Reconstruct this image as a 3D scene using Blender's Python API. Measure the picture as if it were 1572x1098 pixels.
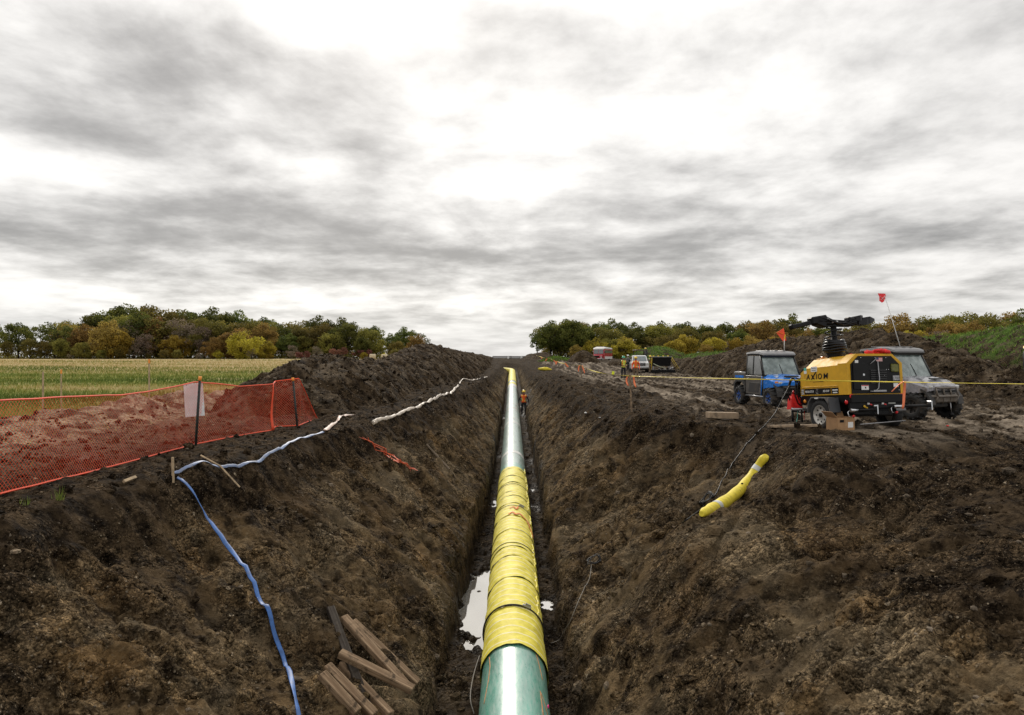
import bpy, bmesh, math, random
import numpy as np
from mathutils import Vector, Matrix, Quaternion

for _o in list(bpy.data.objects):
    bpy.data.objects.remove(_o, do_unlink=True)
SC = bpy.context.scene
COL = SC.collection
R = math.radians
random.seed(7)
RNG = np.random.default_rng(11)

# ------------------------------------------------------------------ camera
CAMZ = 1.67                       # eye height above the bank
FPX = 1048.0                      # focal length in photograph pixels (24 mm on 36 mm)
cam_data = bpy.data.cameras.new('camera')
cam_data.sensor_width = 36.0
cam_data.lens = 24.0
cam_data.clip_start = 0.05
cam_data.clip_end = 9000.0
cam_data.shift_y = 0.0006
cam = bpy.data.objects.new('camera', cam_data)
COL.objects.link(cam)
cam.location = (0.0, 0.0, CAMZ)
cam.rotation_euler = (R(90), 0, 0)
SC.camera = cam

# ------------------------------------------------------------------ world, sun, exposure
SUN_EL, SUN_AZ = R(33), R(-10)     # azimuth from +Y towards +X
world = bpy.data.worlds.new('World')
SC.world = world
world.use_nodes = True


def build_world():
    nt = world.node_tree
    nt.nodes.clear()
    L = nt.links.new

    def N(t, **kw):
        n = nt.nodes.new(t)
        for k, v in kw.items():
            setattr(n, k, v)
        return n

    def M(op, a, b=None, c=None, clamp=False):
        n = N('ShaderNodeMath', operation=op, use_clamp=clamp)
        for i, v in enumerate((a, b, c)):
            if v is None:
                continue
            if isinstance(v, (int, float)):
                n.inputs[i].default_value = v
            else:
                L(v, n.inputs[i])
        return n.outputs[0]

    def VM(op, a, b=None):
        n = N('ShaderNodeVectorMath', operation=op)
        for i, v in enumerate((a, b)):
            if v is None:
                continue
            if isinstance(v, tuple):
                n.inputs[i].default_value = v
            else:
                L(v, n.inputs[i])
        return n

    def MR(v, a, b, c, d, smooth=True):
        n = N('ShaderNodeMapRange')
        n.interpolation_type = 'SMOOTHSTEP' if smooth else 'LINEAR'
        L(v, n.inputs[0])
        for i, q in enumerate((a, b, c, d)):
            n.inputs[1 + i].default_value = q
        return n.outputs[0]

    def MIX(f, a, b):
        n = N('ShaderNodeMix', data_type='RGBA')
        if isinstance(f, (int, float)):
            n.inputs[0].default_value = f
        else:
            L(f, n.inputs[0])
        for i, v in ((6, a), (7, b)):
            if isinstance(v, tuple):
                n.inputs[i].default_value = (*v, 1)
            else:
                L(v, n.inputs[i])
        return n.outputs[2]

    tc = N('ShaderNodeTexCoord')
    d = VM('NORMALIZE', tc.outputs['Generated']).outputs[0]
    sep = N('ShaderNodeSeparateXYZ')
    L(d, sep.inputs[0])
    x, y, z = sep.outputs
    zc = M('ADD', M('MAXIMUM', z, 0.0), 0.15)
    comb = N('ShaderNodeCombineXYZ')
    L(M('DIVIDE', x, zc), comb.inputs[0])
    L(M('DIVIDE', y, zc), comb.inputs[1])
    p = comb.outputs[0]

    def noise(scale, detail, rough, off, dist=0.0):
        n = N('ShaderNodeTexNoise')
        n.noise_dimensions = '3D'
        mp = N('ShaderNodeMapping')
        mp.inputs['Location'].default_value = off
        L(p, mp.inputs['Vector'])
        L(mp.outputs[0], n.inputs['Vector'])
        n.inputs['Scale'].default_value = scale
        n.inputs['Detail'].default_value = detail
        n.inputs['Roughness'].default_value = rough
        n.inputs['Distortion'].default_value = dist
        return n.outputs[0]
    n1 = noise(1.25, 9.0, 0.56, (3.7, 1.2, 0.0), 0.55)
    n2 = noise(3.2, 9.0, 0.58, (9.1, 4.2, 2.0), 0.1)
    n3 = noise(0.42, 3.0, 0.5, (1.1, 7.3, 5.0), 0.0)
    c = M('ADD', M('MULTIPLY', n1, 0.46), M('ADD', M('MULTIPLY', n2, 0.40), M('MULTIPLY', n3, 0.14)))
    c = M('ADD', c, MR(z, 0.03, 0.24, 0.075, 0.0))
    # the big cloud banks: soft lumps of thicker and thinner cloud (direction, size, amount)
    for (px, py, rx, ry, amt) in CLOUD_LUMPS:
        dv = Vector(((px - 786) / FPX, 1.0, (549 - py) / FPX)).normalized()
        df = VM('SUBTRACT', d, tuple(dv)).outputs[0]
        sc = VM('MULTIPLY', df, (FPX / rx, FPX / rx * 0.6, FPX / ry)).outputs[0]
        ln = VM('LENGTH', sc)
        g = MR(ln.outputs['Value'], 0.0, 1.6, amt, 0.0)
        c = M('ADD', c, g)
    cov = MR(c, 0.43, 0.78, 0.0, 1.0)
    # brighter where the hidden sun stands
    sd = (math.cos(SUN_EL) * math.sin(SUN_AZ), math.cos(SUN_EL) * math.cos(SUN_AZ), math.sin(SUN_EL))
    dt = VM('DOT_PRODUCT', d, sd).outputs['Value']
    glow = MR(dt, 0.55, 1.0, 0.0, 1.0)
    bright = MIX(glow, (0.84, 0.815, 0.785), (1.02, 0.995, 0.955))
    dark = MIX(glow, (0.22, 0.213, 0.207), (0.34, 0.328, 0.315))
    cloud = MIX(cov, bright, dark)
    # low air near the horizon: pale blue-grey
    hz = MR(z, 0.0, 0.09, 0.6, 0.0)
    cloud = MIX(hz, cloud, (0.55, 0.575, 0.60))
    sky = N('ShaderNodeTexSky', sky_type='NISHITA', sun_disc=False)
    sky.sun_elevation = SUN_EL
    sky.sun_rotation = SUN_AZ
    bg1 = N('ShaderNodeBackground')
    L(sky.outputs[0], bg1.inputs[0])
    bg1.inputs[1].default_value = 0.1
    bg2 = N('ShaderNodeBackground')
    L(cloud, bg2.inputs[0])
    bg2.inputs[1].default_value = 0.84
    mx = N('ShaderNodeMixShader')
    mx.inputs[0].default_value = 0.96
    L(bg1.outputs[0], mx.inputs[1])
    L(bg2.outputs[0], mx.inputs[2])
    out = N('ShaderNodeOutputWorld')
    L(mx.outputs[0], out.inputs[0])


CLOUD_LUMPS = [
    (40, 70, 330, 110, 0.12), (450, 115, 230, 75, 0.15), (90, 185, 200, 45, 0.10), (230, 220, 160, 35, 0.07),
    (340, 300, 230, 45, 0.11), (150, 350, 420, 50, 0.11), (560, 235, 150, 60, 0.08), (600, 345, 260, 40, 0.09),
    (720, 90, 110, 90, 0.06), (1250, 110, 420, 130, 0.10), (1000, 290, 260, 50, 0.06), (1300, 330, 380, 60, 0.08),
    (900, 250, 160, 40, 0.05), (1020, 60, 170, 60, 0.05), (1150, 400, 500, 40, 0.05), (500, 400, 700, 35, 0.05),
    (640, 60, 110, 110, -0.06), (800, 190, 190, 60, -0.08), (430, 220, 130, 60, -0.11), (300, 40, 120, 60, -0.05),
    (60, 265, 260, 35, -0.10), (1430, 270, 240, 35, -0.09), (980, 190, 150, 50, -0.06),
]
build_world()

sun_data = bpy.data.lights.new('sun', 'SUN')
sun_data.energy = 1.5
sun_data.angle = R(14)
sun_data.color = (1.0, 0.93, 0.83)
sun = bpy.data.objects.new('sun', sun_data)
COL.objects.link(sun)
_sd = Vector((math.cos(SUN_EL) * math.sin(SUN_AZ), math.cos(SUN_EL) * math.cos(SUN_AZ), math.sin(SUN_EL)))
sun.rotation_euler = (-_sd).to_track_quat('-Z', 'Y').to_euler()
sun.location = (-10, 30, 40)

SC.view_settings.view_transform = 'Standard'
SC.view_settings.look = 'None'
SC.view_settings.gamma = 1.0
SC.view_settings.use_curve_mapping = False
SC.view_settings.exposure = 0.5

# ------------------------------------------------------------------ helpers: noise
_PERM = np.random.default_rng(5).permutation(4096).astype(np.int32)
_GC = np.cos(np.arange(4096) * (2 * np.pi / 4096.0) * 7.0)
_GS = np.sin(np.arange(4096) * (2 * np.pi / 4096.0) * 7.0)


def perlin(x, y, seed=0):
    """gradient noise, about -1 to 1"""
    x, y = np.broadcast_arrays(np.asarray(x, float), np.asarray(y, float))
    fx0 = np.floor(x)
    fy0 = np.floor(y)
    fx = x - fx0
    fy = y - fy0
    ix = fx0.astype(np.int32) + np.int32(seed * 131)
    iy = fy0.astype(np.int32)
    u = fx * fx * fx * (fx * (fx * 6 - 15) + 10)
    v = fy * fy * fy * (fy * (fy * 6 - 15) + 10)
    p0 = _PERM[ix & 4095]
    p1 = _PERM[(ix + 1) & 4095]

    def g(p, dx, dy):
        h = _PERM[(p + iy + dy) & 4095]
        return _GC[h] * (fx - dx) + _GS[h] * (fy - dy)
    a = g(p0, 0, 0)
    a = a + (g(p0, 0, 1) - a) * v
    b = g(p1, 1, 0)
    b = b + (g(p1, 1, 1) - b) * v
    return (a + (b - a) * u) * 1.5


def fbm(x, y, octs=4, seed=0, gain=0.5, lac=2.03):
    s, a, f = 0.0, 1.0, 1.0
    for i in range(octs):
        s = s + a * perlin(x * f + i * 17.3, y * f - i * 9.1, seed + i)
        a *= gain
        f *= lac
    return s


def worley(x, y, seed=0):
    """distance to the nearest scattered point and that cell's own random value"""
    ix = np.floor(x).astype(np.int32)
    iy = np.floor(y).astype(np.int32)
    best = np.full(x.shape, 9.0)
    val = np.zeros(x.shape)
    for dx in (-1, 0, 1):
        for dy in (-1, 0, 1):
            h = _PERM[(_PERM[(ix + dx + seed * 131) & 4095] + iy + dy) & 4095]
            px = ix + dx + 0.1 + 0.8 * (h & 63) / 63.0
            py = iy + dy + 0.1 + 0.8 * (h >> 6) / 63.0
            d = (px - x) ** 2 + (py - y) ** 2
            m = d < best
            best = np.where(m, d, best)
            val = np.where(m, _PERM[(h + 977) & 4095] / 4095.0, val)
    return np.sqrt(best), val


def ss(e0, e1, x):
    t = np.clip((np.asarray(x, float) - e0) / (e1 - e0), 0, 1)
    return t * t * (3 - 2 * t)


def table(ys, vs, smooth=0.8):
    g = np.arange(-30, 420, 0.1)
    v = np.interp(g, ys, vs)
    k = max(1, int(smooth / 0.1))
    pad = np.concatenate([np.full(k, v[0]), v, np.full(k, v[-1])])
    ker = np.ones(2 * k + 1) / (2 * k + 1)
    v = np.convolve(pad, ker, mode='valid')
    return lambda q: np.interp(q, g, v)


# ------------------------------------------------------------------ helpers: objects
def tag(o, label=None, cat=None, group=None, kind=None):
    if label:
        o['label'] = label
    if cat:
        o['category'] = cat
    if group:
        o['group'] = group
    if kind:
        o['kind'] = kind
    return o


def empty(name, loc=(0, 0, 0), rz=0.0, label=None, cat=None, group=None):
    o = bpy.data.objects.new(name, None)
    o.empty_display_size = 0.2
    o.location = loc
    o.rotation_euler = (0, 0, rz)
    COL.objects.link(o)
    return tag(o, label, cat, group)


def np_mesh(name, verts, quads=None, tris=None, smooth=True):
    """mesh from numpy arrays"""
    me = bpy.data.meshes.new(name)
    verts = np.asarray(verts, np.float32)
    nq = 0 if quads is None else len(quads)
    ntr = 0 if tris is None else len(tris)
    loops = []
    starts = []
    p = 0
    if nq:
        loops.append(np.asarray(quads, np.int32).ravel())
        starts.append(np.arange(nq, dtype=np.int32) * 4)
        p = nq * 4
    if ntr:
        loops.append(np.asarray(tris, np.int32).ravel())
        starts.append(p + np.arange(ntr, dtype=np.int32) * 3)
    loops = np.concatenate(loops)
    starts = np.concatenate(starts)
    me.vertices.add(len(verts))
    me.vertices.foreach_set('co', verts.ravel())
    me.loops.add(len(loops))
    me.loops.foreach_set('vertex_index', loops)
    me.polygons.add(len(starts))
    me.polygons.foreach_set('loop_start', starts)
    me.update(calc_edges=True)
    me.polygons.foreach_set('use_smooth', np.full(len(starts), smooth, dtype=bool))
    return me


def add_attr(me, name, vals):
    a = me.attributes.new(name, 'FLOAT', 'POINT')
    a.data.foreach_set('value', np.asarray(vals, np.float32).ravel())


def obj(name, me, mat=None, parent=None):
    o = bpy.data.objects.new(name, me)
    COL.objects.link(o)
    if mat is not None and len(me.materials) == 0:
        me.materials.append(mat)
    if parent is not None:
        o.parent = parent
    return o


class MB:
    """collects shapes into one bmesh; build() links them as one mesh object"""

    def __init__(s):
        s.bm = bmesh.new()
        s.mats = []
        s.cur = 0

    def mat(s, m):
        if m not in s.mats:
            s.mats.append(m)
        s.cur = s.mats.index(m)
        return s

    def _fin(s, faces):
        for f in faces:
            f.material_index = s.cur

    def box(s, c, size, rot=None, bev=0.0, seg=1):
        r = bmesh.ops.create_cube(s.bm, size=1.0)
        vs = r['verts']
        m = Matrix.Diagonal((*size, 1))
        if rot is not None:
            m = (rot.to_4x4() if not isinstance(rot, tuple) else Matrix.LocRotScale(None, _eul(rot), None)) @ m
        m = Matrix.Translation(c) @ m
        bmesh.ops.transform(s.bm, matrix=m, verts=vs)
        fs = {f for v in vs for f in v.link_faces}
        if bev > 0:
            es = list({e for v in vs for e in v.link_edges})
            rr = bmesh.ops.bevel(s.bm, geom=es, offset=bev, segments=seg, affect='EDGES', profile=0.6)
            fs = {f for f in fs if f.is_valid} | set(rr['faces'])
        s._fin(fs)
        return s

    def prism(s, prof, a, b, axis='y', bev=0.0, seg=1):
        """closed outline in two axes swept along the third from a to b. axis y: outline is (x, z); x: (y, z); z: (x, y)"""
        def P(u, v, w):
            return {'y': (u, w, v), 'x': (w, u, v), 'z': (u, v, w)}[axis]
        v0 = [s.bm.verts.new(P(u, v, a)) for u, v in prof]
        v1 = [s.bm.verts.new(P(u, v, b)) for u, v in prof]
        n = len(prof)
        fs = [s.bm.faces.new(v0), s.bm.faces.new(list(reversed(v1)))]
        for i in range(n):
            fs.append(s.bm.faces.new((v0[i], v1[i], v1[(i + 1) % n], v0[(i + 1) % n])))
        bmesh.ops.recalc_face_normals(s.bm, faces=fs)
        if bev > 0:
            es = list({e for f in fs for e in f.edges})
            rr = bmesh.ops.bevel(s.bm, geom=es, offset=bev, segments=seg, affect='EDGES', profile=0.6)
            fs = [f for f in fs if f.is_valid] + list(rr['faces'])
        s._fin(set(fs))
        return s

    def tube(s, pts, r, n=8, cap=True, closed=False, flat=1.0, up=None):
        """round (or flattened) tube along points; r number or list"""
        pts = [Vector(p) for p in pts]
        k = len(pts)
        rs = r if isinstance(r, (list, tuple)) else [r] * k
        rings = []
        prev = None
        for i, p in enumerate(pts):
            if closed:
                t = pts[(i + 1) % k] - pts[(i - 1) % k]
            else:
                t = pts[min(i + 1, k - 1)] - pts[max(i - 1, 0)]
            if t.length < 1e-9:
                t = Vector((0, 0, 1))
            t.normalize()
            if up is not None:
                ref = Vector(up[i] if isinstance(up, list) else up)
            elif prev is not None:
                ref = prev
            else:
                ref = Vector((0, 0, 1)) if abs(t.z) < 0.9 else Vector((1, 0, 0))
            nrm = ref - t * ref.dot(t)
            if nrm.length < 1e-6:
                nrm = t.orthogonal()
            nrm.normalize()
            prev = nrm
            bn = t.cross(nrm)
            ring = []
            for j in range(n):
                a = 2 * math.pi * j / n
                ring.append(s.bm.verts.new(p + bn * math.cos(a) * rs[i] + nrm * math.sin(a) * rs[i] * flat))
            rings.append(ring)
        fs = []
        rng = range(k if closed else k - 1)
        for i in rng:
            A, B = rings[i], rings[(i + 1) % k]
            for j in range(n):
                f = s.bm.faces.new((A[j], A[(j + 1) % n], B[(j + 1) % n], B[j]))
                f.smooth = n > 5
                fs.append(f)
        if cap and not closed:
            fs.append(s.bm.faces.new(list(reversed(rings[0]))))
            fs.append(s.bm.faces.new(rings[-1]))
        s._fin(fs)
        return s

    def lathe(s, prof, c, axis, n=20, closed=False, smooth=True):
        """profile (radius, along) turned about axis vector through c"""
        ax = Vector(axis).normalized()
        e1 = ax.orthogonal().normalized()
        e2 = ax.cross(e1)
        c = Vector(c)
        rings = []
        for (r, h) in prof:
            rings.append([s.bm.verts.new(c + ax * h + (e1 * math.cos(2 * math.pi * j / n) + e2 * math.sin(2 * math.pi * j / n)) * max(r, 1e-4)) for j in range(n)])
        fs = []
        k = len(rings)
        for i in range(k if closed else k - 1):
            A, B = rings[i], rings[(i + 1) % k]
            for j in range(n):
                f = s.bm.faces.new((A[j], A[(j + 1) % n], B[(j + 1) % n], B[j]))
                f.smooth = smooth
                fs.append(f)
        s._fin(fs)
        return s

    def loft(s, secs, cap=True, smooth=False):
        """secs: list of equal-length lists of points"""
        rings = [[s.bm.verts.new(p) for p in sec] for sec in secs]
        n = len(rings[0])
        fs = []
        for A, B in zip(rings[:-1], rings[1:]):
            for j in range(n):
                f = s.bm.faces.new((A[j], A[(j + 1) % n], B[(j + 1) % n], B[j]))
                f.smooth = smooth
                fs.append(f)
        if cap:
            fs.append(s.bm.faces.new(list(reversed(rings[0]))))
            fs.append(s.bm.faces.new(rings[-1]))
        bmesh.ops.recalc_face_normals(s.bm, faces=fs)
        s._fin(fs)
        return s

    def quad(s, *pts):
        f = s.bm.faces.new([s.bm.verts.new(p) for p in pts])
        s._fin([f])
        return s

    def blob(s, c, r, seed=0, sub=2, amp=0.25, scale=(1, 1, 1)):
        rr = bmesh.ops.create_icosphere(s.bm, subdivisions=sub, radius=1.0)
        rn = random.Random(seed)
        ph = [rn.uniform(0, 6.28) for _ in range(6)]
        for v in rr['verts']:
            q = v.co
            k = 1 + amp * (math.sin(3 * q.x + ph[0]) * math.sin(2.5 * q.y + ph[1]) + 0.6 * math.sin(5 * q.z + ph[2] + 3 * q.x))
            v.co = Vector((q.x * scale[0], q.y * scale[1], q.z * scale[2])) * k * r + Vector(c)
        fs = {f for v in rr['verts'] for f in v.link_faces}
        for f in fs:
            f.smooth = True
        s._fin(fs)
        return s

    def mesh(s, name):
        me = bpy.data.meshes.new(name)
        s.bm.to_mesh(me)
        s.bm.free()
        for m in s.mats:
            me.materials.append(m)
        return me

    def build(s, name, m=None, parent=None):
        if m is not None and not s.mats:
            s.mats = [m]
        return obj(name, s.mesh(name), None, parent)


def _eul(r):
    from mathutils import Euler
    return Euler(r)


def copy_tree(o, parent=None):
    c = o.copy()
    COL.objects.link(c)
    c.parent = parent
    for ch in list(o.children):
        copy_tree(ch, c)
    return c


# ------------------------------------------------------------------ helpers: materials
class NT:
    def __init__(s, mat):
        mat.use_nodes = True
        s.nt = mat.node_tree
        s.nt.nodes.clear()
        s.out = s.n('ShaderNodeOutputMaterial')
        s.b = s.n('ShaderNodeBsdfPrincipled')
        s.l(s.b.outputs[0], s.out.inputs[0])

    def n(s, t, **kw):
        n = s.nt.nodes.new(t)
        for k, v in kw.items():
            setattr(n, k, v)
        return n

    def l(s, a, b):
        s.nt.links.new(a, b)

    def _set(s, sock, v):
        if isinstance(v, (int, float)):
            sock.default_value = v
        elif isinstance(v, tuple):
            sock.default_value = (*v, 1) if len(v) == 3 and sock.type == 'RGBA' else v
        else:
            s.l(v, sock)

    def coords(s, kind='Object'):
        return s.n('ShaderNodeTexCoord').outputs[kind]

    def pos(s):
        return s.n('ShaderNodeNewGeometry').outputs['Position']

    def mapv(s, v, scale=(1, 1, 1), rot=(0, 0, 0), loc=(0, 0, 0)):
        m = s.n('ShaderNodeMapping')
        s.l(v, m.inputs[0])
        m.inputs['Scale'].default_value = scale
        m.inputs['Rotation'].default_value = rot
        m.inputs['Location'].default_value = loc
        return m.outputs[0]

    def noise(s, v, scale, detail=4, rough=0.55, dist=0.0):
        n = s.n('ShaderNodeTexNoise')
        if v is not None:
            s.l(v, n.inputs['Vector'])
        n.inputs['Scale'].default_value = scale
        n.inputs['Detail'].default_value = detail
        n.inputs['Roughness'].default_value = rough
        n.inputs['Distortion'].default_value = dist
        return n.outputs[0]

    def voro(s, v, scale, feature='F1', out='Distance', rnd=1.0):
        n = s.n('ShaderNodeTexVoronoi', feature=feature)
        s.l(v, n.inputs['Vector'])
        n.inputs['Scale'].default_value = scale
        n.inputs['Randomness'].default_value = rnd
        return n.outputs[out]

    def mr(s, v, a, b, c=0.0, d=1.0, smooth=True):
        n = s.n('ShaderNodeMapRange')
        n.interpolation_type = 'SMOOTHSTEP' if smooth else 'LINEAR'
        s.l(v, n.inputs[0])
        for i, q in enumerate((a, b, c, d)):
            n.inputs[1 + i].default_value = q
        return n.outputs[0]

    def m(s, op, a, b=None, clamp=False):
        n = s.n('ShaderNodeMath', operation=op, use_clamp=clamp)
        s._set(n.inputs[0], a)
        if b is not None:
            s._set(n.inputs[1], b)
        return n.outputs[0]

    def mix(s, f, a, b, blend='MIX'):
        n = s.n('ShaderNodeMix', data_type='RGBA', blend_type=blend)
        s._set(n.inputs[0], f)
        s._set(n.inputs[6], a)
        s._set(n.inputs[7], b)
        return n.outputs[2]

    def ramp(s, v, stops):
        n = s.n('ShaderNodeValToRGB')
        s.l(v, n.inputs[0])
        e = n.color_ramp.elements
        while len(e) < len(stops):
            e.new(0.5)
        for i, (p, c) in enumerate(stops):
            e[i].position = p
            e[i].color = (*c, 1)
        return n.outputs[0]

    def attr(s, name):
        n = s.n('ShaderNodeAttribute', attribute_name=name)
        return n.outputs['Fac']

    def bump(s, h, strength=0.5, dist=0.02, nrm=None):
        n = s.n('ShaderNodeBump')
        n.inputs['Strength'].default_value = strength
        n.inputs['Distance'].default_value = dist
        s.l(h, n.inputs['Height'])
        if nrm is not None:
            s.l(nrm, n.inputs['Normal'])
        return n.outputs[0]

    def set(s, **kw):
        for k, v in kw.items():
            s._set(s.b.inputs[{'col': 'Base Color', 'rough': 'Roughness', 'metal': 'Metallic', 'normal': 'Normal', 'spec': 'Specular IOR Level',
                               'coat': 'Coat Weight', 'coatr': 'Coat Roughness', 'trans': 'Transmission Weight', 'ior': 'IOR', 'alpha': 'Alpha'}[k]], v)
        return s


MATS = {}


def paint(name, col, rough=0.45, metal=0.0, var=0.12, dirt=0.0, dirtcol=(0.07, 0.055, 0.04), scale=6.0, bump=0.0, coat=0.0, spec=0.5):
    """plain coloured surface with mottling and an optional film of mud"""
    if name in MATS:
        return MATS[name]
    m = bpy.data.materials.new(name)
    t = NT(m)
    v = t.coords()
    n = t.noise(v, scale, 5, 0.6)
    lo = tuple(c * (1 - var) for c in col)
    hi = tuple(min(1, c * (1 + var)) for c in col)
    c = t.mix(t.mr(n, 0.3, 0.7), lo, hi)
    rr = t.mr(n, 0.2, 0.8, max(0.02, rough - 0.08), min(1, rough + 0.1))
    if dirt > 0:
        n2 = t.noise(v, scale * 0.7, 6, 0.65)
        f = t.mr(n2, 0.62 - dirt * 0.35, 0.72 - dirt * 0.2, 0, min(1.0, 0.35 + dirt))
        c = t.mix(f, c, dirtcol)
    t.set(col=c, rough=rr, metal=metal, spec=spec, coat=coat)
    if bump > 0:
        t.set(normal=t.bump(t.noise(v, scale * 6, 5, 0.6), bump, 0.01))
    MATS[name] = m
    return m

# ------------------------------------------------------------------ the lie of the land
_XL = table([-10, 4, 7.2, 9.9, 13, 17, 23, 30, 47, 80, 115, 300], [-5.9, -5.7, -5.4, -4.95, -4.25, -3.65, -3.15, -2.75, -2.2, -1.85, -1.8, -1.8])
_XR = table([-10, 10.5, 11.9, 14, 16.0, 17.0, 18.6, 22, 30, 41, 60, 115, 300], [7.4, 7.3, 5.3, 5.8, 6.0, 4.9, 3.6, 3.2, 2.9, 2.6, 2.3, 1.9, 1.9], 0.6)
_HWL = table([-10, 12, 17, 22, 60, 115], [0.95, 1.05, 0.95, 0.72, 0.70, 0.68])
_HWR = table([-10, 12, 22, 60, 115], [0.85, 0.85, 0.92, 1.0, 0.95])
PUDDLES = [  # x, y, rx, ry, depth
    (-0.60, 14.0, 0.56, 2.5, 0.17), (0.68, 13.6, 0.18, 0.5, 0.12), (-0.74, 10.0, 0.13, 0.16, 0.08), (-0.9, 10.3, 0.12, 0.12, 0.06), (0.72, 21.6, 0.2, 0.7, 0.09),
    (0.78, 24.3, 0.22, 0.7, 0.08), (-0.62, 22.3, 0.2, 0.6, 0.08), (0.92, 49.5, 0.42, 2.6, 0.12), (1.0, 55.5, 0.5, 2.2, 0.12),
    (-0.66, 47.0, 0.25, 1.5, 0.10), (0.8, 29.5, 0.2, 0.6, 0.07), (-0.66, 31.0, 0.2, 0.7, 0.07),
]


def rise(y):
    return 1.5 * ss(60, 190, y)


def floor_z(y):
    return np.minimum(-3.59 + 0.0248 * np.asarray(y, float), -0.62)


def ground(x, y, full=False):
    x = np.asarray(x, float)
    y = np.asarray(y, float)
    bk = rise(y) + 0.05 * perlin(x / 5.0, y / 7.0, 3)
    # -------- field edge and berm on the left
    edge = -12.1 + 0.9 * perlin(x * 0.0 + 3.3, y / 4.0, 5) + 0.35 * perlin(x / 1.1, y / 1.1, 6)
    field = ss(0.25, -0.35, x - edge)
    far = ss(168, 185, y + 4 * perlin(x / 9, y / 9, 8))
    field = np.maximum(field, far * (1 - ss(-3, 3, x) * (1 - ss(60, 75, x))))
    rightgrass = ss(40, 46, x + 3 * perlin(x / 6, y / 6, 9))
    field = np.maximum(field, rightgrass)
    soil = 1 - field
    berm = np.exp(-((x + 10.9) / 0.8) ** 2) * (0.34 + 0.2 * perlin(y / 1.3, x / 1.3, 10)) * ss(90, 50, y)
    # -------- trench section
    wob = 0.22 * perlin(y / 1.9, y * 0 + 1.7, 21) + 0.1 * perlin(y / 0.7, y * 0 + 4.7, 22)
    near = ss(60, 20, y)
    xl = _XL(y) + wob * (0.4 + 0.6 * near)
    xr = _XR(y) + (0.2 * perlin(y / 1.6, y * 0 + 9.7, 23) + 0.1 * perlin(y / 0.6, y * 0 + 2.2, 24)) * (0.4 + 0.6 * near)
    hl = _HWL(y) + 0.12 * perlin(y / 1.2, y * 0 + 5.1, 25)
    hr = _HWR(y) + 0.12 * perlin(y / 1.2, y * 0 + 7.9, 26)
    endw = ss(117, 122, y)
    fz = floor_z(y)
    ul = np.clip((-x - hl) / np.maximum(-xl - hl, 0.3), 0, 1.2)
    ur = np.clip((x - hr) / np.maximum(xr - hr, 0.3), 0, 1.2)
    u = np.where(x < 0, ul, ur)
    gA = np.interp(u, [0, 0.03, 0.11, 0.45, 0.86, 0.94, 1.0, 1.07], [0, 0.17, 0.26, 0.50, 0.79, 0.915, 0.985, 1.0])
    gB = np.interp(u, [0, 0.035, 0.16, 0.5, 0.86, 0.95, 1.0, 1.10], [0, 0.30, 0.40, 0.64, 0.87, 0.95, 0.985, 1.0])
    gC = np.interp(u, [0, 0.03, 0.14, 0.27, 0.42, 0.88, 1.0, 1.15], [0, 0.16, 0.36, 0.62, 0.76, 0.93, 0.97, 1.0])
    yq = y + 0.35 * perlin(x / 0.9, y / 0.9, 27)
    wB = ss(13, 20, y)
    gl = gA + (gB - gA) * wB
    gr = gC + (gA - gC) * ss(10.7, 11.9, yq)
    gr = gr + (gB - gr) * ss(15.5, 19, y)
    g = np.where(x < 0, gl, gr)
    # ledges and slumps: the slope goes up in uneven steps
    ph = g * 5.2 + 1.1 * perlin(x / 1.1, y / 1.5, 28) + 0.5 * perlin(x / 0.4, y / 0.5, 29)
    step_amt = 0.026 * ss(0.02, 0.12, g) * ss(0.99, 0.85, g) * ss(-0.2, 0.45, perlin(x / 2.1, y / 2.6, 30) + 0.1)
    g = g + step_amt * np.sin(2 * np.pi * ph)
    slump = np.abs(perlin(x / 1.5 + 0.5 * perlin(x / 0.7, y / 0.7, 33), y / 1.25, 32))
    g = g - 0.035 * ss(0.22, 0.0, slump) * ss(0.02, 0.15, g) * ss(1.0, 0.8, g)
    z = fz + (bk - fz) * g
    z = z + (bk - z) * endw
    wall = np.clip(1 - np.abs(u - 0.5) * 1.7, 0, 1) * (1 - endw)
    floor = ss(0.04, -0.0, u) * (1 - endw)
    # -------- relief
    fade = 1.0 / (1.0 + (np.maximum(y, 0) / 70.0) ** 2)
    n_big = fbm(x / 1.7, y / 1.7, 3, 31)
    n_mid = fbm(x / 0.42, y / 0.42, 3, 41)
    rid = 1 - np.abs(perlin(x / 0.33, y / 0.33, 51)) * 2
    n_fin = fbm(x / 0.13, y / 0.13, 3, 61, 0.6)
    streak = perlin(y * 2.1 + 0.6 * perlin(x / 1.2, y / 2, 70), x * 0.30 + 3, 71) + 0.55 * perlin(y * 5.3, x * 0.55, 72) + 0.3 * perlin(y * 11, x * 0.9, 73)
    lump = np.maximum(0, perlin(x / 0.75 + 4, y / 0.75, 81) - 0.18) * 0.45
    rough = 0.55 + 0.65 * ss(-0.3, 0.5, perlin(x / 2.3, y / 2.3, 91))
    dz = soil * fade ** 0.5 * (0.06 * n_big * (0.5 + wall) + rough * (0.06 * n_mid + 0.05 * rid * (0.3 + wall)) + 0.024 * n_fin * (0.6 + 0.5 * wall))
    dz = dz + wall * ((0.10 + 0.10 * ss(12, 22, y)) * streak * rough * ss(2, 9, y) + 0.06 * n_big + lump * 0.3)
    big = np.maximum(0, perlin(x / 0.62, y / 0.62, 82) - 0.05) * 0.20 + np.maximum(0, perlin(x / 1.3 + 5, y / 1.6, 83)) * 0.16
    dz = dz + soil * (1 - floor) * big * ss(11, 20, y) * ss(170, 90, y) * (0.45 + 0.55 * ss(0.15, 0.9, u))
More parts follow.
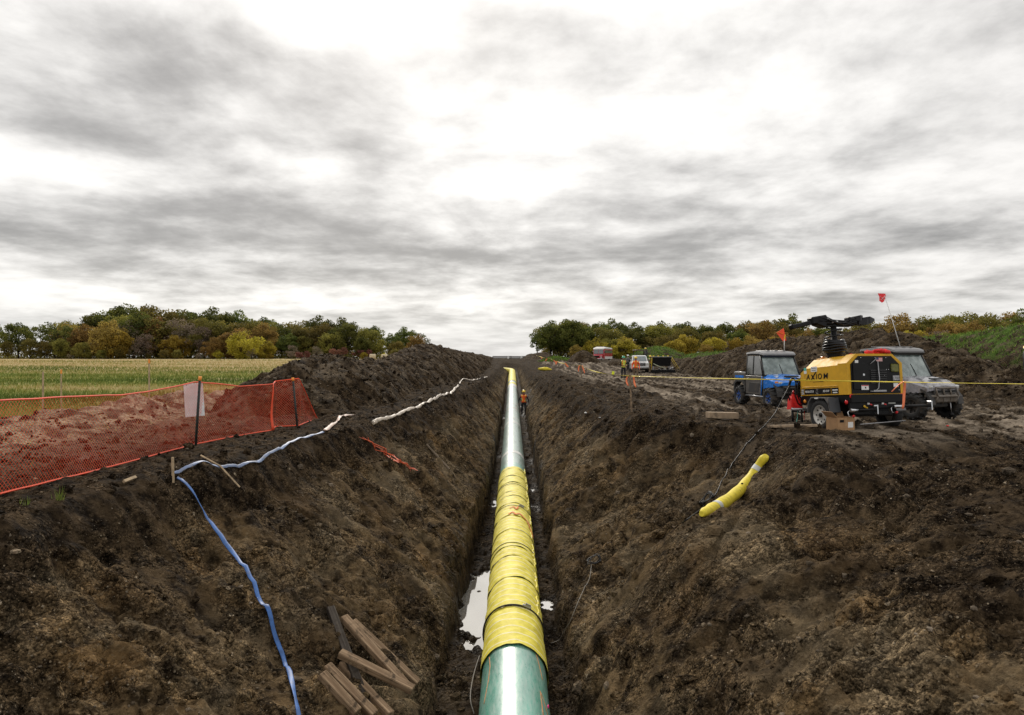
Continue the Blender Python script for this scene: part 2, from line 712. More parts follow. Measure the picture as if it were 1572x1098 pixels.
    dz = dz + floor * (0.07 * np.maximum(0, perlin(x / 0.22, y / 0.3, 84)) + 0.05 * perlin(x / 0.6, y / 0.8, 85)) * (1 - endw)
    dz = dz + soil * ss(85, 130, y) * ss(230, 180, y) * np.maximum(0, perlin(x / 2.6, y / 6.0, 86)) * 0.45 * (1 - wall)
    # broken clods with sharp creases, in patches
    cm = soil * ss(-0.15, 0.35, fbm(x / 1.4 + 9, y / 1.4, 2, 88)) * fade ** 0.5
    wx, wy = x + 0.03 * perlin(x / 0.1, y / 0.1, 89), y + 0.03 * perlin(x / 0.1 + 7, y / 0.1, 90)
    for sc_, am in ((0.36, 0.075), (0.15, 0.036)):
        f1, vv = worley(wx / sc_, wy / sc_, int(sc_ * 100))
        dz = dz + cm * am * (0.55 - np.minimum(f1, 0.9)) * (0.25 + 1.3 * vv * vv)
    # slumped hollows in the walls
    for (cx, cy, r, dep) in ((-2.7, 8.3, 0.33, 0.34), (-4.3, 9.4, 0.5, 0.28), (2.1, 16.5, 0.7, 0.35), (-3.1, 10.7, 0.4, 0.22), (3.3, 7.4, 0.7, 0.2), (1.7, 12.0, 0.5, 0.25), (-1.9, 13.5, 0.5, 0.22)):
        q = ((x - cx) ** 2 + (y - cy) ** 2) / (r * r)
        q = q * (1 + 0.6 * perlin(x / 0.3, y / 0.3, 95))
        dz = dz - dep * np.exp(-np.clip(q, 0, 30))
    hol = np.exp(-((y - 12.7) / 1.0) ** 2) * ss(1.7, 2.5, x) * ss(5.4, 4.0, x)
    spur = np.exp(-((y - 10.5) / 0.55) ** 2) * ss(1.6, 2.5, x) * ss(9.5, 7.5, x)
    dz = dz - 0.42 * hol + 0.17 * spur * (1 + 0.5 * perlin(x / 0.7, y / 0.7, 94))
    # bench and broken edge at the right of the near slope
    br = np.exp(-((y - 12.0 - 0.12 * (x - 5)) / 0.7) ** 2) * ss(4.6, 6.0, x) * ss(13, 9, x)
    dz = dz - 0.42 * br * (1 + 0.5 * perlin(x / 0.8, y / 0.8, 96))
    # -------- ruts of the working strip
    pad = ss(4.2, 6.5, x - 1.2 * ss(24, 16, y)) * ss(19, 15, x) * ss(12.5, 16, y) * ss(175, 120, y)
    xs = x - 0.9 * np.sin(y / 17.0) - 0.025 * y - 0.25 * perlin(y / 3.0, x * 0 + 1.1, 97)
    rut = np.zeros_like(x)
    for c0, w0 in ((6.6, .20), (7.3, .15), (8.3, .22), (9.0, .2), (9.9, .18), (10.8, .25), (11.7, .2), (12.6, .2), (13.6, .25), (14.7, .2)):
        rut = rut + np.exp(-((xs - c0) / w0) ** 2) * (0.75 + 0.5 * perlin(y / 2.2, x * 0 + c0, 98))
    shoulder = perlin(xs * 2.4, y / 3.5, 99)
    dz = dz + pad * (-0.085 * rut + 0.05 * np.maximum(0, shoulder) + 0.11 * np.maximum(0, perlin(x / 0.5, y / 0.9, 100)))
    # ground pressed flat under the parked machines
    for (cx, cy, r) in ((9.3, 24.3, 1.9), (11.1, 19.7, 1.9), (8.0, 16.7, 1.5), (8.8, 16.4, 1.4)):
        k = ss(1.35, 0.75, np.hypot(x - cx, y - cy) / r) * ss(0.9, 1.05, u)
        dz = dz * (1 - 0.85 * k) - 0.02 * k
    # field relief
    dz = dz + field * (0.02 * perlin(x / 0.6, y / 0.6, 101) + 0.03 * perlin(x / 3, y / 3, 102))
    # puddle hollows
    wet = np.zeros_like(x)
    for (cx, cy, rx, ry, dep) in PUDDLES:
        q = ((x - cx) / rx) ** 2 + ((y - cy) / ry) ** 2
        q = q + 0.45 * perlin(x / 0.28, y / 0.4, 103) + 0.2 * perlin(x / 0.09, y / 0.12, 104)
        k = ss(1.25, 0.5, q)
        kw = ss(4.5, 1.6, ((x - cx) / (rx + .15)) ** 2 + ((y - cy) / (ry + .25)) ** 2) * floor
        dz = dz + kw * (floor_z(cy) - fz + 0.03)
        dz = dz - dep * k
        wet = np.maximum(wet, ss(3.0, 0.6, q))
    z = z + dz + berm * soil
    if not full:
        return z
    depth = bk - z
    clay = ss(0.35, 1.0, depth + 0.35 * perlin(x / 1.3, y / 2.0, 111)) * (0.35 + 0.65 * ss(-0.35, 0.35, fbm(x / 1.5, y / 1.5, 3, 112) + 0.16))
    clay = clay * (0.75 + 0.5 * ss(-0.4, 0.6, streak)) * (1 - 0.75 * floor)
    dry = pad * ss(-0.08, 0.32, 0.8 * perlin(xs * 1.9, y / 22.0, 121) + 0.45 * perlin(xs * 5.0, y / 7.0, 122) + 0.12 * perlin(x * 4, y * 2, 124))
    dry = np.maximum(dry, 0.45 * ss(0.1, 0.6, perlin(x / 1.2, y / 1.2, 123)) * ss(11.5, 14, y) * ss(4.5, 6.5, x) * ss(26, 20, x) * soil)
    straw = np.exp(-((x + 10.4) / 1.7) ** 2) * ss(-0.25, 0.3, perlin(x / 0.5, y / 0.5, 131) + 0.15) * ss(80, 40, y)
    straw = np.maximum(straw, 0.16 * ss(-6.6, -7.4, x) * soil * ss(40, 30, y))
    return z, dict(field=field, clay=np.clip(clay, 0, 1), dry=np.clip(dry, 0, 1), wet=np.clip(np.maximum(wet, 0.5 * floor), 0, 1), straw=np.clip(straw, 0, 1), wall=wall)


def H(x, y):
    return float(ground(np.array([x]), np.array([y]))[0])


def ray(px, py):
    """direction through a photograph pixel"""
    return np.array([(px - 786.0) / FPX, 1.0, -(py - 548.0) / FPX])


EXTRA = []        # heightfields of the heaps: functions (x, y) -> z


def topz(x, y):
    z = ground(x, y)
    for f in EXTRA:
        z = np.maximum(z, f(x, y))
    return z


def hit(px, py, d0=4.0, d1=260.0):
    """first point of the land along the sight line of a photograph pixel"""
    r = ray(px, py)
    d = d0 * (d1 / d0) ** np.linspace(0, 1, 1500)
    zz = CAMZ + r[2] * d
    g = topz(r[0] * d, d)
    k = np.nonzero(zz <= g)[0]
    if len(k) == 0:
        return Vector((r[0] * d1, d1, float(g[-1])))
    i = max(1, k[0])
    a, b = d[i - 1], d[i]
    q = np.linspace(a, b, 60)
    j = np.nonzero(CAMZ + r[2] * q <= topz(r[0] * q, q))[0]
    dd = q[j[0]] if len(j) else b
    return Vector((r[0] * dd, dd, float(topz(np.array([r[0] * dd]), np.array([dd]))[0])))


def at(px, py, d):
    r = ray(px, py)
    return Vector((r[0] * d, d, CAMZ + r[2] * d))


# ------------------------------------------------------------------ soil and field material
def soil_nodes(t, clay, dry, wet, straw):
    """colour, roughness and bump of bare earth: dark topsoil over tan clay, smooth where scraped, crumbly where fallen"""
    P = t.pos()
    nA = t.noise(P, 0.9, 5, 0.6)
    nB = t.noise(P, 3.6, 6, 0.62)
    nC = t.noise(P, 17.0, 5, 0.62)
    nD = t.noise(t.mapv(P, loc=(4, 9, 2)), 1.3, 5, 0.6)
    crumb = t.mr(nD, 0.40, 0.56, 0.12, 1.0)
    top = t.mix(t.mr(nB, 0.36, 0.64), (0.0088, 0.0061, 0.0040), (0.055, 0.038, 0.022))
    top = t.mix(t.mr(nC, 0.5, 0.72, 0, 0.5), top, (0.088, 0.063, 0.038))
    cl = t.mix(t.mr(nB, 0.36, 0.62), (0.020, 0.0135, 0.0072), (0.128, 0.088, 0.046))
    cl = t.mix(t.mr(nA, 0.50, 0.68, 0, 0.5), cl, (0.135, 0.078, 0.030))
    nE = t.noise(t.mapv(P, loc=(7, 3, 1)), 0.55, 4, 0.6)
    cl = t.mix(t.mr(nE, 0.47, 0.58, 0, 0.5), cl, (0.165, 0.128, 0.080))
    cl = t.mix(t.mr(nC, 0.52, 0.70, 0, 0.5), cl, (0.20, 0.153, 0.095))
    c = t.mix(clay, top, cl)
    # crumbs and stones of three sizes: every cell its own shade
    hsum = None
    for scale, lo, hi, cut, w in ((11.0, 0.72, 1.30, 0.975, 0.8), (27.0, 0.50, 1.65, 0.945, 1.0), (62.0, 0.45, 1.85, 0.90, 0.6)):
        vn = t.n('ShaderNodeTexVoronoi', feature='F1')
        t.l(P, vn.inputs['Vector'])
        vn.inputs['Scale'].default_value = scale
        sp = t.n('ShaderNodeSeparateColor')
        t.l(vn.outputs['Color'], sp.inputs[0])
        f = t.mr(sp.outputs[0], 0.0, 1.0, lo, hi, False)
        f = t.m('ADD', t.m('MULTIPLY', f, crumb), t.m('SUBTRACT', 1.0, crumb))
        vm = t.n('ShaderNodeVectorMath', operation='SCALE')
        t.l(c, vm.inputs[0])
        t.l(f, vm.inputs['Scale'])
        c = vm.outputs[0]
        chip = t.m('MULTIPLY', t.mr(vn.outputs['Distance'], 0.40, 0.30), t.mr(sp.outputs[1], cut, cut + 0.015))
        c = t.mix(t.m('MULTIPLY', chip, t.m('MULTIPLY', crumb, 0.85)), c, t.mix(sp.outputs[2], (0.11, 0.075, 0.042), (0.30, 0.25, 0.18)))
        hh = t.m('MULTIPLY', t.m('MULTIPLY', t.m('SUBTRACT', 0.75, vn.outputs['Distance']), t.m('ADD', sp.outputs[2], 0.25)), w * 11.0 / scale * 2.2)
        hsum = hh if hsum is None else t.m('ADD', hsum, hh)
    dr = t.mix(t.mr(nB, 0.3, 0.7), (0.10, 0.078, 0.055), (0.32, 0.265, 0.205))
    c = t.mix(dry, c, dr)
    st = t.mix(t.mr(nC, 0.35, 0.65), (0.16, 0.11, 0.07), (0.50, 0.40, 0.28))
    c = t.mix(straw, c, st)
    c = t.mix(t.m('MULTIPLY', wet, 0.6), c, (0.012, 0.0085, 0.006))
    rough = t.m('SUBTRACT', t.mr(nB, 0.3, 0.7, 0.8, 0.97), t.m('MULTIPLY', wet, 0.45))
    hgt = t.m('ADD', t.m('MULTIPLY', t.m('MULTIPLY', hsum, crumb), t.mr(dry, 0, 1, 1.0, 0.3, False)), t.m('ADD', t.m('MULTIPLY', nC, 0.5), t.m('MULTIPLY', nB, 1.2)))
    return c, rough, hgt


def ground_material():
    m = bpy.data.materials.new('earth_and_field')
    t = NT(m)
    P = t.pos()
    c, rough, hgt = soil_nodes(t, t.attr('clay'), t.attr('dry'), t.attr('wet'), t.attr('straw'))
    # field: rows of stubble, green regrowth and pale swaths lying across the view
    Pw = t.mapv(P, scale=(0.020, 0.085, 1), rot=(0, 0, R(-7)))
    band = t.noise(Pw, 1.0, 5, 0.6, 0.6)
    Pn = t.mapv(P, scale=(0.25, 1.1, 1), rot=(0, 0, R(-7)))
    fine = t.noise(Pn, 2.0, 6, 0.7)
    sep = t.n('ShaderNodeSeparateXYZ')
    t.l(P, sep.inputs[0])
    fary = t.mr(sep.outputs[1], 70.0, 105.0, 0.0, 0.42)
    grn = t.mix(t.mr(fine, 0.3, 0.7), (0.14, 0.175, 0.034), (0.34, 0.36, 0.085))
    tan = t.mix(t.mr(fine, 0.3, 0.7), (0.34, 0.25, 0.115), (0.62, 0.49, 0.27))
    sel = t.m('ADD', t.m('ADD', band, fary), t.m('MULTIPLY', t.m('SUBTRACT', fine, 0.5), 0.35))
    fc = t.mix(t.mr(sel, 0.49, 0.64, 0.05, 0.95), grn, tan)
    c = t.mix(t.attr('field'), c, fc)
    b1 = t.bump(hgt, 1.0, 0.06)
    t.set(col=c, rough=rough, normal=b1, spec=0.03)
    return m


def heap_material(name, green=0.0):
    m = bpy.data.materials.new(name)
    t = NT(m)
    c, rough, hgt = soil_nodes(t, t.attr('clay'), t.attr('dry'), t.attr('wet'), t.attr('straw'))
    if green > 0:
        P = t.pos()
        f = t.noise(t.mapv(P, scale=(0.35, 0.9, 0.9), rot=(0, 0, R(25))), 1.0, 6, 0.7)
        g = t.mix(t.noise(P, 6.0, 4, 0.6), (0.04, 0.085, 0.014), (0.11, 0.19, 0.03))
        c = t.mix(t.m('MULTIPLY', t.mr(f, 0.44, 0.60, 0, green), t.attr('grass')), c, g)
    t.set(col=c, rough=rough, normal=t.bump(hgt, 1.0, 0.06), spec=0.03)
    return m


M_GROUND = ground_material()
M_HEAP = heap_material('heap_earth')
M_HEAPG = heap_material('grassy_heap_earth', 0.9)


def build_ground():
    us = [0.0]
    while us[-1] < 1.9:
        a = us[-1]
        us.append(a + (0.0013 if a < 0.12 else 0.0026 if a < 0.5 else 0.0045 if a < 0.85 else 0.03))
    us = np.array(us)
    us = np.concatenate([-us[:0:-1], us])
    ys = [-4.0]
    while ys[-1] < 6000:
        a = ys[-1]
        ys.append(a + (0.25 if a < 3.5 else a * 0.0046 if a < 60 else a * 0.009 if a < 260 else a * 0.12))
    ys = np.array(ys)
    U, Y = np.meshgrid(us, ys)
    X = U * (Y + 5.0)
    z, at_ = ground(X.ravel(), Y.ravel(), True)
    nx, ny = len(us), len(ys)
    i = np.arange(ny - 1)[:, None] * nx + np.arange(nx - 1)[None, :]
    q = np.stack([i, i + 1, i + nx + 1, i + nx], -1).reshape(-1, 4)
    me = np_mesh('ground', np.stack([X.ravel(), Y.ravel(), z], -1), q)
    for k in ('field', 'clay', 'dry', 'wet', 'straw'):
        add_attr(me, k, at_[k])
    o = obj('ground', me, M_GROUND)
    tag(o, kind='structure')


build_ground()

# puddles: level sheets of water that the uneven floor of the trench cuts to shape
M_WATER = bpy.data.materials.new('muddy_water')
_t = NT(M_WATER)
_t.set(col=(0.62, 0.60, 0.56), metal=0.8, rough=0.03, spec=0.5, normal=_t.bump(_t.noise(_t.pos(), 7.0, 2, 0.5), 0.04, 0.01))
for _i, (cx, cy, rx, ry, dep) in enumerate(PUDDLES):
    zw = float(floor_z(cy)) - dep * 0.40
    n = 40
    a = np.linspace(0, 2 * np.pi, n, endpoint=False)
    vv = np.stack([cx + np.cos(a) * rx * 1.6, cy + np.sin(a) * ry * 1.5, np.full(n, zw)], -1)
    vv = np.vstack([vv, [[cx, cy, zw]]])
    me = np_mesh('puddle', vv, None, np.array([[k, (k + 1) % n, n] for k in range(n)]))
    tag(obj('puddle', me, M_WATER), kind='structure')

# ------------------------------------------------------------------ heaps of dug earth
def heap(name, pts, wl, wr, label, mat, grass=False, cat='dirt pile', group=None, seed=0, step=0.16, pw=1.25, n_cross=70, rough=1.0):
    """long heap along a ridge line pts = (x, y, top z); wl / wr = foot distance left and right of the ridge"""
    pts = np.array(pts, float)
    seg = np.sqrt((np.diff(pts[:, :2], axis=0) ** 2).sum(1))
    t = np.concatenate([[0], np.cumsum(seg)])
    n = max(8, int(t[-1] / step))
    tt = np.linspace(0, t[-1], n)
    k = np.ones(9) / 9

    def smooth(v):
        return np.convolve(np.pad(v, 4, mode='edge'), k, mode='valid')
    cx = smooth(np.interp(tt, t, pts[:, 0]))
    cy = smooth(np.interp(tt, t, pts[:, 1]))
    cz = smooth(np.interp(tt, t, pts[:, 2]))
    dx, dy = np.gradient(cx), np.gradient(cy)
    ln = np.hypot(dx, dy)
    nx_, ny_ = -dy / ln, dx / ln                # left of the walking direction
    s = np.linspace(-1, 1, n_cross)
    S, T = np.meshgrid(s, np.arange(n))
    hgt0 = cz[T]
    rel = cz[T] - ground(cx, cy)[T]
    wfac = np.clip(rel / max(1e-3, rel.max()), 0.12, 1) ** 0.6
    W = np.where(S > 0, wl, wr) * wfac
    W = W * (1 + 0.13 * perlin(T * step / 1.8, np.sign(S) * 3.1, 200 + seed) + 0.06 * perlin(T * step / 0.6, np.sign(S) * 3.1, 201 + seed))
    X = cx[T] + nx_[T] * W * S
    Y = cy[T] + ny_[T] * W * S
    base = ground(X, Y)
    shape = np.clip(1 - np.abs(S) ** pw, 0, 1)
    shape = shape / (0.72 + 0.28 * shape)
    rise_ = np.maximum(0, cz[T] - ground(cx, cy)[T]) * shape
    run = T * step
    streak = perlin(run * 1.9 + 0.5 * perlin(run / 2, S * 2, 210 + seed), S * 1.1, 211 + seed) + 0.5 * perlin(run * 4.6, S * 2.1, 212 + seed)
    nb = fbm(X / 1.1, Y / 1.1, 3, 220 + seed)
    nm = fbm(X / 0.36, Y / 0.36, 3, 230 + seed)
    lump = np.maximum(0, perlin(X / 0.5, Y / 0.5, 240 + seed) - 0.1)
    e = np.clip((1 - np.abs(S)) * 5, 0, 1)
    Z = base + rise_ + e * rough * (0.10 * streak + 0.11 * nb + 0.055 * nm + 0.12 * lump) * np.clip(rise_ + 0.3, 0, 1)
    te = np.clip(np.minimum(T, n - 1 - T) * step / 1.2, 0, 1)
    te = te * te * (3 - 2 * te)
    Z = base + (Z - base) * te - (1 - e) * 0.12 - (1 - te) * 0.25
    i = np.arange(n - 1)[:, None] * n_cross + np.arange(n_cross - 1)[None, :]
    q = np.stack([i, i + 1, i + n_cross + 1, i + n_cross], -1).reshape(-1, 4)
    me = np_mesh(name, np.stack([X.ravel(), Y.ravel(), Z.ravel()], -1), q)
    z0 = np.zeros(X.size)
    add_attr(me, 'clay', 0.25 * ss(-0.2, 0.5, nb.ravel()))
    add_attr(me, 'dry', 0.25 * ss(0.0, 0.6, nb.ravel() + 0.5 * nm.ravel()))
    add_attr(me, 'wet', z0)
    add_attr(me, 'straw', z0)
    add_attr(me, 'grass', ss(0.05, 0.4, (1 - np.abs(S)).ravel() + 0.25 * nb.ravel()))
    o = obj(name, me, mat)
    tag(o, label, cat, group)
    # sampled height for placing things on it
    X1, Y1, Z1 = X, Y, Z

    bx = (X.min(), X.max(), Y.min(), Y.max())

    def fz(xa, ya):
        xa = np.asarray(xa, float)
        ya = np.asarray(ya, float)
        shp = xa.shape
        xa = xa.ravel()
        ya = ya.ravel()
        res = np.full(xa.shape, -99.0)
        ins = (xa > bx[0]) & (xa < bx[1]) & (ya > bx[2]) & (ya < bx[3])
        if ins.any():
            res[ins] = fz1(xa[ins], ya[ins])
        return res.reshape(shp)

    def fz1(x, y):
        d2 = (x[:, None] - cx[None, ::4]) ** 2 + (y[:, None] - cy[None, ::4]) ** 2
        j = np.argmin(d2, 1) * 4
        sgn = (x - cx[j]) * nx_[j] + (y - cy[j]) * ny_[j]
        along = np.sqrt(np.maximum(0, d2[np.arange(len(x)), j // 4] - sgn ** 2))
        Wj = np.where(sgn > 0, W[j, -1], W[j, 0])
        sj = np.clip(sgn / Wj, -1, 1)
        kk = np.clip(np.round((sj + 1) / 2 * (n_cross - 1)).astype(int), 0, n_cross - 1)
        return np.where((np.abs(sgn) < Wj) & (along < 0.8), Z1[j, kk], -99.0)
    EXTRA.append(fz)
    return X, Y, Z


HEAPS = []
HEAPS.append(heap('spoil_heap', [(-6.6, 18.6, 0.25), (-6.9, 20.5, 0.9), (-7.1, 23, 1.5), (-7.1, 26, 1.78), (-7.2, 31, 1.55), (-7.1, 36, 1.42), (-7.0, 42, 1.8), (-6.9, 50, 2.55),
                                 (-6.9, 56, 2.8), (-6.9, 63, 2.55), (-6.8, 72, 2.65), (-6.7, 85, 2.5), (-6.6, 100, 2.45), (-6.5, 120, 2.3), (-6.5, 150, 2.3), (-6.5, 190, 2.0), (-6.5, 240, 1.6)],
                  4.3, 4.0, 'long black heap of dug soil left of the trench behind the orange mesh fence', M_HEAP, seed=1, n_cross=96, step=0.14))
HEAPS.append(heap('spoil_heap', [(20.6, 25.5, 0.3), (20.9, 28.5, 0.95), (21, 32, 1.85), (21, 36, 2.85), (21, 41, 3.35), (21.2, 47, 3.1), (21.2, 54, 3.2), (21.0, 61, 2.7), (20.8, 68, 2.0), (20.6, 78, 1.5), (20.4, 92, 1.5), (20, 104, 0.9)],
                  5.2, 5.0, 'large bare brown heap of soil behind the two utility vehicles', M_HEAP, seed=2, n_cross=90, rough=1.25))
HEAPS.append(heap('grassy_heap', [(37, 24, 0.6), (37, 30, 3.0), (37, 40, 4.1), (37, 47, 4.3), (36.8, 55, 3.6), (36.6, 63, 3.3), (36.4, 72, 2.4), (36, 78, 1.0)],
                  6.0, 7.5, 'tall soil heap overgrown with green grass at the right edge', M_HEAPG, seed=3, step=0.25, n_cross=60, rough=0.7))
HEAPS.append(heap('grassy_heap', [(34, 92, 0.6), (34.5, 100, 2.2), (34.5, 112, 2.7), (34.5, 124, 2.6), (34.5, 136, 1.2)],
                  5.5, 6, 'green grassy soil heap behind the black skid, right of the pickup', M_HEAPG, seed=4, step=0.5, n_cross=40, rough=0.7))
HEAPS.append(heap('grassy_heap', [(30, 142, 1.2), (32, 150, 3.6), (33.5, 158, 4.3), (35, 170, 4.0), (36, 180, 1.6)],
                  7, 8, 'green grassy soil heap directly behind the white pickup', M_HEAPG, seed=5, step=0.6, n_cross=40, rough=0.7))
HEAPS.append(heap('grassy_heap', [(6.5, 132, 0.9), (8.2, 137, 1.75), (10, 141, 1.9), (11.5, 146, 1.0)],
                  3.0, 3.2, 'low grassy soil heap farthest left beside the trench line of tape', M_HEAPG, seed=6, step=0.4, n_cross=40, rough=0.7))
HEAPS.append(heap('gravel_heap', [(10.8, 127, 0.7), (12.4, 128.5, 2.6), (13.2, 129.2, 3.8), (14.2, 130, 3.0), (15.8, 131.5, 0.9)],
                  3.6, 3.8, 'smooth grey cone of fill beside the red bus', M_HEAP, seed=7, step=0.3, n_cross=50, rough=0.35, cat='gravel pile'))
HEAPS.append(heap('spoil_heap', [(4.0, 158, 1.2), (5.5, 166, 2.8), (8, 176, 3.2), (11, 182, 1.3)],
                  3.6, 4, 'far dark heap below the first tree right of the gap', M_HEAP, seed=8, step=0.5, n_cross=40))
HEAPS.append(heap('spoil_heap', [(15.0, 106, 0.9), (17, 107.5, 1.25), (20, 108.5, 1.5), (23, 109.5, 1.45), (25.5, 110.5, 0.8)],
                  2.4, 2.6, 'low clumpy dark heap in front of the red bus', M_HEAP, seed=9, step=0.3, n_cross=40, rough=1.6))


# ------------------------------------------------------------------ loose clods and chips lying on the earth
def clods():
    N = 62000
    u = RNG.uniform(-0.9, 0.9, N)
    ly = RNG.uniform(math.log(4.2), math.log(62), N) ** 1.0
    y = np.exp(ly)
    x = u * y
    z, a = ground(x, y, True)
    clump = fbm(x / 0.9, y / 0.9, 3, 300)
    keep = (a['field'] < 0.3) & (a['wet'] < 0.75) & (RNG.uniform(0, 1, N) < 0.25 + 0.9 * ss(-0.3, 0.5, clump)) & ~((np.abs(x - 0.03) < 0.55) & (y > 3))
    for f in (EXTRA[0], EXTRA[1]):
        keep &= (f(x, y) < -50)
    x, y, z = x[keep], y[keep], z[keep]
    clay = a['clay'][keep]
    dryv = a['dry'][keep]
    # and on the two big heaps
    for (X, Y, Z) in HEAPS[:2]:
        w = np.clip(1 / (Y.ravel() ** 2 * 0.02 + 1), 0, 1)
        w[Y.ravel() > 75] = 0
        k = RNG.choice(X.size, 6500, p=w / w.sum())
        x = np.concatenate([x, X.ravel()[k] + RNG.uniform(-.06, .06, len(k))])
        y = np.concatenate([y, Y.ravel()[k] + RNG.uniform(-.06, .06, len(k))])
        z = np.concatenate([z, Z.ravel()[k]])
        clay = np.concatenate([clay, np.zeros(len(k))])
        dryv = np.concatenate([dryv, np.zeros(len(k))])
    n = len(x)
    size = np.exp(RNG.normal(-4.8, 0.72, n)) * (1 + y / 14.0) ** 0.8
    size = np.clip(size, 0.005, 0.11)
    bm = bmesh.new()
    bmesh.ops.create_icosphere(bm, subdivisions=1, radius=1.0)
    bv = np.array([v.co[:] for v in bm.verts])
    bf = np.array([[v.index for v in f.verts] for f in bm.faces])
    bm.free()
    k = len(bv)
    V = np.repeat(bv[None], n, 0) * RNG.uniform(0.62, 1.3, (n, k, 1))
    V = V * RNG.uniform(0.6, 1.35, (n, 1, 3)) * np.array([1, 1, 0.8])
    ang = RNG.uniform(0, 6.28, n)
    ca, sa = np.cos(ang)[:, None], np.sin(ang)[:, None]
    vx = V[..., 0] * ca - V[..., 1] * sa
    vy = V[..., 0] * sa + V[..., 1] * ca
    V = np.stack([vx, vy, V[..., 2]], -1) * size[:, None, None]
    V = V + np.stack([x, y, z + size * 0.25], -1)[:, None, :]
    F = (bf[None] + (np.arange(n) * k)[:, None, None]).reshape(-1, 3)
    me = np_mesh('soil_clods', V.reshape(-1, 3), None, F, smooth=False)
    for key, v in (('clay', clay), ('dry', np.clip(dryv + (RNG.uniform(0, 1, n) > 0.93) * RNG.uniform(0.2, 0.9, n), 0, 1)), ('wet', np.zeros(n)), ('straw', (RNG.uniform(0, 1, n) > 0.985) * 0.7)):
        add_attr(me, key, np.repeat(v, k))
    m = M_HEAP
    o = obj('soil_clods', me, m)
    tag(o, 'loose clods and chips of soil lying on the dug ground', 'soil clods', kind='stuff')


clods()

# ------------------------------------------------------------------ the pipeline
PX = 0.03
PR = 0.457


def pipe_z(y):
    return -3.13 + 0.0248 * y


def green_coat(name, col, dust_sheen, rough):
    m = bpy.data.materials.new(name)
    t = NT(m)
    v = t.coords()
    n = t.noise(t.mapv(v, scale=(6, 1.2, 6)), 1.0, 6, 0.65)
    n2 = t.noise(t.mapv(v, scale=(26, 5, 26), rot=(0, 0.3, 0.5)), 1.0, 4, 0.7)
    n3 = t.noise(t.mapv(v, scale=(3, 60, 3), rot=(0.2, 0.1, 0.35)), 1.0, 3, 0.6)
    c = t.mix(t.mr(n, 0.3, 0.7), tuple(q * 0.75 for q in col), tuple(q * 1.2 for q in col))
    c = t.mix(t.mr(n2, 0.55 - dust_sheen * 0.3, 0.8, 0, 0.35 + dust_sheen * 0.5), c, (0.40, 0.48, 0.43))  # pale film: dust, and a painted stand-in for the broad sky sheen
    c = t.mix(t.mr(n3, 0.66, 0.72, 0, 0.45), c, (0.55, 0.62, 0.58))
    t.set(col=c, rough=t.mr(n, 0.2, 0.8, rough - 0.06, rough + 0.12), spec=0.9, coat=0.65, coatr=t.mr(n2, 0.3, 0.7, 0.25, 0.42))
    t.b.inputs['Coat IOR'].default_value = 2.0
    return m


M_GREEN = green_coat('green_epoxy_coat', (0.085, 0.33, 0.245), 0.65, 0.42)
M_GREEN2 = green_coat('dusty_skylit_green_epoxy_coat', (0.26, 0.40, 0.35), 0.8, 0.30)  # paler farther on: dust plus grazing sky reflection put into the colour


def wrap_material():
    m = bpy.data.materials.new('yellow_rock_shield')
    t = NT(m)
    v = t.coords()
    n = t.noise(v, 5.0, 5, 0.65)
    nf = t.noise(v, 60.0, 4, 0.7)
    c = t.mix(t.mr(n, 0.3, 0.7), (0.60, 0.51, 0.030), (0.80, 0.70, 0.085))
    sep = t.n('ShaderNodeSeparateXYZ')
    t.l(v, sep.inputs[0])
    wob = t.m('MULTIPLY', t.m('SUBTRACT', t.noise(v, 2.0, 3, 0.5), 0.5), 0.08)
    ph = t.m('FRACT', t.m('MULTIPLY', t.m('ADD', t.m('ADD', sep.outputs[1], wob), t.m('MULTIPLY', sep.outputs[0], 0.13)), 3.9))
    st = t.m('MULTIPLY', t.mr(ph, 0.42, 0.45), t.mr(ph, 0.58, 0.55))
    c = t.mix(t.m('MULTIPLY', st, t.mr(nf, 0.25, 0.45, 0.3, 0.8)), c, (0.78, 0.73, 0.50))
    c = t.mix(t.mr(t.noise(v, 7.0, 7, 0.78), 0.56, 0.72, 0, 0.65), c, (0.15, 0.115, 0.035))
    t.set(col=c, rough=0.62, spec=0.4, normal=t.bump(t.m('ADD', t.m('MULTIPLY', nf, 0.5), t.m('MULTIPLY', n, 2.0)), 0.35, 0.02))
    return m


M_WRAP = wrap_material()
M_SLEEVE = paint('white_joint_sleeve', (0.62, 0.63, 0.60), 0.45, dirt=0.25, dirtcol=(0.3, 0.27, 0.2))
M_BLACK = paint('black_rubber', (0.012, 0.012, 0.013), 0.55)
M_STEEL = paint('dull_steel', (0.35, 0.35, 0.36), 0.35, metal=0.9)
M_CHROME = paint('zinc_steel', (0.62, 0.63, 0.65), 0.22, metal=1.0)
M_ORANGE = paint('orange_marking_paint', (0.85, 0.16, 0.03), 0.6)
M_PINK = paint('pink_marking_paint', (0.85, 0.04, 0.25), 0.6)


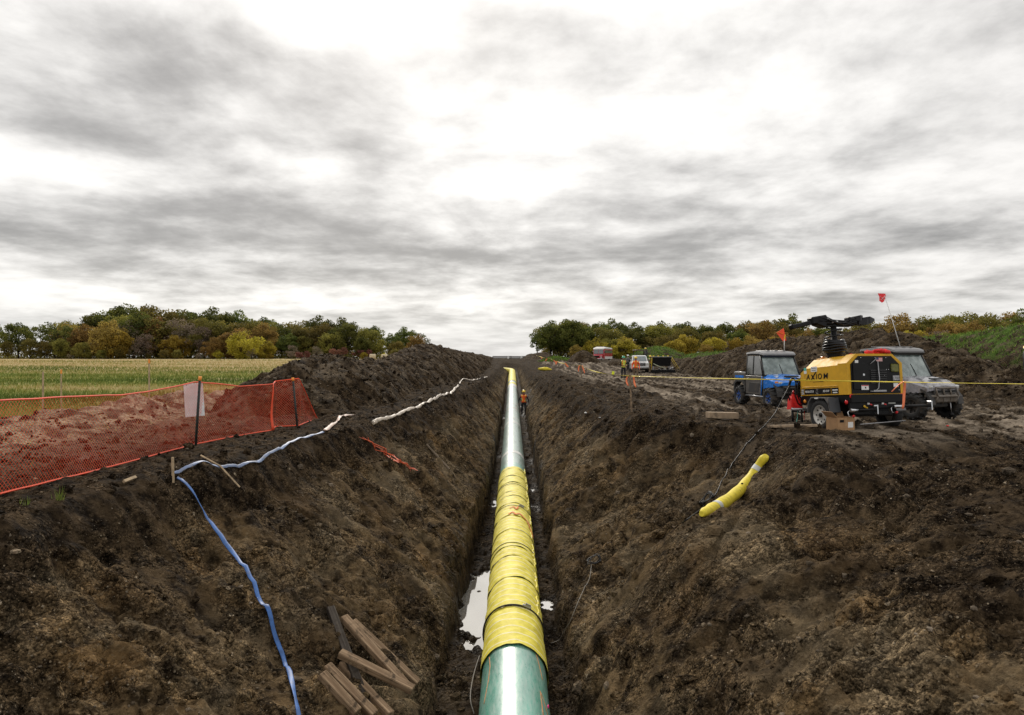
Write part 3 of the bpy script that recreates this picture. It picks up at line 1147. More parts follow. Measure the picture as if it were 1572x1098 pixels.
def pipe_tube(name, y0, y1, rad, mat, parent, dy=0.25, n=64, amp=0.0, taper=0.0, seed=0, skew=0.0):
    k = max(2, int((y1 - y0) / dy) + 1)
    ys = np.linspace(y0, y1, k)
    a = np.linspace(0, 2 * np.pi, n, endpoint=False)
    A, Y = np.meshgrid(a, ys)
    T = (Y - y0) / (y1 - y0)
    r = rad + taper * T
    if amp:
        r = r + amp * (fbm(np.cos(A) * 2.2 + 9, Y * 2.6 + np.sin(A) * 2, 3, 400 + seed) + 0.5 * np.abs(perlin(A * 3, Y * 9, 410 + seed)))
        r = r + amp * 1.3 * np.maximum(0, perlin(A * 1.5 + 3, Y * 4.0 + 1.5 * np.sin(A * 2 + seed), 420 + seed))
        r = r + 0.010 * np.exp(-((Y - y0) / 0.04) ** 2) * perlin(A * 2.5, A * 0 + seed * 3.7, 430)
        Y = Y + skew * np.cos(A + seed) * (1 - T) + 0.015 * perlin(A * 3, A * 0 + seed, 431) * (1 - T)
    V = np.stack([PX + np.cos(A) * r, Y, pipe_z(Y) + np.sin(A) * r], -1)
    i = np.arange(k - 1)[:, None] * n + np.arange(n)[None, :]
    j = np.arange(k - 1)[:, None] * n + (np.arange(n)[None, :] + 1) % n
    q = np.stack([i, j, j + n, i + n], -1).reshape(-1, 4)
    me = np_mesh(name, V.reshape(-1, 3), q[:, ::-1])
    return obj(name, me, mat, parent)


def build_pipeline():
    root = empty('pipeline', (0, 0, 0), 0, 'long green and yellow steel pipeline lying along the trench floor', 'pipeline')
    pipe_tube('pipe_section', -4.0, 24.5, PR, M_GREEN, root, 0.5)
    pipe_tube('pipe_section', 24.5, 70.0, PR, M_GREEN2, root, 0.5)
    pipe_tube('pipe_section', 70.0, 106.0, PR, M_GREEN2, root, 1.0)
    # wrapped stretch: overlapping sheets, the near one on top
    y = 9.75
    k = 0
    rn = random.Random(3)
    edges = []
    while y < 23.4:
        w = 1.45 if k == 0 else rn.choice((0.55, 0.8, 1.0, 1.25, 1.4)) * rn.uniform(0.9, 1.1)
        y1 = min(y + w, 23.6)
        o = pipe_tube('wrap_sheet', y, y1 + 0.05, PR + 0.030, M_WRAP, root, 0.04, 80, 0.009, -0.013, k, rn.uniform(-0.07, 0.07))
        edges.append(y)
        y = y1
        k += 1
    # seam flap running along the upper right of the sheets
    for e in edges[1:]:
        mb = MB()
        a0 = rn.uniform(0.45, 0.62)
        pts = []
        for s in range(10):
            yy = e - 0.05 + s * 0.1
            a = a0 + 0.05 * math.sin(s * 1.7)
            rr = PR + 0.036 + 0.012 * rn.random()
            pts.append((PX + math.cos(a) * rr, yy, pipe_z(yy) + math.sin(a) * rr))
        mb.tube(pts, 0.016, 6, flat=0.5)
        mb.build('wrap_flap', M_WRAP, root)
    # dark straps on some seams
    for i, yy in enumerate((11.15, 14.6, 17.9, 20.6)):
        mb = MB()
        pts = []
        for s in range(64):
            a = 2 * math.pi * s / 64
            yq = yy + 0.012 * math.sin(3 * a + i) - 0.05 * math.cos(a)
            rr = PR + 0.046
            pts.append((PX + math.cos(a) * rr, yq, pipe_z(yq) + math.sin(a) * rr))
        mb.tube(pts, 0.014 if i == 0 else 0.008, 6, closed=True)
        st = mb.build('strap', M_BLACK, root)
        if i in (0, 2):
            a = 1.15
            mb = MB()
            c = Vector((PX + math.cos(a) * (PR + 0.065), yy - 0.02, pipe_z(yy) + math.sin(a) * (PR + 0.065)))
            rot = Matrix.Rotation(-(a - math.pi / 2) * -1, 3, 'Y')
            rot = Matrix.Rotation(math.pi / 2 - a, 3, 'Y')
            mb.mat(M_STEEL).box(c, (0.15, 0.055, 0.03), rot, 0.008)
            mb.mat(M_BLACK).box(c + Vector((0.02, 0.0, 0.02)), (0.09, 0.045, 0.03), rot, 0.006)
            mb.build('buckle', None, st)
    # joint sleeves
    for (a, b, r) in ((26.6, 27.2, .006), (36.5, 37.2, .006), (38.6, 39.0, .005), (47.6, 48.3, .006), (58, 59, .006), (66, 70, .012)):
        pipe_tube('joint_sleeve', a, b, PR + r, M_SLEEVE, root, 0.2)
    pipe_tube('paint_ring', 44.6, 44.75, PR + 0.003, paint('faded_red_paint', (0.6, 0.25, 0.2), 0.6), root, 0.1)
    pipe_tube('wrap_sheet', 70.0, 73.0, PR + 0.02, M_WRAP, root, 0.25, 40, 0.004, 0, 31)
    pipe_tube('wrap_sheet', 76.0, 107.0, PR + 0.03, M_WRAP, root, 0.4, 40, 0.004, 0, 32)
    # bend to the left at the far end
    mb = MB()
    pts = []
    for s in range(14):
        a = s / 13 * math.pi / 2
        pts.append((PX - 3.2 + 3.2 * math.cos(a), 107 + 3.2 * math.sin(a), pipe_z(107 + 3.2 * math.sin(a)) + 0.15 * s / 13))
    pts.append((PX - 9, 110.2, pts[-1][2]))
    mb.tube(pts, PR + 0.03, 24)
    mb.build('bend', M_WRAP, root)

    # spray-paint marks that follow the pipe's skin: list of (angle, y)
    def mark(pts, w, mat, lift=0.0035):
        mb = MB()
        dense = []
        for (a0, y0), (a1, y1) in zip(pts[:-1], pts[1:]):
            for s in range(8):
                dense.append((a0 + (a1 - a0) * s / 8, y0 + (y1 - y0) * s / 8))
        dense.append(pts[-1])
        P = [(PX + math.cos(a) * (PR + lift), y, pipe_z(y) + math.sin(a) * (PR + lift)) for a, y in dense]
        U = [(math.cos(a), 0, math.sin(a)) for a, y in dense]
        mb.tube(P, w, 6, flat=0.18, up=U)
        mb.build('paint_mark', mat, root)
    mo = paint('pale_orange_marker', (0.72, 0.30, 0.10), 0.6)
    mark([(2.55, 8.55), (2.42, 9.0), (2.38, 9.4), (2.45, 9.74)], 0.008, mo)
    mark([(0.82, 9.74), (0.70, 9.45), (0.60, 9.15)], 0.008, mo)
    mark([(0.72, 8.2), (0.76, 8.75), (0.52, 8.45), (0.40, 8.3)], 0.008, mo)
    mark([(0.42, 8.6), (0.28, 8.75)], 0.018, M_PINK)
    # orange scrawl on the wrap
    mr = paint('faded_orange_spray', (0.80, 0.22, 0.06), 0.7)
    L2 = 0.05
    mark([(1.75, 17.6), (1.55, 17.75), (1.4, 17.5), (1.3, 17.8)], 0.022, mr, L2)
    mark([(1.8, 17.0), (1.6, 17.2), (1.45, 16.95), (1.25, 17.15), (1.05, 16.95), (0.8, 16.8), (0.6, 16.4), (0.4, 16.0)], 0.026, mr, L2)


build_pipeline()

# ------------------------------------------------------------------ trees
def leaf_material(name, c0, c1, c2):
    m = bpy.data.materials.new(name)
    t = NT(m)
    r = t.attr('rnd')
    oi = t.n('ShaderNodeObjectInfo').outputs['Random']
    c = t.ramp(r, [(0.0, c0), (0.55, c1), (1.0, c2)])
    hs = t.n('ShaderNodeHueSaturation')
    t.l(c, hs.inputs['Color'])
    t.l(t.mr(oi, 0, 1, 0.478, 0.522, False), hs.inputs['Hue'])
    t.l(t.mr(oi, 0, 1, 0.75, 1.3, False), hs.inputs['Value'])
    c = hs.outputs[0]
    t.set(col=c, rough=0.7, spec=0.2)
    tr = t.n('ShaderNodeBsdfTranslucent')
    t.l(c, tr.inputs[0])
    ms = t.n('ShaderNodeMixShader')
    ms.inputs[0].default_value = 0.45
    t.l(t.b.outputs[0], ms.inputs[1])
    t.l(tr.outputs[0], ms.inputs[2])
    t.l(ms.outputs[0], t.out.inputs[0])
    return m


LEAF = {
    'green': leaf_material('oak_leaf', (0.041, 0.054, 0.015), (0.116, 0.132, 0.029), (0.244, 0.238, 0.051)),
    'olive': leaf_material('olive_leaf', (0.068, 0.063, 0.018), (0.189, 0.165, 0.039), (0.342, 0.275, 0.063)),
    'rust': leaf_material('rust_leaf', (0.091, 0.056, 0.020), (0.281, 0.183, 0.051), (0.464, 0.305, 0.085)),
    'yellow': leaf_material('yellow_leaf', (0.152, 0.128, 0.022), (0.415, 0.323, 0.043), (0.550, 0.488, 0.073)),
    'red': leaf_material('red_shrub_leaf', (0.116, 0.059, 0.039), (0.268, 0.128, 0.085), (0.403, 0.207, 0.134)),
    'grey': leaf_material('bare_twig', (0.085, 0.067, 0.049), (0.201, 0.156, 0.112), (0.317, 0.244, 0.177)),
}
M_BARK = paint('bark', (0.032, 0.025, 0.019), 0.9, var=0.4, scale=3.0, spec=0.1)


def tree_meshes(seed, h, rx, z0, n_cl, n_leaf, leaf, shape='round', trunks=1):
    """trunk-with-limbs mesh and crown mesh, foot at the origin"""
    rn = np.random.default_rng(seed)
    rr = random.Random(seed)
    cz = (z0 + h) / 2
    rz = (h - z0) / 2
    cl = []
    for i in range(n_cl):
        for _ in range(60):
            v = rn.normal(size=3)
            v /= np.linalg.norm(v)
            rad = rn.uniform(0.45, 1.0) ** 0.5
            p = v * rad
            if shape == 'dome' and p[2] < -0.75:
                continue
            break
        k = 1.0 + 0.22 * math.sin(3 * math.atan2(p[1], p[0]) + seed) + 0.12 * math.sin(5 * math.atan2(p[1], p[0]) + 2 * seed)
        cl.append((p[0] * rx * k * 0.86, p[1] * rx * k * 0.86, cz + p[2] * rz * 0.88 * (1 + 0.12 * math.sin(4 * math.atan2(p[1], p[0]) + seed))))
    cl = np.array(cl)
    # trunk and limbs
    mb = MB()
    for q in range(trunks):
        off = (0, 0) if trunks == 1 else (rr.uniform(-.6, .6), rr.uniform(-.6, .6))
        top = Vector((off[0] * 2 + rr.uniform(-.4, .4), off[1] * 2 + rr.uniform(-.4, .4), z0 + rz * 1.1))
        r0 = 0.024 * h / (1 if trunks == 1 else 1.6)
        mid = Vector((off[0] + rr.uniform(-.25, .25), off[1], z0 * 0.6 + 0.5))
        mb.tube([(off[0], off[1], -0.4), mid * 0.5 + Vector((off[0] * .5, off[1] * .5, 0)), mid, top], [r0 * 1.3, r0, r0 * 0.85, r0 * 0.35], 6)
        for c in cl[q::max(3, n_cl // 16) * trunks]:
            s = mid + (top - mid) * rr.uniform(0.0, 0.75)
            e = Vector(c)
            m1 = s + (e - s) * 0.5 + Vector((rr.uniform(-.3, .3), rr.uniform(-.3, .3), rr.uniform(0.0, .6)))
            mb.tube([s, m1, e], [r0 * 0.42, r0 * 0.26, r0 * 0.1], 4)
    trunk = mb.mesh('trunk')
    trunk.materials.append(M_BARK)
    # crown
    n = n_cl * n_leaf
    ci = np.repeat(np.arange(n_cl), n_leaf)
    cr = rx * rn.uniform(0.20, 0.36, n_cl)
    v = rn.normal(size=(n, 3))
    v /= np.linalg.norm(v, axis=1)[:, None]
    v *= (rn.uniform(0.15, 1, n) ** 0.45)[:, None]
    v[:, 2] *= 0.75
    P = cl[ci] + v * cr[ci][:, None]
    a = rn.normal(size=(n, 3))
    a /= np.linalg.norm(a, axis=1)[:, None]
    b = np.cross(a, rn.normal(size=(n, 3)))
    b /= np.linalg.norm(b, axis=1)[:, None]
    sz = leaf * rn.uniform(0.55, 1.3, n)[:, None]
    V = np.stack([P - a * sz, P + b * sz * 0.62, P + a * sz, P - b * sz * 0.62], 1).reshape(-1, 3)
    q = np.arange(n * 4).reshape(-1, 4)
    me = np_mesh('crown', V, q, None, smooth=False)
    clr = rn.uniform(0, 1, n_cl)
    rnd = np.clip(0.5 * clr[ci] + 0.5 * rn.uniform(0, 1, n), 0, 1)
    add_attr(me, 'rnd', np.repeat(rnd, 4))
    return trunk, me


PROTO = {}


def protos():
    #           n  h     rx   z0  clumps leaves leaf
    for kind, (cnt, h, rx, z0, ncl, nl, lf, tr) in {
            'green': (3, 12.0, 5.2, 1.4, 60, 120, 0.25, 1), 'olive': (3, 11.0, 5.2, 0.7, 60, 115, 0.24, 1),
            'rust': (3, 10.0, 5.0, 0.2, 64, 110, 0.23, 2), 'yellow': (3, 6.0, 3.9, 0.1, 50, 105, 0.19, 3),
            'red': (2, 3.2, 2.4, 0.1, 26, 90, 0.16, 3), 'grey': (2, 7.0, 3.0, 0.6, 34, 60, 0.13, 3), 'sparse': (3, 10.5, 4.4, 3.0, 26, 75, 0.24, 2)}.items():
        PROTO[kind] = []
        for i in range(cnt):
            t, c = tree_meshes(900 + 31 * i + sum(map(ord, kind)), h, rx, z0, ncl, nl, lf, 'dome' if kind in ('green', 'olive') else 'round', tr)
            c.materials.append(LEAF['green' if kind == 'sparse' else kind])
            PROTO[kind].append((t, c, h))


protos()
ORD = ['first', 'second', 'third', 'fourth', 'fifth', 'sixth', 'seventh', 'eighth', 'ninth', 'tenth', 'eleventh', 'twelfth', 'thirteenth', 'fourteenth', 'fifteenth',
       'sixteenth', 'seventeenth', 'eighteenth', 'nineteenth', 'twentieth', 'twenty-first', 'twenty-second', 'twenty-third', 'twenty-fourth', 'twenty-fifth', 'twenty-sixth', 'twenty-seventh', 'twenty-eighth', 'twenty-ninth', 'thirtieth']
WORD = {'green': 'dark green oak', 'olive': 'olive leaved tree', 'rust': 'rusty brown tree', 'yellow': 'yellow green bushy tree', 'red': 'low reddish shrub',
        'grey': 'half bare grey brown tree', 'sparse': 'open crowned oak'}
NAME = {'green': 'oak_tree', 'olive': 'broadleaf_tree', 'rust': 'autumn_tree', 'yellow': 'bushy_tree', 'red': 'shrub', 'grey': 'bare_tree', 'sparse': 'oak_tree'}
_rt = random.Random(21)


def place_tree(kind, px, top_py, d, label, group, wide=1.0):
    t, c, h = PROTO[kind][_rt.randrange(len(PROTO[kind]))]
    x = (px - 786) / FPX * d
    z = H(x, d) - 0.05
    hh = CAMZ + (548 - top_py) / FPX * d - z
    s = hh / h * 0.99
    root = empty(NAME[kind], (x, d, z), _rt.uniform(0, 6.28), label, 'shrub' if kind == 'red' else 'tree', group)
    sw = s * wide * _rt.uniform(0.92, 1.12)
    root.scale = (sw, sw, s)
    obj('trunk', t, None, root)
    obj('crown', c, None, root)
    return root


def wood(side, skyline, rows, x0, x1, group):
    sx = [p[0] for p in skyline]
    sy = [p[1] for p in skyline]
    for row, (dist, step, drop, kinds, rowname) in enumerate(rows):
        px = x0 + _rt.uniform(0, step)
        seen = {}
        while px < x1:
            top = np.interp(px, sx, sy)
            base = 549.0
            k = kinds[_rt.randrange(len(kinds))]
            frac = drop + _rt.uniform(-0.10, 0.06)
            if k == 'red':
                frac = min(frac, 0.30)
            if k == 'yellow':
                frac = min(frac, 0.62)
            tp = base - (base - top) * frac
            seen[k] = seen.get(k, 0) + 1
            lab = '%s, %s from left among its kind, %s wood %s' % (WORD[k], ORD[min(seen[k] - 1, 29)], side, rowname)
            place_tree(k, px, tp, dist * _rt.uniform(0.97, 1.03), lab, group)
            px += step * _rt.uniform(0.7, 1.3)


SKY_L = [(-80, 492), (0, 491), (60, 490), (100, 489), (150, 478), (180, 468), (240, 461), (300, 467), (340, 466), (400, 477), (440, 483), (470, 484), (540, 485), (580, 497), (610, 500), (640, 503), (660, 512)]
wood('left', SKY_L, [
    (205, 40, 1.0, ['green', 'green', 'green', 'olive'], 'back row'),
    (192, 40, 0.84, ['olive', 'rust', 'green', 'olive'], 'middle row'),
], 95, 640, 'trees of the left wood')
wood('left', SKY_L, [
    (183, 40, 0.70, ['rust', 'rust', 'olive', 'rust', 'grey'], 'front row'),
    (177, 46, 0.48, ['yellow', 'yellow', 'rust', 'grey', 'yellow', 'olive'], 'front edge'),
], 95, 420, 'trees of the left wood')
wood('left', SKY_L, [
    (184, 44, 0.66, ['olive', 'green', 'rust', 'olive'], 'near end'),
    (177, 40, 0.34, ['red', 'yellow', 'grey', 'red', 'olive'], 'shrub edge'),
], 425, 640, 'trees of the left wood')
for _i, _px in enumerate((-40, -8, 28, 60, 88)):
    place_tree('sparse' if _i != 2 else 'green', _px, 491 + 3 * (_i % 2), 186 + 5 * (_i % 2), 'thin stand tree with open crown, %s from the left picture edge' % ORD[_i], 'thin stand left of the wood')
for _i, _px in enumerate((-20, 12, 46, 72, 92)):
    place_tree('olive', _px, 516 + 4 * (_i % 2), 180, 'small olive tree under the thin oaks, %s from the left' % ORD[_i], 'thin stand left of the wood', 0.9)
place_tree('sparse', 640, 506, 196, 'lone open crowned oak at the right end of the left wood', 'trees of the left wood')

SKY_R = [(815, 530), (826, 505), (845, 490), (870, 486), (905, 490), (940, 486), (980, 492), (1020, 486), (1060, 488), (1095, 497), (1130, 492), (1160, 484), (1215, 481), (1250, 495), (1290, 492),
         (1340, 486), (1400, 482), (1440, 480), (1480, 474), (1530, 478), (1572, 474), (1660, 474)]
wood('right', SKY_R, [
    (205, 34, 1.0, ['green', 'green', 'olive'], 'back row'),
    (192, 36, 0.86, ['green', 'olive', 'rust', 'olive'], 'middle row'),
], 842, 1260, 'trees of the right wood')
wood('right', SKY_R, [
    (183, 34, 0.62, ['yellow', 'rust', 'olive', 'yellow'], 'front row'),
    (176, 38, 0.46, ['yellow', 'yellow', 'rust', 'grey'], 'front edge'),
], 905, 1260, 'trees of the right wood')
wood('far right', SKY_R, [
    (172, 34, 1.0, ['olive', 'rust', 'green', 'olive', 'sparse'], 'back row'),
    (160, 32, 0.80, ['olive', 'rust', 'yellow', 'olive'], 'middle row'),
    (150, 32, 0.66, ['yellow', 'rust', 'olive', 'grey'], 'front row'),
], 1265, 1640, 'trees above the grassy heap')
place_tree('green', 846, 490, 186, 'big dark oak at the left end of the right wood', 'trees of the right wood', 1.15)
place_tree('green', 876, 486, 183, 'big dark oak directly above the grey fill cone', 'trees of the right wood', 1.1)
place_tree('sparse', 826, 512, 182, 'small crooked oak leaning out over the gap in the woods', 'trees of the right wood', 0.9)
place_tree('rust', 884, 528, 172, 'small orange tree directly behind the grey fill cone', 'trees of the right wood')


wood('left', SKY_L, [(212, 17, 0.34, ['olive', 'green', 'rust', 'olive'], 'undergrowth')], 92, 640, 'undergrowth of the left wood')
wood('left', SKY_L, [(174, 26, 0.20, ['red', 'yellow', 'grey', 'olive'], 'field margin')], 92, 600, 'undergrowth of the left wood')
wood('right', SKY_R, [(210, 17, 0.34, ['olive', 'green', 'rust', 'olive'], 'undergrowth')], 835, 1260, 'undergrowth of the right wood')


def undergrowth(name, px0, px1, d0, d1, n, label):
    px = RNG.uniform(px0, px1, n)
    y = RNG.uniform(d0, d1, n)
    x = (px - 786) / FPX * y
    top = 1.1 + 1.5 * np.clip(perlin(x / 4.0, y / 6.0, 610) + 0.3, 0, 1)
    z = ground(x, y) + RNG.uniform(0, 1, n) ** 1.3 * top
    P = np.stack([x, y, z], -1)
    a = RNG.normal(size=(n, 3))
    a /= np.linalg.norm(a, axis=1)[:, None]
    b = np.cross(a, RNG.normal(size=(n, 3)))
    b /= np.linalg.norm(b, axis=1)[:, None]
    sz = RNG.uniform(0.12, 0.30, n)[:, None]
    V = np.stack([P - a * sz, P + b * sz * .6, P + a * sz, P - b * sz * .6], 1).reshape(-1, 3)
    me = np_mesh(name, V, np.arange(n * 4).reshape(-1, 4), None, smooth=False)
    add_attr(me, 'rnd', np.repeat(np.clip(RNG.uniform(0, .7, n) + .3 * perlin(x / 3, y / 3, 611), 0, 1), 4))
    tag(obj(name, me, LEAF['olive']), label, 'undergrowth', kind='stuff')


undergrowth('undergrowth', -70, 645, 183, 200, 19000, 'dense low brush under the trees of the left wood')
undergrowth('undergrowth', 822, 1270, 184, 200, 12000, 'dense low brush under the trees of the right wood')


# ------------------------------------------------------------------ grass
def blades(name, P, hgt, wid, lean, rnd, mat):
    n = len(P)
    a = RNG.uniform(0, 6.28, n)
    w = np.stack([np.cos(a), np.sin(a), np.zeros(n)], -1) * wid[:, None]
    l = RNG.normal(0, 1, (n, 2)) * lean
    tip = P + np.stack([l[:, 0] * hgt, l[:, 1] * hgt, hgt], -1)
    V = np.stack([P - w, P + w, tip], 1).reshape(-1, 3)
    me = np_mesh(name, V, None, np.arange(n * 3).reshape(-1, 3), smooth=False)
    add_attr(me, 'rnd', np.repeat(rnd, 3))
    return obj(name, me, mat)


def grass():
    m = bpy.data.materials.new('field_grass_blade')
    t = NT(m)
    c = t.ramp(t.attr('rnd'), [(0.0, (0.08, 0.13, 0.02)), (0.35, (0.19, 0.23, 0.045)), (0.55, (0.36, 0.32, 0.09)), (0.75, (0.52, 0.41, 0.19)), (1.0, (0.70, 0.57, 0.33))])
    t.set(col=c, rough=0.8, spec=0.2)
    N = 110000
    u = RNG.uniform(-1.05, -0.2, N)
    y = np.exp(RNG.uniform(math.log(12), math.log(150), N))
    x = u * y
    z, a = ground(x, y, True)
    keep = (a['field'] > 0.35) & (EXTRA[0](x, y) < -50)
    x, y, z = x[keep], y[keep], z[keep]
    th = R(7)
    xr, yr = x * math.cos(th) - y * math.sin(th), x * math.sin(th) + y * math.cos(th)
    band = fbm(xr * 0.02, yr * 0.085, 3, 500) + 0.8 * ss(70, 105, y) + RNG.normal(0, 0.22, len(x))
    rnd = np.clip(0.31 + 0.5 * band + RNG.normal(0, 0.1, len(x)), 0, 1)
    rnd = np.where((y < 32) & (rnd > 0.55) & (RNG.uniform(0, 1, len(x)) < 0.8), 0.42, rnd)
    hg = RNG.uniform(0.06, 0.22, len(x)) * (1 + y / 120)
    o = blades('field_grass', np.stack([x, y, z - 0.01], -1), hg, 0.004 * (1 + y / 9), 0.45, rnd, m)
    tag(o, 'green and straw coloured grass of the left field', 'grass', kind='stuff')
    # grass on the overgrown heaps
    Ps = []
    for (X, Y, Z), cnt in zip(HEAPS[2:6], (42000, 9000, 9000, 4000)):
        k = RNG.integers(0, X.size, cnt)
        P = np.stack([X.ravel()[k], Y.ravel()[k], Z.ravel()[k]], -1) + RNG.normal(0, 0.12, (cnt, 3)) * np.array([1, 1, 0])
        th = R(25)
        f = fbm((P[:, 0] * math.cos(th) - P[:, 1] * math.sin(th)) * 0.35, (P[:, 0] * math.sin(th) + P[:, 1] * math.cos(th) + P[:, 2] * 2) * 0.9, 3, 520)
        P = P[f > -0.12]
        Ps.append(P)
    P = np.concatenate(Ps)
    m2 = bpy.data.materials.new('heap_grass_blade')
    t = NT(m2)
    c = t.ramp(t.attr('rnd'), [(0.0, (0.045, 0.095, 0.012)), (0.6, (0.13, 0.24, 0.03)), (1.0, (0.28, 0.37, 0.06))])
    t.set(col=c, rough=0.8, spec=0.2)
    o = blades('heap_grass', P, RNG.uniform(0.08, 0.24, len(P)) * (1 + P[:, 1] / 150), 0.006 * (1 + P[:, 1] / 18), 0.5, RNG.uniform(0, 1, len(P)), m2)
    tag(o, 'bright green grass growing on the soil heaps', 'grass', kind='stuff')
    # weeds and straw by the fence
    N = 9000
    x = RNG.uniform(-13, -6.2, N)
    y = RNG.uniform(7.5, 30, N)
    z, a = ground(x, y, True)
    k = (a['straw'] > RNG.uniform(0.1, 1.0, N)) | (RNG.uniform(0, 1, N) < 0.01)
    x, y, z = x[k], y[k], z[k]
    o = blades('dry_straw', np.stack([x, y, z], -1), RNG.uniform(0.03, 0.14, len(x)), np.full(len(x), 0.006), 1.4, RNG.uniform(0.45, 1, len(x)), m)
    tag(o, 'dry straw and weeds on the berm behind the orange fence', 'straw', kind='stuff')
    # green sprigs on the near bank
    for i, (px, py, words) in enumerate(((90, 765, 'between the fence and the trench lip, the taller one'), (38, 772, 'between the fence and the lip, nearest the left edge'))):
        c = hit(px, py)
        n = 26 if i == 0 else 12
        P = np.tile(np.array(c), (n, 1)) + RNG.normal(0, 0.03, (n, 3)) * np.array([1, 1, 0])
        P[:, 2] -= 0.01
        o = blades('grass_tuft', P, RNG.uniform(0.08, 0.2, n) * (1 if i == 0 else 0.6), np.full(n, 0.005), 0.25, RNG.uniform(0.1, 0.4, n), m)
        tag(o, 'small green grass tuft ' + words, 'grass tuft', kind='stuff')


grass()


# ------------------------------------------------------------------ orange mesh fence
M_MESH = paint('orange_plastic_mesh', (0.88, 0.10, 0.035), 0.5)
M_POST = paint('dark_green_steel_post', (0.015, 0.022, 0.018), 0.5)
M_TIP = paint('orange_tip', (0.95, 0.33, 0.05), 0.6)
M_WOOD = paint('raw_stake_wood', (0.42, 0.31, 0.19), 0.75, var=0.3, scale=9, dirt=0.15)
M_WOODD = paint('muddy_timber', (0.25, 0.175, 0.11), 0.8, var=0.35, scale=7, dirt=0.4, dirtcol=(0.045, 0.033, 0.022), bump=0.4)


def fence():
    root = empty('mesh_fence', (-6.05, 13.0, 0), 0, 'orange plastic mesh safety fence on dark posts left of the trench', 'fence')
    root.location = (0, 0, 0)
    pts = [(-6.35, 5.4), (-6.12, 8.2), (-6.08, 10.6), (-6.05, 13.0), (-5.75, 14.4), (-5.42, 15.5), (-5.62, 16.2), (-5.12, 16.4), (-5.2, 17.4), (-5.32, 18.6)]
    hts = [1.14, 1.13, 1.06, 1.18, 1.03, 1.06, 1.08, 1.12, 0.60, 0.06]
    pts = np.array(pts)
    seg = np.concatenate([[0], np.cumsum(np.hypot(*np.diff(pts, axis=0).T))])
    Lt = seg[-1]
    sag = lambda s: 0.05 * np.sin(s * 1.3) + 0.03 * np.sin(s * 3.1 + 1)

    cs = np.linspace(0, Lt, 80)
    cg = topz(np.interp(cs, seg, pts[:, 0]), np.interp(cs, seg, pts[:, 1]))
    cg = np.convolve(np.pad(cg, 6, mode='edge'), np.ones(13) / 13, mode='valid')

    def F(s, v):
        s = np.clip(s, 0, Lt)
        x = np.interp(s, seg, pts[:, 0]) + 0.05 * np.sin(s * 2.3 + v * 2.0) * v * (1 - v) * 4
        y = np.interp(s, seg, pts[:, 1])
        g = np.interp(s, cs, cg)
        hh = np.interp(s, seg, hts) + 0.015 * np.sin(s * 1.7)
        return np.stack([x, y, g + 0.03 + v * hh], -1)
    # a net of little strips: two families of diagonal strands, real ribbons 9 mm wide
    pitch = 0.056
    rows = 38
    vs = np.linspace(0, 1, rows + 1)
    V = []
    Q = []
    k0 = 0
    ns = int(Lt / pitch)
    w = 0.0038
    for fam in (1, -1):
        S0 = np.arange(-rows, ns + rows) * pitch
        S = S0[:, None] + fam * (vs[None, :] - 0.5) * rows * pitch * 0.5
        ok = ((S > 0.0) & (S < Lt)).sum(1) > 3
        S = S[ok]
        VV = np.broadcast_to(vs[None, :], S.shape)
        A = F((S - w).ravel(), VV.ravel()).reshape(*S.shape, 3)
        B = F((S + w).ravel(), VV.ravel()).reshape(*S.shape, 3)
        n, c = S.shape
        arr = np.stack([A, B], 2).reshape(-1, 3)
        i = (np.arange(n)[:, None] * c + np.arange(c - 1)[None, :]) * 2 + k0
        Q.append(np.stack([i, i + 1, i + 3, i + 2], -1).reshape(-1, 4))
        V.append(arr)
        k0 += len(arr)
    me = np_mesh('mesh_net', np.concatenate(V), np.concatenate(Q), None, False)
    tag(obj('mesh_net', me, M_MESH, root), kind='stuff')
    s = np.linspace(0, Lt, 260)
    for v, nm in ((0.0, 'bottom_cord'), (1.0, 'top_cord')):
        P = F(s, np.full_like(s, v))
        MB().tube([tuple(p) for p in P], 0.013, 5).build(nm, M_MESH, root)
    # bunched fold of mesh near the second post
    P = [tuple(p) for p in F(np.full(14, seg[5]), np.linspace(0, 1, 14))]
    MB().tube(P, [0.08 - 0.004 * i for i in range(14)], 7, flat=0.25).build('mesh_fold', M_MESH, root)
    for (px, py, d, hgt, lean) in ((299, 683, 12.93, 1.30, 0.10), (458, 656, 16.25, 1.18, -0.13)):
        x = (px - 786) / FPX * d
        z = H(x, d)
        mb = MB()
        top = Vector((x + lean, d, z + hgt))
        bot = Vector((x, d, z - 0.25))
        mb.tube([bot, top], 0.024, 6)
        for k in range(9):
            q = bot + (top - bot) * (0.3 + 0.075 * k)
            mb.box(q + Vector((0.0, -0.026, 0)), (0.02, 0.02, 0.025))
        p = mb.build('post', M_POST, root)
        MB().tube([top - (top - bot).normalized() * 0.06, top + (top - bot).normalized() * 0.02], 0.032, 8).build('cap', M_TIP, p)
    # white board hung behind the mesh beside the first post
    b = empty('notice_board', (0, 0, 0), 0, 'white blank notice board hung on the orange fence beside a post', 'sign')
    c = at(298, 612, 13.15)
    mb = MB()
    mb.box((0, 0, 0), (0.34, 0.012, 0.64), None, 0.003)
    o = mb.build('board', paint('white_board', (0.80, 0.80, 0.80), 0.5, dirt=0.05), b)
    MB().tube([(-0.12, -0.012, 0.29), (-0.12, 0.012, 0.29)], 0.008, 6).build('tie', M_BLACK, b)
    b.location = c
    b.rotation_euler = (R(-3), R(-3), R(28))


fence()


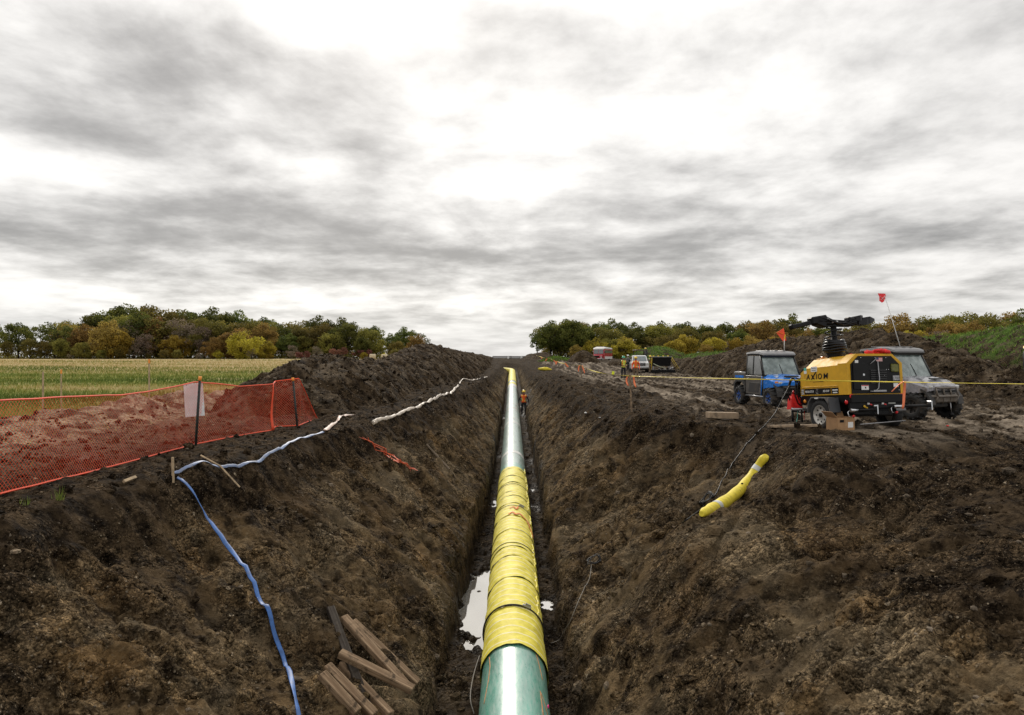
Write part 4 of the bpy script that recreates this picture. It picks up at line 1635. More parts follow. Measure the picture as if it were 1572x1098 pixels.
def stake(px, py, d, h, label, lean=(0, 0), tip=None, mat=None, r=0.02, cat='stake', group=None, name='survey_stake'):
    x = (px - 786) / FPX * d
    z = float(topz(np.array([x]), np.array([d]))[0])
    root = empty(name, (x, d, z), 0, label, cat, group)
    mb = MB()
    a, b = Vector((0, 0, -0.15)), Vector((lean[0], lean[1], h))
    mb.tube([a, b * 0.98, b], [r * 1.25, r * 1.25, r * 0.9], 4)
    mb.build('shaft', mat or M_WOOD, root)
    if tip:
        MB().tube([b * 0.9, b * 1.005], [r * 1.5, r * 1.5], 4).build('painted_tip', tip, root)
    return root


stake(66, 645, 17.4, 1.22, 'bare wooden stake leftmost beyond the orange fence', tip=None, group='stakes in the field')
stake(94, 622, 23.0, 1.3, 'orange tipped wooden stake beside the leftmost bare stake', tip=M_TIP, group='stakes in the field', r=0.022)
stake(229, 627, 21.5, 1.28, 'orange tipped wooden stake in the field left of the white board', tip=M_TIP, group='stakes in the field', r=0.022)
stake(432, 594, 35.0, 1.15, 'orange painted stake by the left foot of the long heap', tip=M_TIP, group='stakes in the field', r=0.026)
stake(403, 588, 33.0, 1.35, 'leaning neon green rod in front of the long heap', lean=(1.85, 0.2), mat=paint('neon_green_rod', (0.42, 0.62, 0.14), 0.5), r=0.022, cat='rod', name='marker_rod')
stake(266, 724, 9.9, 0.36, 'short wooden stake at the bend of the blue hose', lean=(-0.02, 0.02), r=0.018)


# ------------------------------------------------------------------ lay-flat hoses, sticks, timbers
def ground_normal(x, y):
    e = 0.12
    zx = (H(x + e, y) - H(x - e, y)) / (2 * e)
    zy = (H(x, y + e) - H(x, y - e)) / (2 * e)
    return Vector((-zx, -zy, 1)).normalized()


def ribbon(name, pix, width, mat, label, cat, twist=0.0, thick=0.18, lift=0.035, name_part=None, sub=8):
    P = [hit(px, py) for px, py in pix]
    pts = []
    for i in range(len(P) - 1):
        p0, p1, p2, p3 = P[max(0, i - 1)], P[i], P[i + 1], P[min(len(P) - 1, i + 2)]
        for s in range(sub):
            t = s / sub
            q = 0.5 * ((2 * p1) + (p2 - p0) * t + (2 * p0 - 5 * p1 + 4 * p2 - p3) * t * t + (3 * p1 - p0 - 3 * p2 + p3) * t ** 3)
            pts.append(q)
    pts.append(P[-1])
    for _ in range(9):
        pts = [pts[0]] + [(pts[i - 1] + pts[i] * 2 + pts[i + 1]) / 4 for i in range(1, len(pts) - 1)] + [pts[-1]]
    ups = []
    ax_, ay_ = np.array([q.x for q in pts]), np.array([q.y for q in pts])
    zs = topz(ax_, ay_)
    e = 0.12
    gx = (ground(ax_ + e, ay_) - ground(ax_ - e, ay_)) / (2 * e)
    gy = (ground(ax_, ay_ + e) - ground(ax_, ay_ - e)) / (2 * e)
    for i, q in enumerate(pts):
        zz = float(np.max(zs[max(0, i - 2):i + 3])) * 0.6 + float(zs[i]) * 0.4
        q.z = zz + lift
        n = Vector((-gx[i], -gy[i], 1)).normalized()
        t = (pts[min(i + 1, len(pts) - 1)] - pts[max(i - 1, 0)]).normalized()
        n = Quaternion(t, twist * math.sin(i * 0.33) + 0.3 * twist * math.sin(i * 0.9)) @ n
        ups.append(tuple(n))
    MBo = MB()
    MBo.tube(pts, [width / 2 * (1 + 0.08 * math.sin(i * 0.7)) for i in range(len(pts))], 8, flat=thick, up=ups)
    o = MBo.build(name, mat)
    tag(o, label, cat)
    return o


def hose_mat(name, col, dcol, dirt=0.3):
    m = bpy.data.materials.new(name)
    t = NT(m)
    P = t.pos()
    n = t.noise(P, 4.0, 5, 0.65)
    c = t.mix(t.mr(n, 0.35, 0.65), tuple(q * 0.7 for q in col), tuple(min(1, q * 1.25) for q in col))
    c = t.mix(t.mr(t.noise(P, 11.0, 5, 0.7), 0.6 - dirt * 0.25, 0.75, 0, 0.6), c, dcol)
    t.set(col=c, rough=0.5, spec=0.4)
    return m


M_BLUE = hose_mat('blue_layflat_hose', (0.045, 0.13, 0.36), (0.16, 0.16, 0.17), 0.25)
M_BLUE2 = hose_mat('faded_blue_hose', (0.17, 0.23, 0.38), (0.33, 0.31, 0.28), 0.55)
M_CANVAS = hose_mat('pale_canvas_hose', (0.40, 0.34, 0.27), (0.20, 0.155, 0.11), 0.5)
ribbon('layflat_hose', [(460, 1110), (452, 1070), (437, 1020), (416, 970), (393, 920), (331, 815), (284, 748), (268, 732)], 0.058, M_BLUE,
       'flat blue hose running down the left trench slope', 'hose', 0.35)
ribbon('layflat_hose', [(267, 727), (290, 719), (318, 714), (350, 716), (382, 712), (410, 702), (440, 686), (470, 673), (497, 663)], 0.055, M_BLUE2,
       'faded blue hose lying along the top of the left bank', 'hose', 0.28)
ribbon('canvas_hose', [(499, 662), (510, 652), (521, 641), (532, 637), (545, 637)], 0.10, hose_mat('pinkish_canvas_hose', (0.38, 0.26, 0.20), (0.22, 0.16, 0.12), 0.4), 'short pinkish canvas hose end on the left bank', 'hose', 0.3)
ribbon('canvas_hose', [(572, 650), (592, 646), (612, 639), (634, 626), (650, 622), (668, 614), (685, 605), (694, 600), (704, 588), (708, 583), (720, 583), (733, 582), (748, 578)], 0.115, M_CANVAS,
       'pale twisted hose along the foot of the long heap', 'hose', 0.4, 0.35)


def stick(p, q, r, mat, label, cat='stick', name='wood_stick', n=4, lift=0.02):
    a, b = hit(*p), hit(*q)
    a.z += lift
    b.z += lift
    c = (a + b) / 2
    c.z = max(c.z, float(topz(np.array([c.x]), np.array([c.y]))[0]) + lift)
    o = MB().tube([a, c, b], r, n).build(name, mat)
    return tag(o, label, cat)


stick((308, 703), (368, 752), 0.016, M_WOOD, 'thin wooden lath lying across the faded blue hose', lift=0.06)
stick((190, 740), (208, 733), 0.028, M_WOOD, 'short pale wood offcut between the fence and the trench lip', 'offcut', 'wood_offcut')
stick((655, 622 + 60), (690, 720), 0.03, paint('clay_root', (0.16, 0.12, 0.08), 0.9), 'pale root hanging out of the left trench wall', 'root', 'tree_root', 5)
# orange netting scraps half buried in the left wall
for _i, (pp, words) in enumerate((([(556, 672), (570, 680), (583, 690), (596, 700), (608, 708)], 'upper scrap of torn orange netting in the left trench wall'),
                                  ([(607, 706), (618, 713), (628, 719), (634, 721)], 'lower scrap of torn orange netting in the left trench wall'))):
    P = [hit(*q) + Vector((0, 0, 0.02)) for q in pp]
    mb = MB()
    rn = random.Random(40 + _i)
    for k in range(7):
        mb.tube([q + Vector((rn.uniform(-.14, .14), rn.uniform(-.14, .14), rn.uniform(-.01, .05))) for q in P], 0.008, 4)
    tag(mb.build('netting_scrap', paint('torn_orange_net', (0.75, 0.14, 0.05), 0.6, dirt=0.3)), words, 'netting scrap', 'scraps of orange netting')

def plank_wood(name, c0, c1, dirt):
    m = bpy.data.materials.new(name)
    t = NT(m)
    v = t.coords()
    g = t.noise(t.mapv(v, scale=(1.5, 34, 34)), 1.0, 5, 0.65, 0.3)
    c = t.mix(t.mr(g, 0.32, 0.68), c0, c1)
    n = t.noise(v, 7.0, 6, 0.7)
    c = t.mix(t.mr(n, 0.62 - dirt * 0.3, 0.70, 0, 0.85), c, (0.028, 0.020, 0.013))
    c = t.mix(t.mr(t.noise(t.mapv(v, scale=(2, 90, 90)), 1.0, 2, 0.5), 0.66, 0.70, 0, 0.7), c, (0.012, 0.009, 0.006))
    t.set(col=c, rough=0.85, spec=0.15, normal=t.bump(g, 0.5, 0.01))
    return m


M_SKID = plank_wood('skid_timber', (0.15, 0.095, 0.055), (0.34, 0.24, 0.15), 0.35)
M_SKIDD = plank_wood('dark_skid_timber', (0.030, 0.024, 0.020), (0.085, 0.072, 0.058), 0.4)
# timber skids in a heap: (end px, end px, height above the slope)
TIMBERS = [((507, 942), (572, 1094), 0.06, 'darkest timber of the heap, its grey end sticking up highest'),
           ((527, 968), (628, 1080), 0.14, 'long timber in the middle of the heap, parallel to the rightmost'),
           ((541, 966), (641, 1062), 0.07, 'rightmost long timber of the heap'),
           ((522, 1040), (634, 1098), 0.27, 'timber lying crosswise on top of the heap'),
           ((494, 1052), (548, 1112), 0.09, 'leftmost short timber of the heap with a pale sawn end'),
           ((502, 1034), (575, 1110), 0.05, 'timber second from left, half under the crosswise one'),
           ((524, 1030), (600, 1110), 0.05, 'timber under the crosswise one, third from left')]
_rn = random.Random(5)
for i, (p, q, lift, words) in enumerate(TIMBERS):
    a, b = hit(*p), hit(*q)
    a.z += lift + (0.03 if i == 0 else 0.05)
    b.z += lift + (-0.16 if i == 0 else 0.05)
    if b.y < 8.2:
        pass
    d = (b - a)
    L = d.length
    d.normalize()
    side = d.cross(Vector((0, 0, 1))).normalized()
    upv = side.cross(d)
    rot = Matrix((d, side, upv)).transposed()
    mb = MB()
    rr = Matrix.Rotation(_rn.uniform(-0.2, 0.2), 3, d)
    mb.box((0, 0, 0), (L, 0.105, 0.09), None, 0.008)
    for v in mb.bm.verts:
        v.co.y += 0.006 * math.sin(v.co.x * 3 + i)
    o = mb.build('timber_skid', M_SKID if i else M_SKIDD)
    o.matrix_world = Matrix.Translation((a + b) / 2) @ (rr @ rot).to_4x4()
    tag(o, words, 'timber', 'timber skids on the left slope')

# ------------------------------------------------------------------ lettering
def text_obj(name, s, size, mat, parent, loc, rot, shear=0.0, bold=0.0, sx=1.0, align='CENTER'):
    cu = bpy.data.curves.new(name, 'FONT')
    cu.body = s
    cu.size = size
    cu.align_x = align
    cu.align_y = 'CENTER'
    cu.shear = shear
    cu.offset = bold
    cu.extrude = 0.0006
    cu.fill_mode = 'BOTH'
    tmp = bpy.data.objects.new(name, cu)
    COL.objects.link(tmp)
    dg = bpy.context.evaluated_depsgraph_get()
    me = bpy.data.meshes.new_from_object(tmp.evaluated_get(dg))
    bpy.data.objects.remove(tmp)
    me.materials.clear()
    o = obj(name, me, mat, parent)
    o.location = loc
    o.rotation_euler = rot
    o.scale = (sx, 1, 1)
    return o


M_YEL = paint('construction_yellow_paint', (0.66, 0.37, 0.025), 0.5, dirt=0.10, coat=0.0, var=0.08, spec=0.25)
M_BLK = paint('satin_black_paint', (0.006, 0.006, 0.0065), 0.42, dirt=0.08, dirtcol=(0.03, 0.024, 0.018), spec=0.2)
M_BLKG = paint('gloss_black_plastic', (0.006, 0.006, 0.007), 0.25, spec=0.3)
M_TYRE = paint('tyre_rubber', (0.016, 0.016, 0.016), 0.75, dirt=0.35, dirtcol=(0.06, 0.047, 0.034), bump=0.2)
M_RIM = paint('steel_wheel', (0.52, 0.50, 0.46), 0.4, metal=0.4, dirt=0.15)
M_RED = paint('red_lens', (0.55, 0.012, 0.015), 0.2)
M_REDF = paint('red_fabric', (0.72, 0.02, 0.018), 0.6, var=0.25, scale=14)
M_WHITE = paint('white_print', (0.78, 0.78, 0.76), 0.5, var=0.03)
M_FEND = paint('galvanised_fender', (0.16, 0.16, 0.165), 0.4, metal=0.3, dirt=0.2)
M_AMBER = paint('amber_lens', (0.85, 0.28, 0.02), 0.25)
M_TEAL = paint('teal_sticker', (0.10, 0.52, 0.42), 0.5)


def wheel(name, parent, c, r, w, rim_r, side, rim_mat, lugs=0, spokes=0, holes=0):
    """axis along local y; side +1 / -1 tells which face is outside"""
    root = empty(name, c)
    root.parent = parent
    mb = MB()
    prof = [(rim_r * 0.98, -w * 0.42), (rim_r * 1.12, -w * 0.5), (r * 0.86, -w * 0.5), (r * 0.97, -w * 0.40), (r, -w * 0.2), (r, w * 0.2), (r * 0.97, w * 0.40), (r * 0.86, w * 0.5), (rim_r * 1.12, w * 0.5), (rim_r * 0.98, w * 0.42)]
    mb.lathe(prof, (0, 0, 0), (0, 1, 0), 32)
    if lugs:
        for k in range(lugs):
            a = 2 * math.pi * k / lugs
            for sgn in (-1, 1):
                aa = a + (0.5 * 2 * math.pi / lugs if sgn > 0 else 0)
                rot = Matrix.Rotation(-aa, 3, 'Y') @ Matrix.Rotation(sgn * 0.45, 3, 'Z')
                mb.box((math.cos(aa) * (r + 0.004), sgn * w * 0.26, math.sin(aa) * (r + 0.004)), (0.045, w * 0.5, 0.045), rot)
    mb.build('tyre', M_TYRE, root)
    mb = MB()
    y0 = side * w * 0.30
    mb.lathe([(rim_r * 1.0, side * w * 0.44), (rim_r * 0.93, side * w * 0.45), (rim_r * 0.86, y0 * 0.9), (rim_r * 0.55, y0 * 0.75), (rim_r * 0.30, y0 * 0.95), (0.0, y0 * 1.0)], (0, 0, 0), (0, 1, 0), 28)
    mb.build('rim', rim_mat, root)
    if holes:
        for k in range(holes):
            mb = MB()
            a = 2 * math.pi * k / holes
            mb.lathe([(rim_r * 0.085, -0.004), (rim_r * 0.085, 0.006), (0, 0.006)], (math.cos(a) * rim_r * 0.70, y0 * 0.84 + side * 0.006, math.sin(a) * rim_r * 0.70), (0, side, 0), 8)
            mb.build('vent_hole', M_BLKG, root)
    if spokes:
        mb = MB()
        for k in range(spokes):
            a = 2 * math.pi * k / spokes
            rot = Matrix.Rotation(-a, 3, 'Y')
            mb.box((math.cos(a) * rim_r * 0.55, y0 * 1.12, math.sin(a) * rim_r * 0.55), (rim_r * 0.72, 0.02, rim_r * 0.17), rot, 0.006)
        mb.build('spokes', paint('rim_accent_blue', (0.02, 0.10, 0.42), 0.4, dirt=0.2) if rim_mat.name.startswith('grey_alloy') else M_BLK, root)
    mb = MB()
    mb.lathe([(rim_r * 0.24, y0 * 0.9), (rim_r * 0.22, y0 * 1.35), (0.0, y0 * 1.42)], (0, 0, 0), (0, 1, 0), 14)
    mb.build('hub_cap', M_BLKG if holes else M_BLK, root)
    return root


def build_generator():
    """local frame: x towards the tow hitch, y to the side the camera sees, rear panel at x = 0"""
    root = empty('generator_trailer', (0, 0, 0), 0, 'yellow and black towed generator with a folded light mast beside the trench', 'generator')
    W = 0.78            # half width
    zb, zt = 0.84, 1.80

    def sec(x, w, z0, z1, ch, chz):
        return [(x, -w, z0), (x, -w, z1 - chz), (x, -w + ch, z1), (x, w - ch, z1), (x, w, z1 - chz), (x, w, z0)]
    # enclosure: rear rim, side panels a little inset, sloping nose
    mb = MB()
    mb.loft([sec(0.0, W, zb, zt, .27, .22), sec(0.30, W, zb, zt, .27, .22)])
    body = mb.build('rear_shell', M_YEL, root)
    mb = MB()
    mb.loft([sec(0.303, W - .02, zb, zt - .03, .27, .22), sec(1.50, W - .02, zb, zt - .05, .27, .22), sec(1.72, W - .04, zb, zt - .22, .22, .16), sec(1.78, W - .07, zb + .02, zt - .42, .16, .10)])
    mb.build('hood_shell', M_YEL, root)
    mb = MB()
    for x0, x1 in ((0.46, 1.0), (1.06, 1.46)):
        mb.box(((x0 + x1) / 2, 0, zt - .028), (x1 - x0, 0.9, 0.02), None, 0.006)
    mb.build('roof_panel', M_YEL, root)
    mb = MB()
    mb.box((1.0, W - .012, zb + .215), (1.32, 0.022, 0.022), None, 0.006)
    mb.build('side_rib', M_YEL, root)
    # groove between the panels
    MB().box((0.302, 0, 1.22), (0.012, 2 * W - .03, .76)).build('panel_gap', M_BLK, root)
    # rear panel, inset behind the rim
    mb = MB()
    rp = [(-.68, zb + .02), (-.68, zt - .25), (-.46, zt - .055), (.46, zt - .055), (.68, zt - .25), (.68, zb + .02)]
    mb.prism(rp, -0.022, -0.004, 'x')
    back = mb.build('rear_panel', M_BLK, root)
    mb = MB()
    mb.box((-.034, .44, 1.27), (.024, .40, .62), None, .006)
    d = mb.build('access_door', M_BLK, root)
    MB().box((-.052, .36, 1.30), (.02, .05, .05), None, .004).build('latch', M_CHROME, d)
    # louvre grilles
    for yc in (0.05, -.20):
        mb = MB()
        for k in range(7):
            mb.box((-.03, yc, 1.10 + k * .05), (.016, .2, .03), (0, 0.5, 0))
        mb.build('louvre', M_BLKG, root)
    MB().tube([(-.04, .16, 1.55), (-.07, .05, 1.64), (-.05, -.02, 1.70)], .008, 6).build('lift_cable', M_STEEL, root)
    MB().tube([(-.05, -.05, 1.62), (-.065, -.06, 1.2), (-.07, -.02, .98), (-.06, .08, .9), (-.05, .2, .91)], .012, 6).build('drain_hose', M_STEEL, root)
    MB().box((-.05, -.06, .915), (.05, .36, .045), None, .006).build('cable_tray', M_STEEL, root)
    # control window, meters, decals
    MB().box((-.034, -.54, 1.46), (.02, .22, .20), None, .02).build('control_window', paint('green_amber_window', (0.10, 0.10, 0.012), 0.15, var=0.6, scale=8), root)
    MB().box((-.034, -.56, 1.22), (.018, .18, .12), None, .003).build('meter_plate', paint('grey_meter', (0.30, 0.30, 0.31), 0.4, var=0.6, scale=30), root)
    MB().box((-.034, -.54, 1.05), (.012, .13, .09)).build('white_decal', M_WHITE, root)
    dec = MB().box((-.05, .34, 1.0), (.004, .20, .11)).build('warning_decal', M_WHITE, root)
    MB().box((-.053, .34, 1.043), (.003, .19, .018)).build('red_stripe', M_RED, dec)
    MB().box((-.053, .33, .995), (.003, .035, .035)).build('black_mark', M_BLK, dec)
    MB().box((-.026, .52, 1.61), (.006, .09, .07)).build('white_decal', M_WHITE, root)
    fl = MB().box((-.026, -.12, 1.66), (.006, .17, .09)).build('flag_decal', M_WHITE, root)
    for k in range(4):
        MB().box((-.0305, -.12, 1.625 + k * .024), (.003, .166, .011)).build('flag_stripe', M_RED, fl)
    MB().box((-.033, -.065, 1.682), (.003, .06, .044)).build('flag_canton', paint('flag_blue', (0.02, 0.035, 0.16), 0.5), fl)
    for yy, zz in ((.62, 1.2), (.62, 1.45), (.40, 1.70), (0.0, 1.70), (-.3, 1.70), (-.62, 1.5), (-.3, 1.42), (-.36, 1.42), (-.24, 1.28), (-.16, .93), (-.63, .93)):
        mb = MB()
        mb.lathe([(.011, 0), (.011, .012), (0, .014)], (-.024, yy, zz), (-1, 0, 0), 8)
        mb.build('bolt', M_CHROME, root)
    # side: lettering, stickers, black name band
    sy = W - .018
    band = MB()
    band.box((1.0, sy + .001, zb + .10), (1.40, .008, .15))
    band = band.build('name_band', M_BLK, root)
    for x0, x1 in ((.33, .60), (.62, 1.02), (1.17, 1.52), (1.54, 1.68)):
        pass
    mb = MB()
    for zz in (zb + .02, zb + .182):
        mb.box((1.0, sy + .004, zz), (1.42, .006, .010))
    for xx in (.30, .575, 1.56, 1.70):
        mb.box((xx, sy + .0045, zb + .10), (.010, .006, .165))
    mb.build('band_border', M_YEL, band)
    FR = (R(90), 0, R(180))          # text on the +y face reads from outside
    text_obj('model_name_lettering', 'MAXI-LITE II', .072, M_WHITE, root, (1.37, sy + .007, zb + .10), FR, 0, .0012, .82)
    text_obj('power_lettering', '30 KW', .075, M_WHITE, root, (.76, sy + .007, zb + .10), FR, .15, .0012, 1.0)
    MB().box((1.085, sy + .006, zb + .10), (.085, .008, .145)).build('latch_plate', M_CHROME, root)
    MB().box((1.085, sy + .012, zb + .10), (.04, .008, .05)).build('latch_pull', M_BLK, root)
    for k in range(3):
        MB().box((1.63, sy + .007, zb + .052 + k * .047), (.09, .004, .022)).build('spec_line', M_WHITE, band)
    for k in range(2):
        MB().box((.44, sy + .007, zb + .06 + k * .06), (.15 + .03 * k, .004, .026)).build('spec_line', M_WHITE, band)
    # AXIOM with the long-legged X
    LZ = 1.305
    parts = (('A', 1.40), ('I', 1.09), ('O', .965), ('M', .755))
    for ch, xx in parts:
        text_obj('brand_letter', ch, .19, M_BLK, root, (xx, sy + .004, LZ), FR, .10, .004, 1.15 if ch == 'M' else 1.0)
    mb = MB()
    for (xa, za, xb, zc) in ((1.31, LZ - .095, 1.10, LZ + .12), (1.27, LZ + .055, 1.17, LZ - .06)):
        dv = Vector((xb - xa, 0, zc - za))
        ang = math.atan2(dv.z, dv.x)
        mb.box(((xa + xb) / 2, sy + .003, (za + zc) / 2), (dv.length, .003, .036), (0, -ang, 0))
    mb.build('brand_letter', M_BLK, root)
    MB().box((1.03, sy + .003, LZ - .125), (.38, .003, .010)).build('brand_underline', M_BLK, root)
    st = MB().box((1.50, sy + .002, 1.475), (.10, .004, .15)).build('sticker', M_WHITE, root)
    MB().box((1.50, sy + .005, 1.515), (.10, .003, .07)).build('sticker_top', M_TEAL, st)
    st = MB().box((1.17, sy + .002, 1.50), (.23, .004, .13)).build('sticker', M_WHITE, root)
    for k in range(2):
        MB().box((1.17, sy + .005, 1.475 + k * .05), (.17, .003, .02)).build('print_line', paint('grey_print', (.25, .25, .27), .6), st)

    # chassis
    mb = MB()
    mb.box((.87, 0, .74), (1.86, 1.46, .19), None, .01)
    mb.box((.03, 0, .66), (.08, 1.50, .30), None, .01)
    mb.box((.85, 0, .52), (1.5, .9, .28), None, .02)
    ch = mb.build('chassis', M_BLK, root)
    mb = MB()
    mb.box((-.02, 0, .40), (.05, 1.36, .05), None, .006)
    mb.build('rear_bumper', M_BLK, root)
    MB().tube([(-.03, -.75, .20), (-.03, .52, .14)], .016, 6).build('skid_bar', M_STEEL, root)
    mb = MB()
    mb.tube([(.1, -.5, .36), (.1, .5, .36)], .035, 8)
    mb.tube([(.68, -.86, .37), (.68, .86, .37)], .04, 10)
    mb.build('axle', M_BLK, root)
    # fenders and wheels
    for s in (1, -1):
        mb = MB()
        prof = [(-.42, .0), (-.36, .22), (-.24, .34), (.24, .36), (.36, .24), (.42, .0)]
        n = len(prof)
        y0, y1 = (W + .02) * s, (W + .30) * s
        sa = [(0.68 + u, y0, .44 + v) for u, v in prof] + [(0.68 + u * .96, y0, .44 + v - .02) for u, v in reversed(prof)]
        sb = [(x, y1, z) for x, y, z in sa]
        mb.loft([sa, sb])
        fd = mb.build('fender', M_FEND, root)
        if s == 1:
            MB().box((.275, W + .16, .60), (.02, .28, .36), (0, .18, 0), .004).build('mud_flap', paint('slate_mud_flap', (.05, .055, .062), .5), fd)
            MB().box((.72, W + .305, .77), (.13, .004, .03)).build('fender_decal', M_WHITE, fd)
        wheel('wheel', root, (.68, (W + .165) * s, .365), .37, .22, .235, s, M_RIM, 0, 0, 8)
    # lamps
    for yy in (.70, -.70):
        mb = MB()
        mb.lathe([(.052, 0), (.05, .02), (.0, .028)], (-.012, yy, .80), (-1, 0, 0), 14)
        mb.build('round_tail_lamp', M_RED, root)
        mb = MB()
        mb.box((-.02, yy - math.copysign(.16, yy), .805), (.03, .17, .055), None, .012)
        mb.build('long_tail_lamp', M_RED, root)
    mb = MB().lathe([(.05, 0), (.045, .02), (0, .026)], (.06, W + .002, .66), (0, 1, 0), 14)
    mb.build('side_reflector', M_RED, root)
    mb = MB().lathe([(.045, 0), (.04, .02), (0, .026)], (1.60, W - .045, .70), (0, 1, 0), 14)
    mb.build('marker_lamp', M_AMBER, root)
    MB().box((-.012, -.42, .66), (.012, .20, .11), None, .004).build('licence_plate', paint('worn_plate', (.42, .43, .40), .5, dirt=.3), root)
    for yy in (.24, -.16):
        t_ = MB().box((-.014, yy, .63), (.012, .06, .06)).build('hang_tag', M_WHITE, root)
        MB().box((-.02, yy - .06, .60), (.012, .07, .03), (0.3, 0, 0)).build('tag_ribbon', M_RED, t_)
    mb = MB()
    mb.box((-.03, .37, .56), (.03, .05, .05), (0.5, 0, 0), .01)
    mb.box((-.03, .32, .53), (.03, .09, .03), (0.4, 0, 0), .01)
    mb.build('yellow_shackle', paint('shackle_yellow', (.75, .45, .02), .4), root)
    # outrigger jacks: left one folded under the bumper, right one swung out
    for yA, yB, z_ in ((.80, .12, .47), (-.40, -1.42, .54)):
        mb = MB()
        mb.mat(M_BLK).tube([(-.10, yA, z_), (-.10, yB, z_ + .01)], .036, 10)
        mb.mat(M_CHROME).tube([(-.10, yA + .02, z_), (-.10, yA + (yB - yA) * .25, z_ + .003)], .04, 10)
        mb.tube([(-.10, yA + .05, z_), (-.13, yA + .12, z_ - .04), (-.13, yA + .10, z_ - .13), (-.11, yA + .0, z_ - .15)], .009, 6)
        j = mb.build('outrigger_jack', None, root)
        mb = MB()
        mb.box((-.10, yB, z_ + .01), (.14, .03, .22), None, .006)
        mb.box((-.16, yB + .05, z_ + .10), (.02, .10, .03), None, .004)
        mb.build('foot_plate', M_CHROME, j)
        MB().blob((-.12, yA - .04, z_ - .14), .035, 4, 1, .2).build('pin_ribbon', M_RED, j)
    # tow bar, front jack, cable hank and the red bag that hangs on it
    mb = MB()
    mb.tube([(1.7, .55, .46), (2.7, .06, .42)], .045, 6)
    mb.tube([(1.7, -.55, .46), (2.7, -.06, .42)], .045, 6)
    mb.tube([(2.6, 0, .42), (3.05, 0, .44)], .05, 8)
    mb.build('tow_bar', M_BLK, root)
    mb = MB()
    mb.tube([(1.80, W + .22, .50), (1.80, -.2, .50)], .032, 8)
    mb.build('front_outrigger', M_STEEL, root)
    MB().tube([(1.85, W + .16, .55), (1.85, W + .16, .04)], .03, 8).build('front_jack', M_BLK, root)
    MB().tube([(1.80, W - .08, .48), (1.80, W - .08, .06)], .022, 6).build('jack_leg', M_BLK, root)
    for k in range(7):
        mb = MB()
        rn = random.Random(k)
        c = Vector((1.88 + .03 * (k % 3), .86 - .055 * k, .98))
        pts = []
        for q in range(25):
            a = math.pi * (q / 24.0) * 2
            pts.append(c + Vector((rn.uniform(-.008, .008) + .05 * math.sin(a * .5 + k), .13 * math.sin(a) * (1 + .2 * math.sin(k)), .33 * math.cos(a) - .05 * (k % 2))))
        mb.tube(pts, .017, 6, closed=False)
        mb.build('cable_loop', M_BLKG, root)
    for k in range(3):
        MB().blob((1.97, .80 - .16 * k, .95 + .10 * k), .03, k, 1, .15, (1, 1, 1.5)).build('cable_plug', M_RED, root)
    mb = MB()
    mb.loft([[(1.84, .62, .50), (2.02, .62, .50), (2.02, .98, .50), (1.84, .98, .50)], [(1.85, .66, .74), (2.0, .66, .74), (2.0, .95, .76), (1.85, .95, .76)], [(1.89, .72, .86), (1.96, .72, .86), (1.96, .88, .9), (1.89, .88, .9)]])
    bag = mb.build('red_bag', M_REDF, root)
    for yy in (.74, .87):
        MB().tube([(1.93, yy, .84), (2.03, yy + .01, .78), (2.03, yy, .66)], .018, 6, flat=.5).build('bag_strap', M_BLKG, bag)
    for k in range(3):
        MB().tube([(1.88, .55 + .1 * k, .5), (1.9, .56 + .1 * k, .3), (1.86, .58 + .12 * k, .18)], .008, 5).build('hanging_wire', [M_RED, M_BLK, M_TEAL][k], root)
    # mast: base drum, cable coil, folded arms and lamp heads
    mx, my = .98, .28
    mb = MB()
    mb.lathe([(.17, 1.74), (.17, 1.80), (.20, 1.90), (.20, 2.20), (.07, 2.24), (.07, 2.56), (.10, 2.6), (.0, 2.62)], (mx, my, 0), (0, 0, 1), 18)
    mast = mb.build('mast_post', M_BLK, root)
    for dx in (-.12, .12):
        MB().tube([(mx + dx, my - .05, 1.76), (mx + dx, my - .05, 1.92)], .022, 8).build('mast_guide', M_CHROME, mast)
    MB().box((mx + .28, my + .12, 1.80), (.08, .10, .05), None, .01).build('beacon', M_AMBER, root)
    for k in range(6):
        rr = (.22, .25, .255, .25, .235, .21)[k]
        pts = [(mx + math.cos(2 * math.pi * q / 28) * rr, my + math.sin(2 * math.pi * q / 28) * rr, 1.93 + .052 * k + .02 * math.sin(4 * math.pi * q / 28 + k)) for q in range(28)]
        MB().tube(pts, .036, 7, closed=True).build('cable_coil', M_BLKG, mast)
    pts = []
    for q in range(50):
        a = q / 49 * 4.2 * math.pi
        rr = .22 - .05 * q / 49
        pts.append((mx + math.cos(a) * rr, my + math.sin(a) * rr, 2.25 + .30 * q / 49))
    MB().tube(pts, .018, 6).build('spiral_cable', M_BLKG, mast)
    # the arm lies across the trailer (along y), a little tilted
    mb = MB()
    mb.box((mx, my - .10, 2.66), (.17, .95, .13), (0.05, 0, 0), .02)
    mb.box((mx, my + .46, 2.72), (.22, .46, .19), (-0.16, 0, 0), .03)
    mb.box((mx + .02, my + .40, 2.63), (.26, .30, .16), (0.3, 0, 0), .03)
    mb.box((mx, my + .90, 2.60), (.14, .62, .11), (-0.22, 0, 0), .02)
    mb.box((mx, my + 1.20, 2.54), (.16, .10, .14), (-0.22, 0, 0), .03)
    mb.box((mx, my - .52, 2.70), (.20, .28, .19), (0.1, 0, 0), .03)
    mb.box((mx, my - .05, 2.58), (.10, .8, .05), None, .01)
    arm = mb.build('mast_arm', M_BLK, mast)
    MB().box((mx - .092, my + .02, 2.67), (.006, .17, .055)).build('arm_decal', M_WHITE, arm)
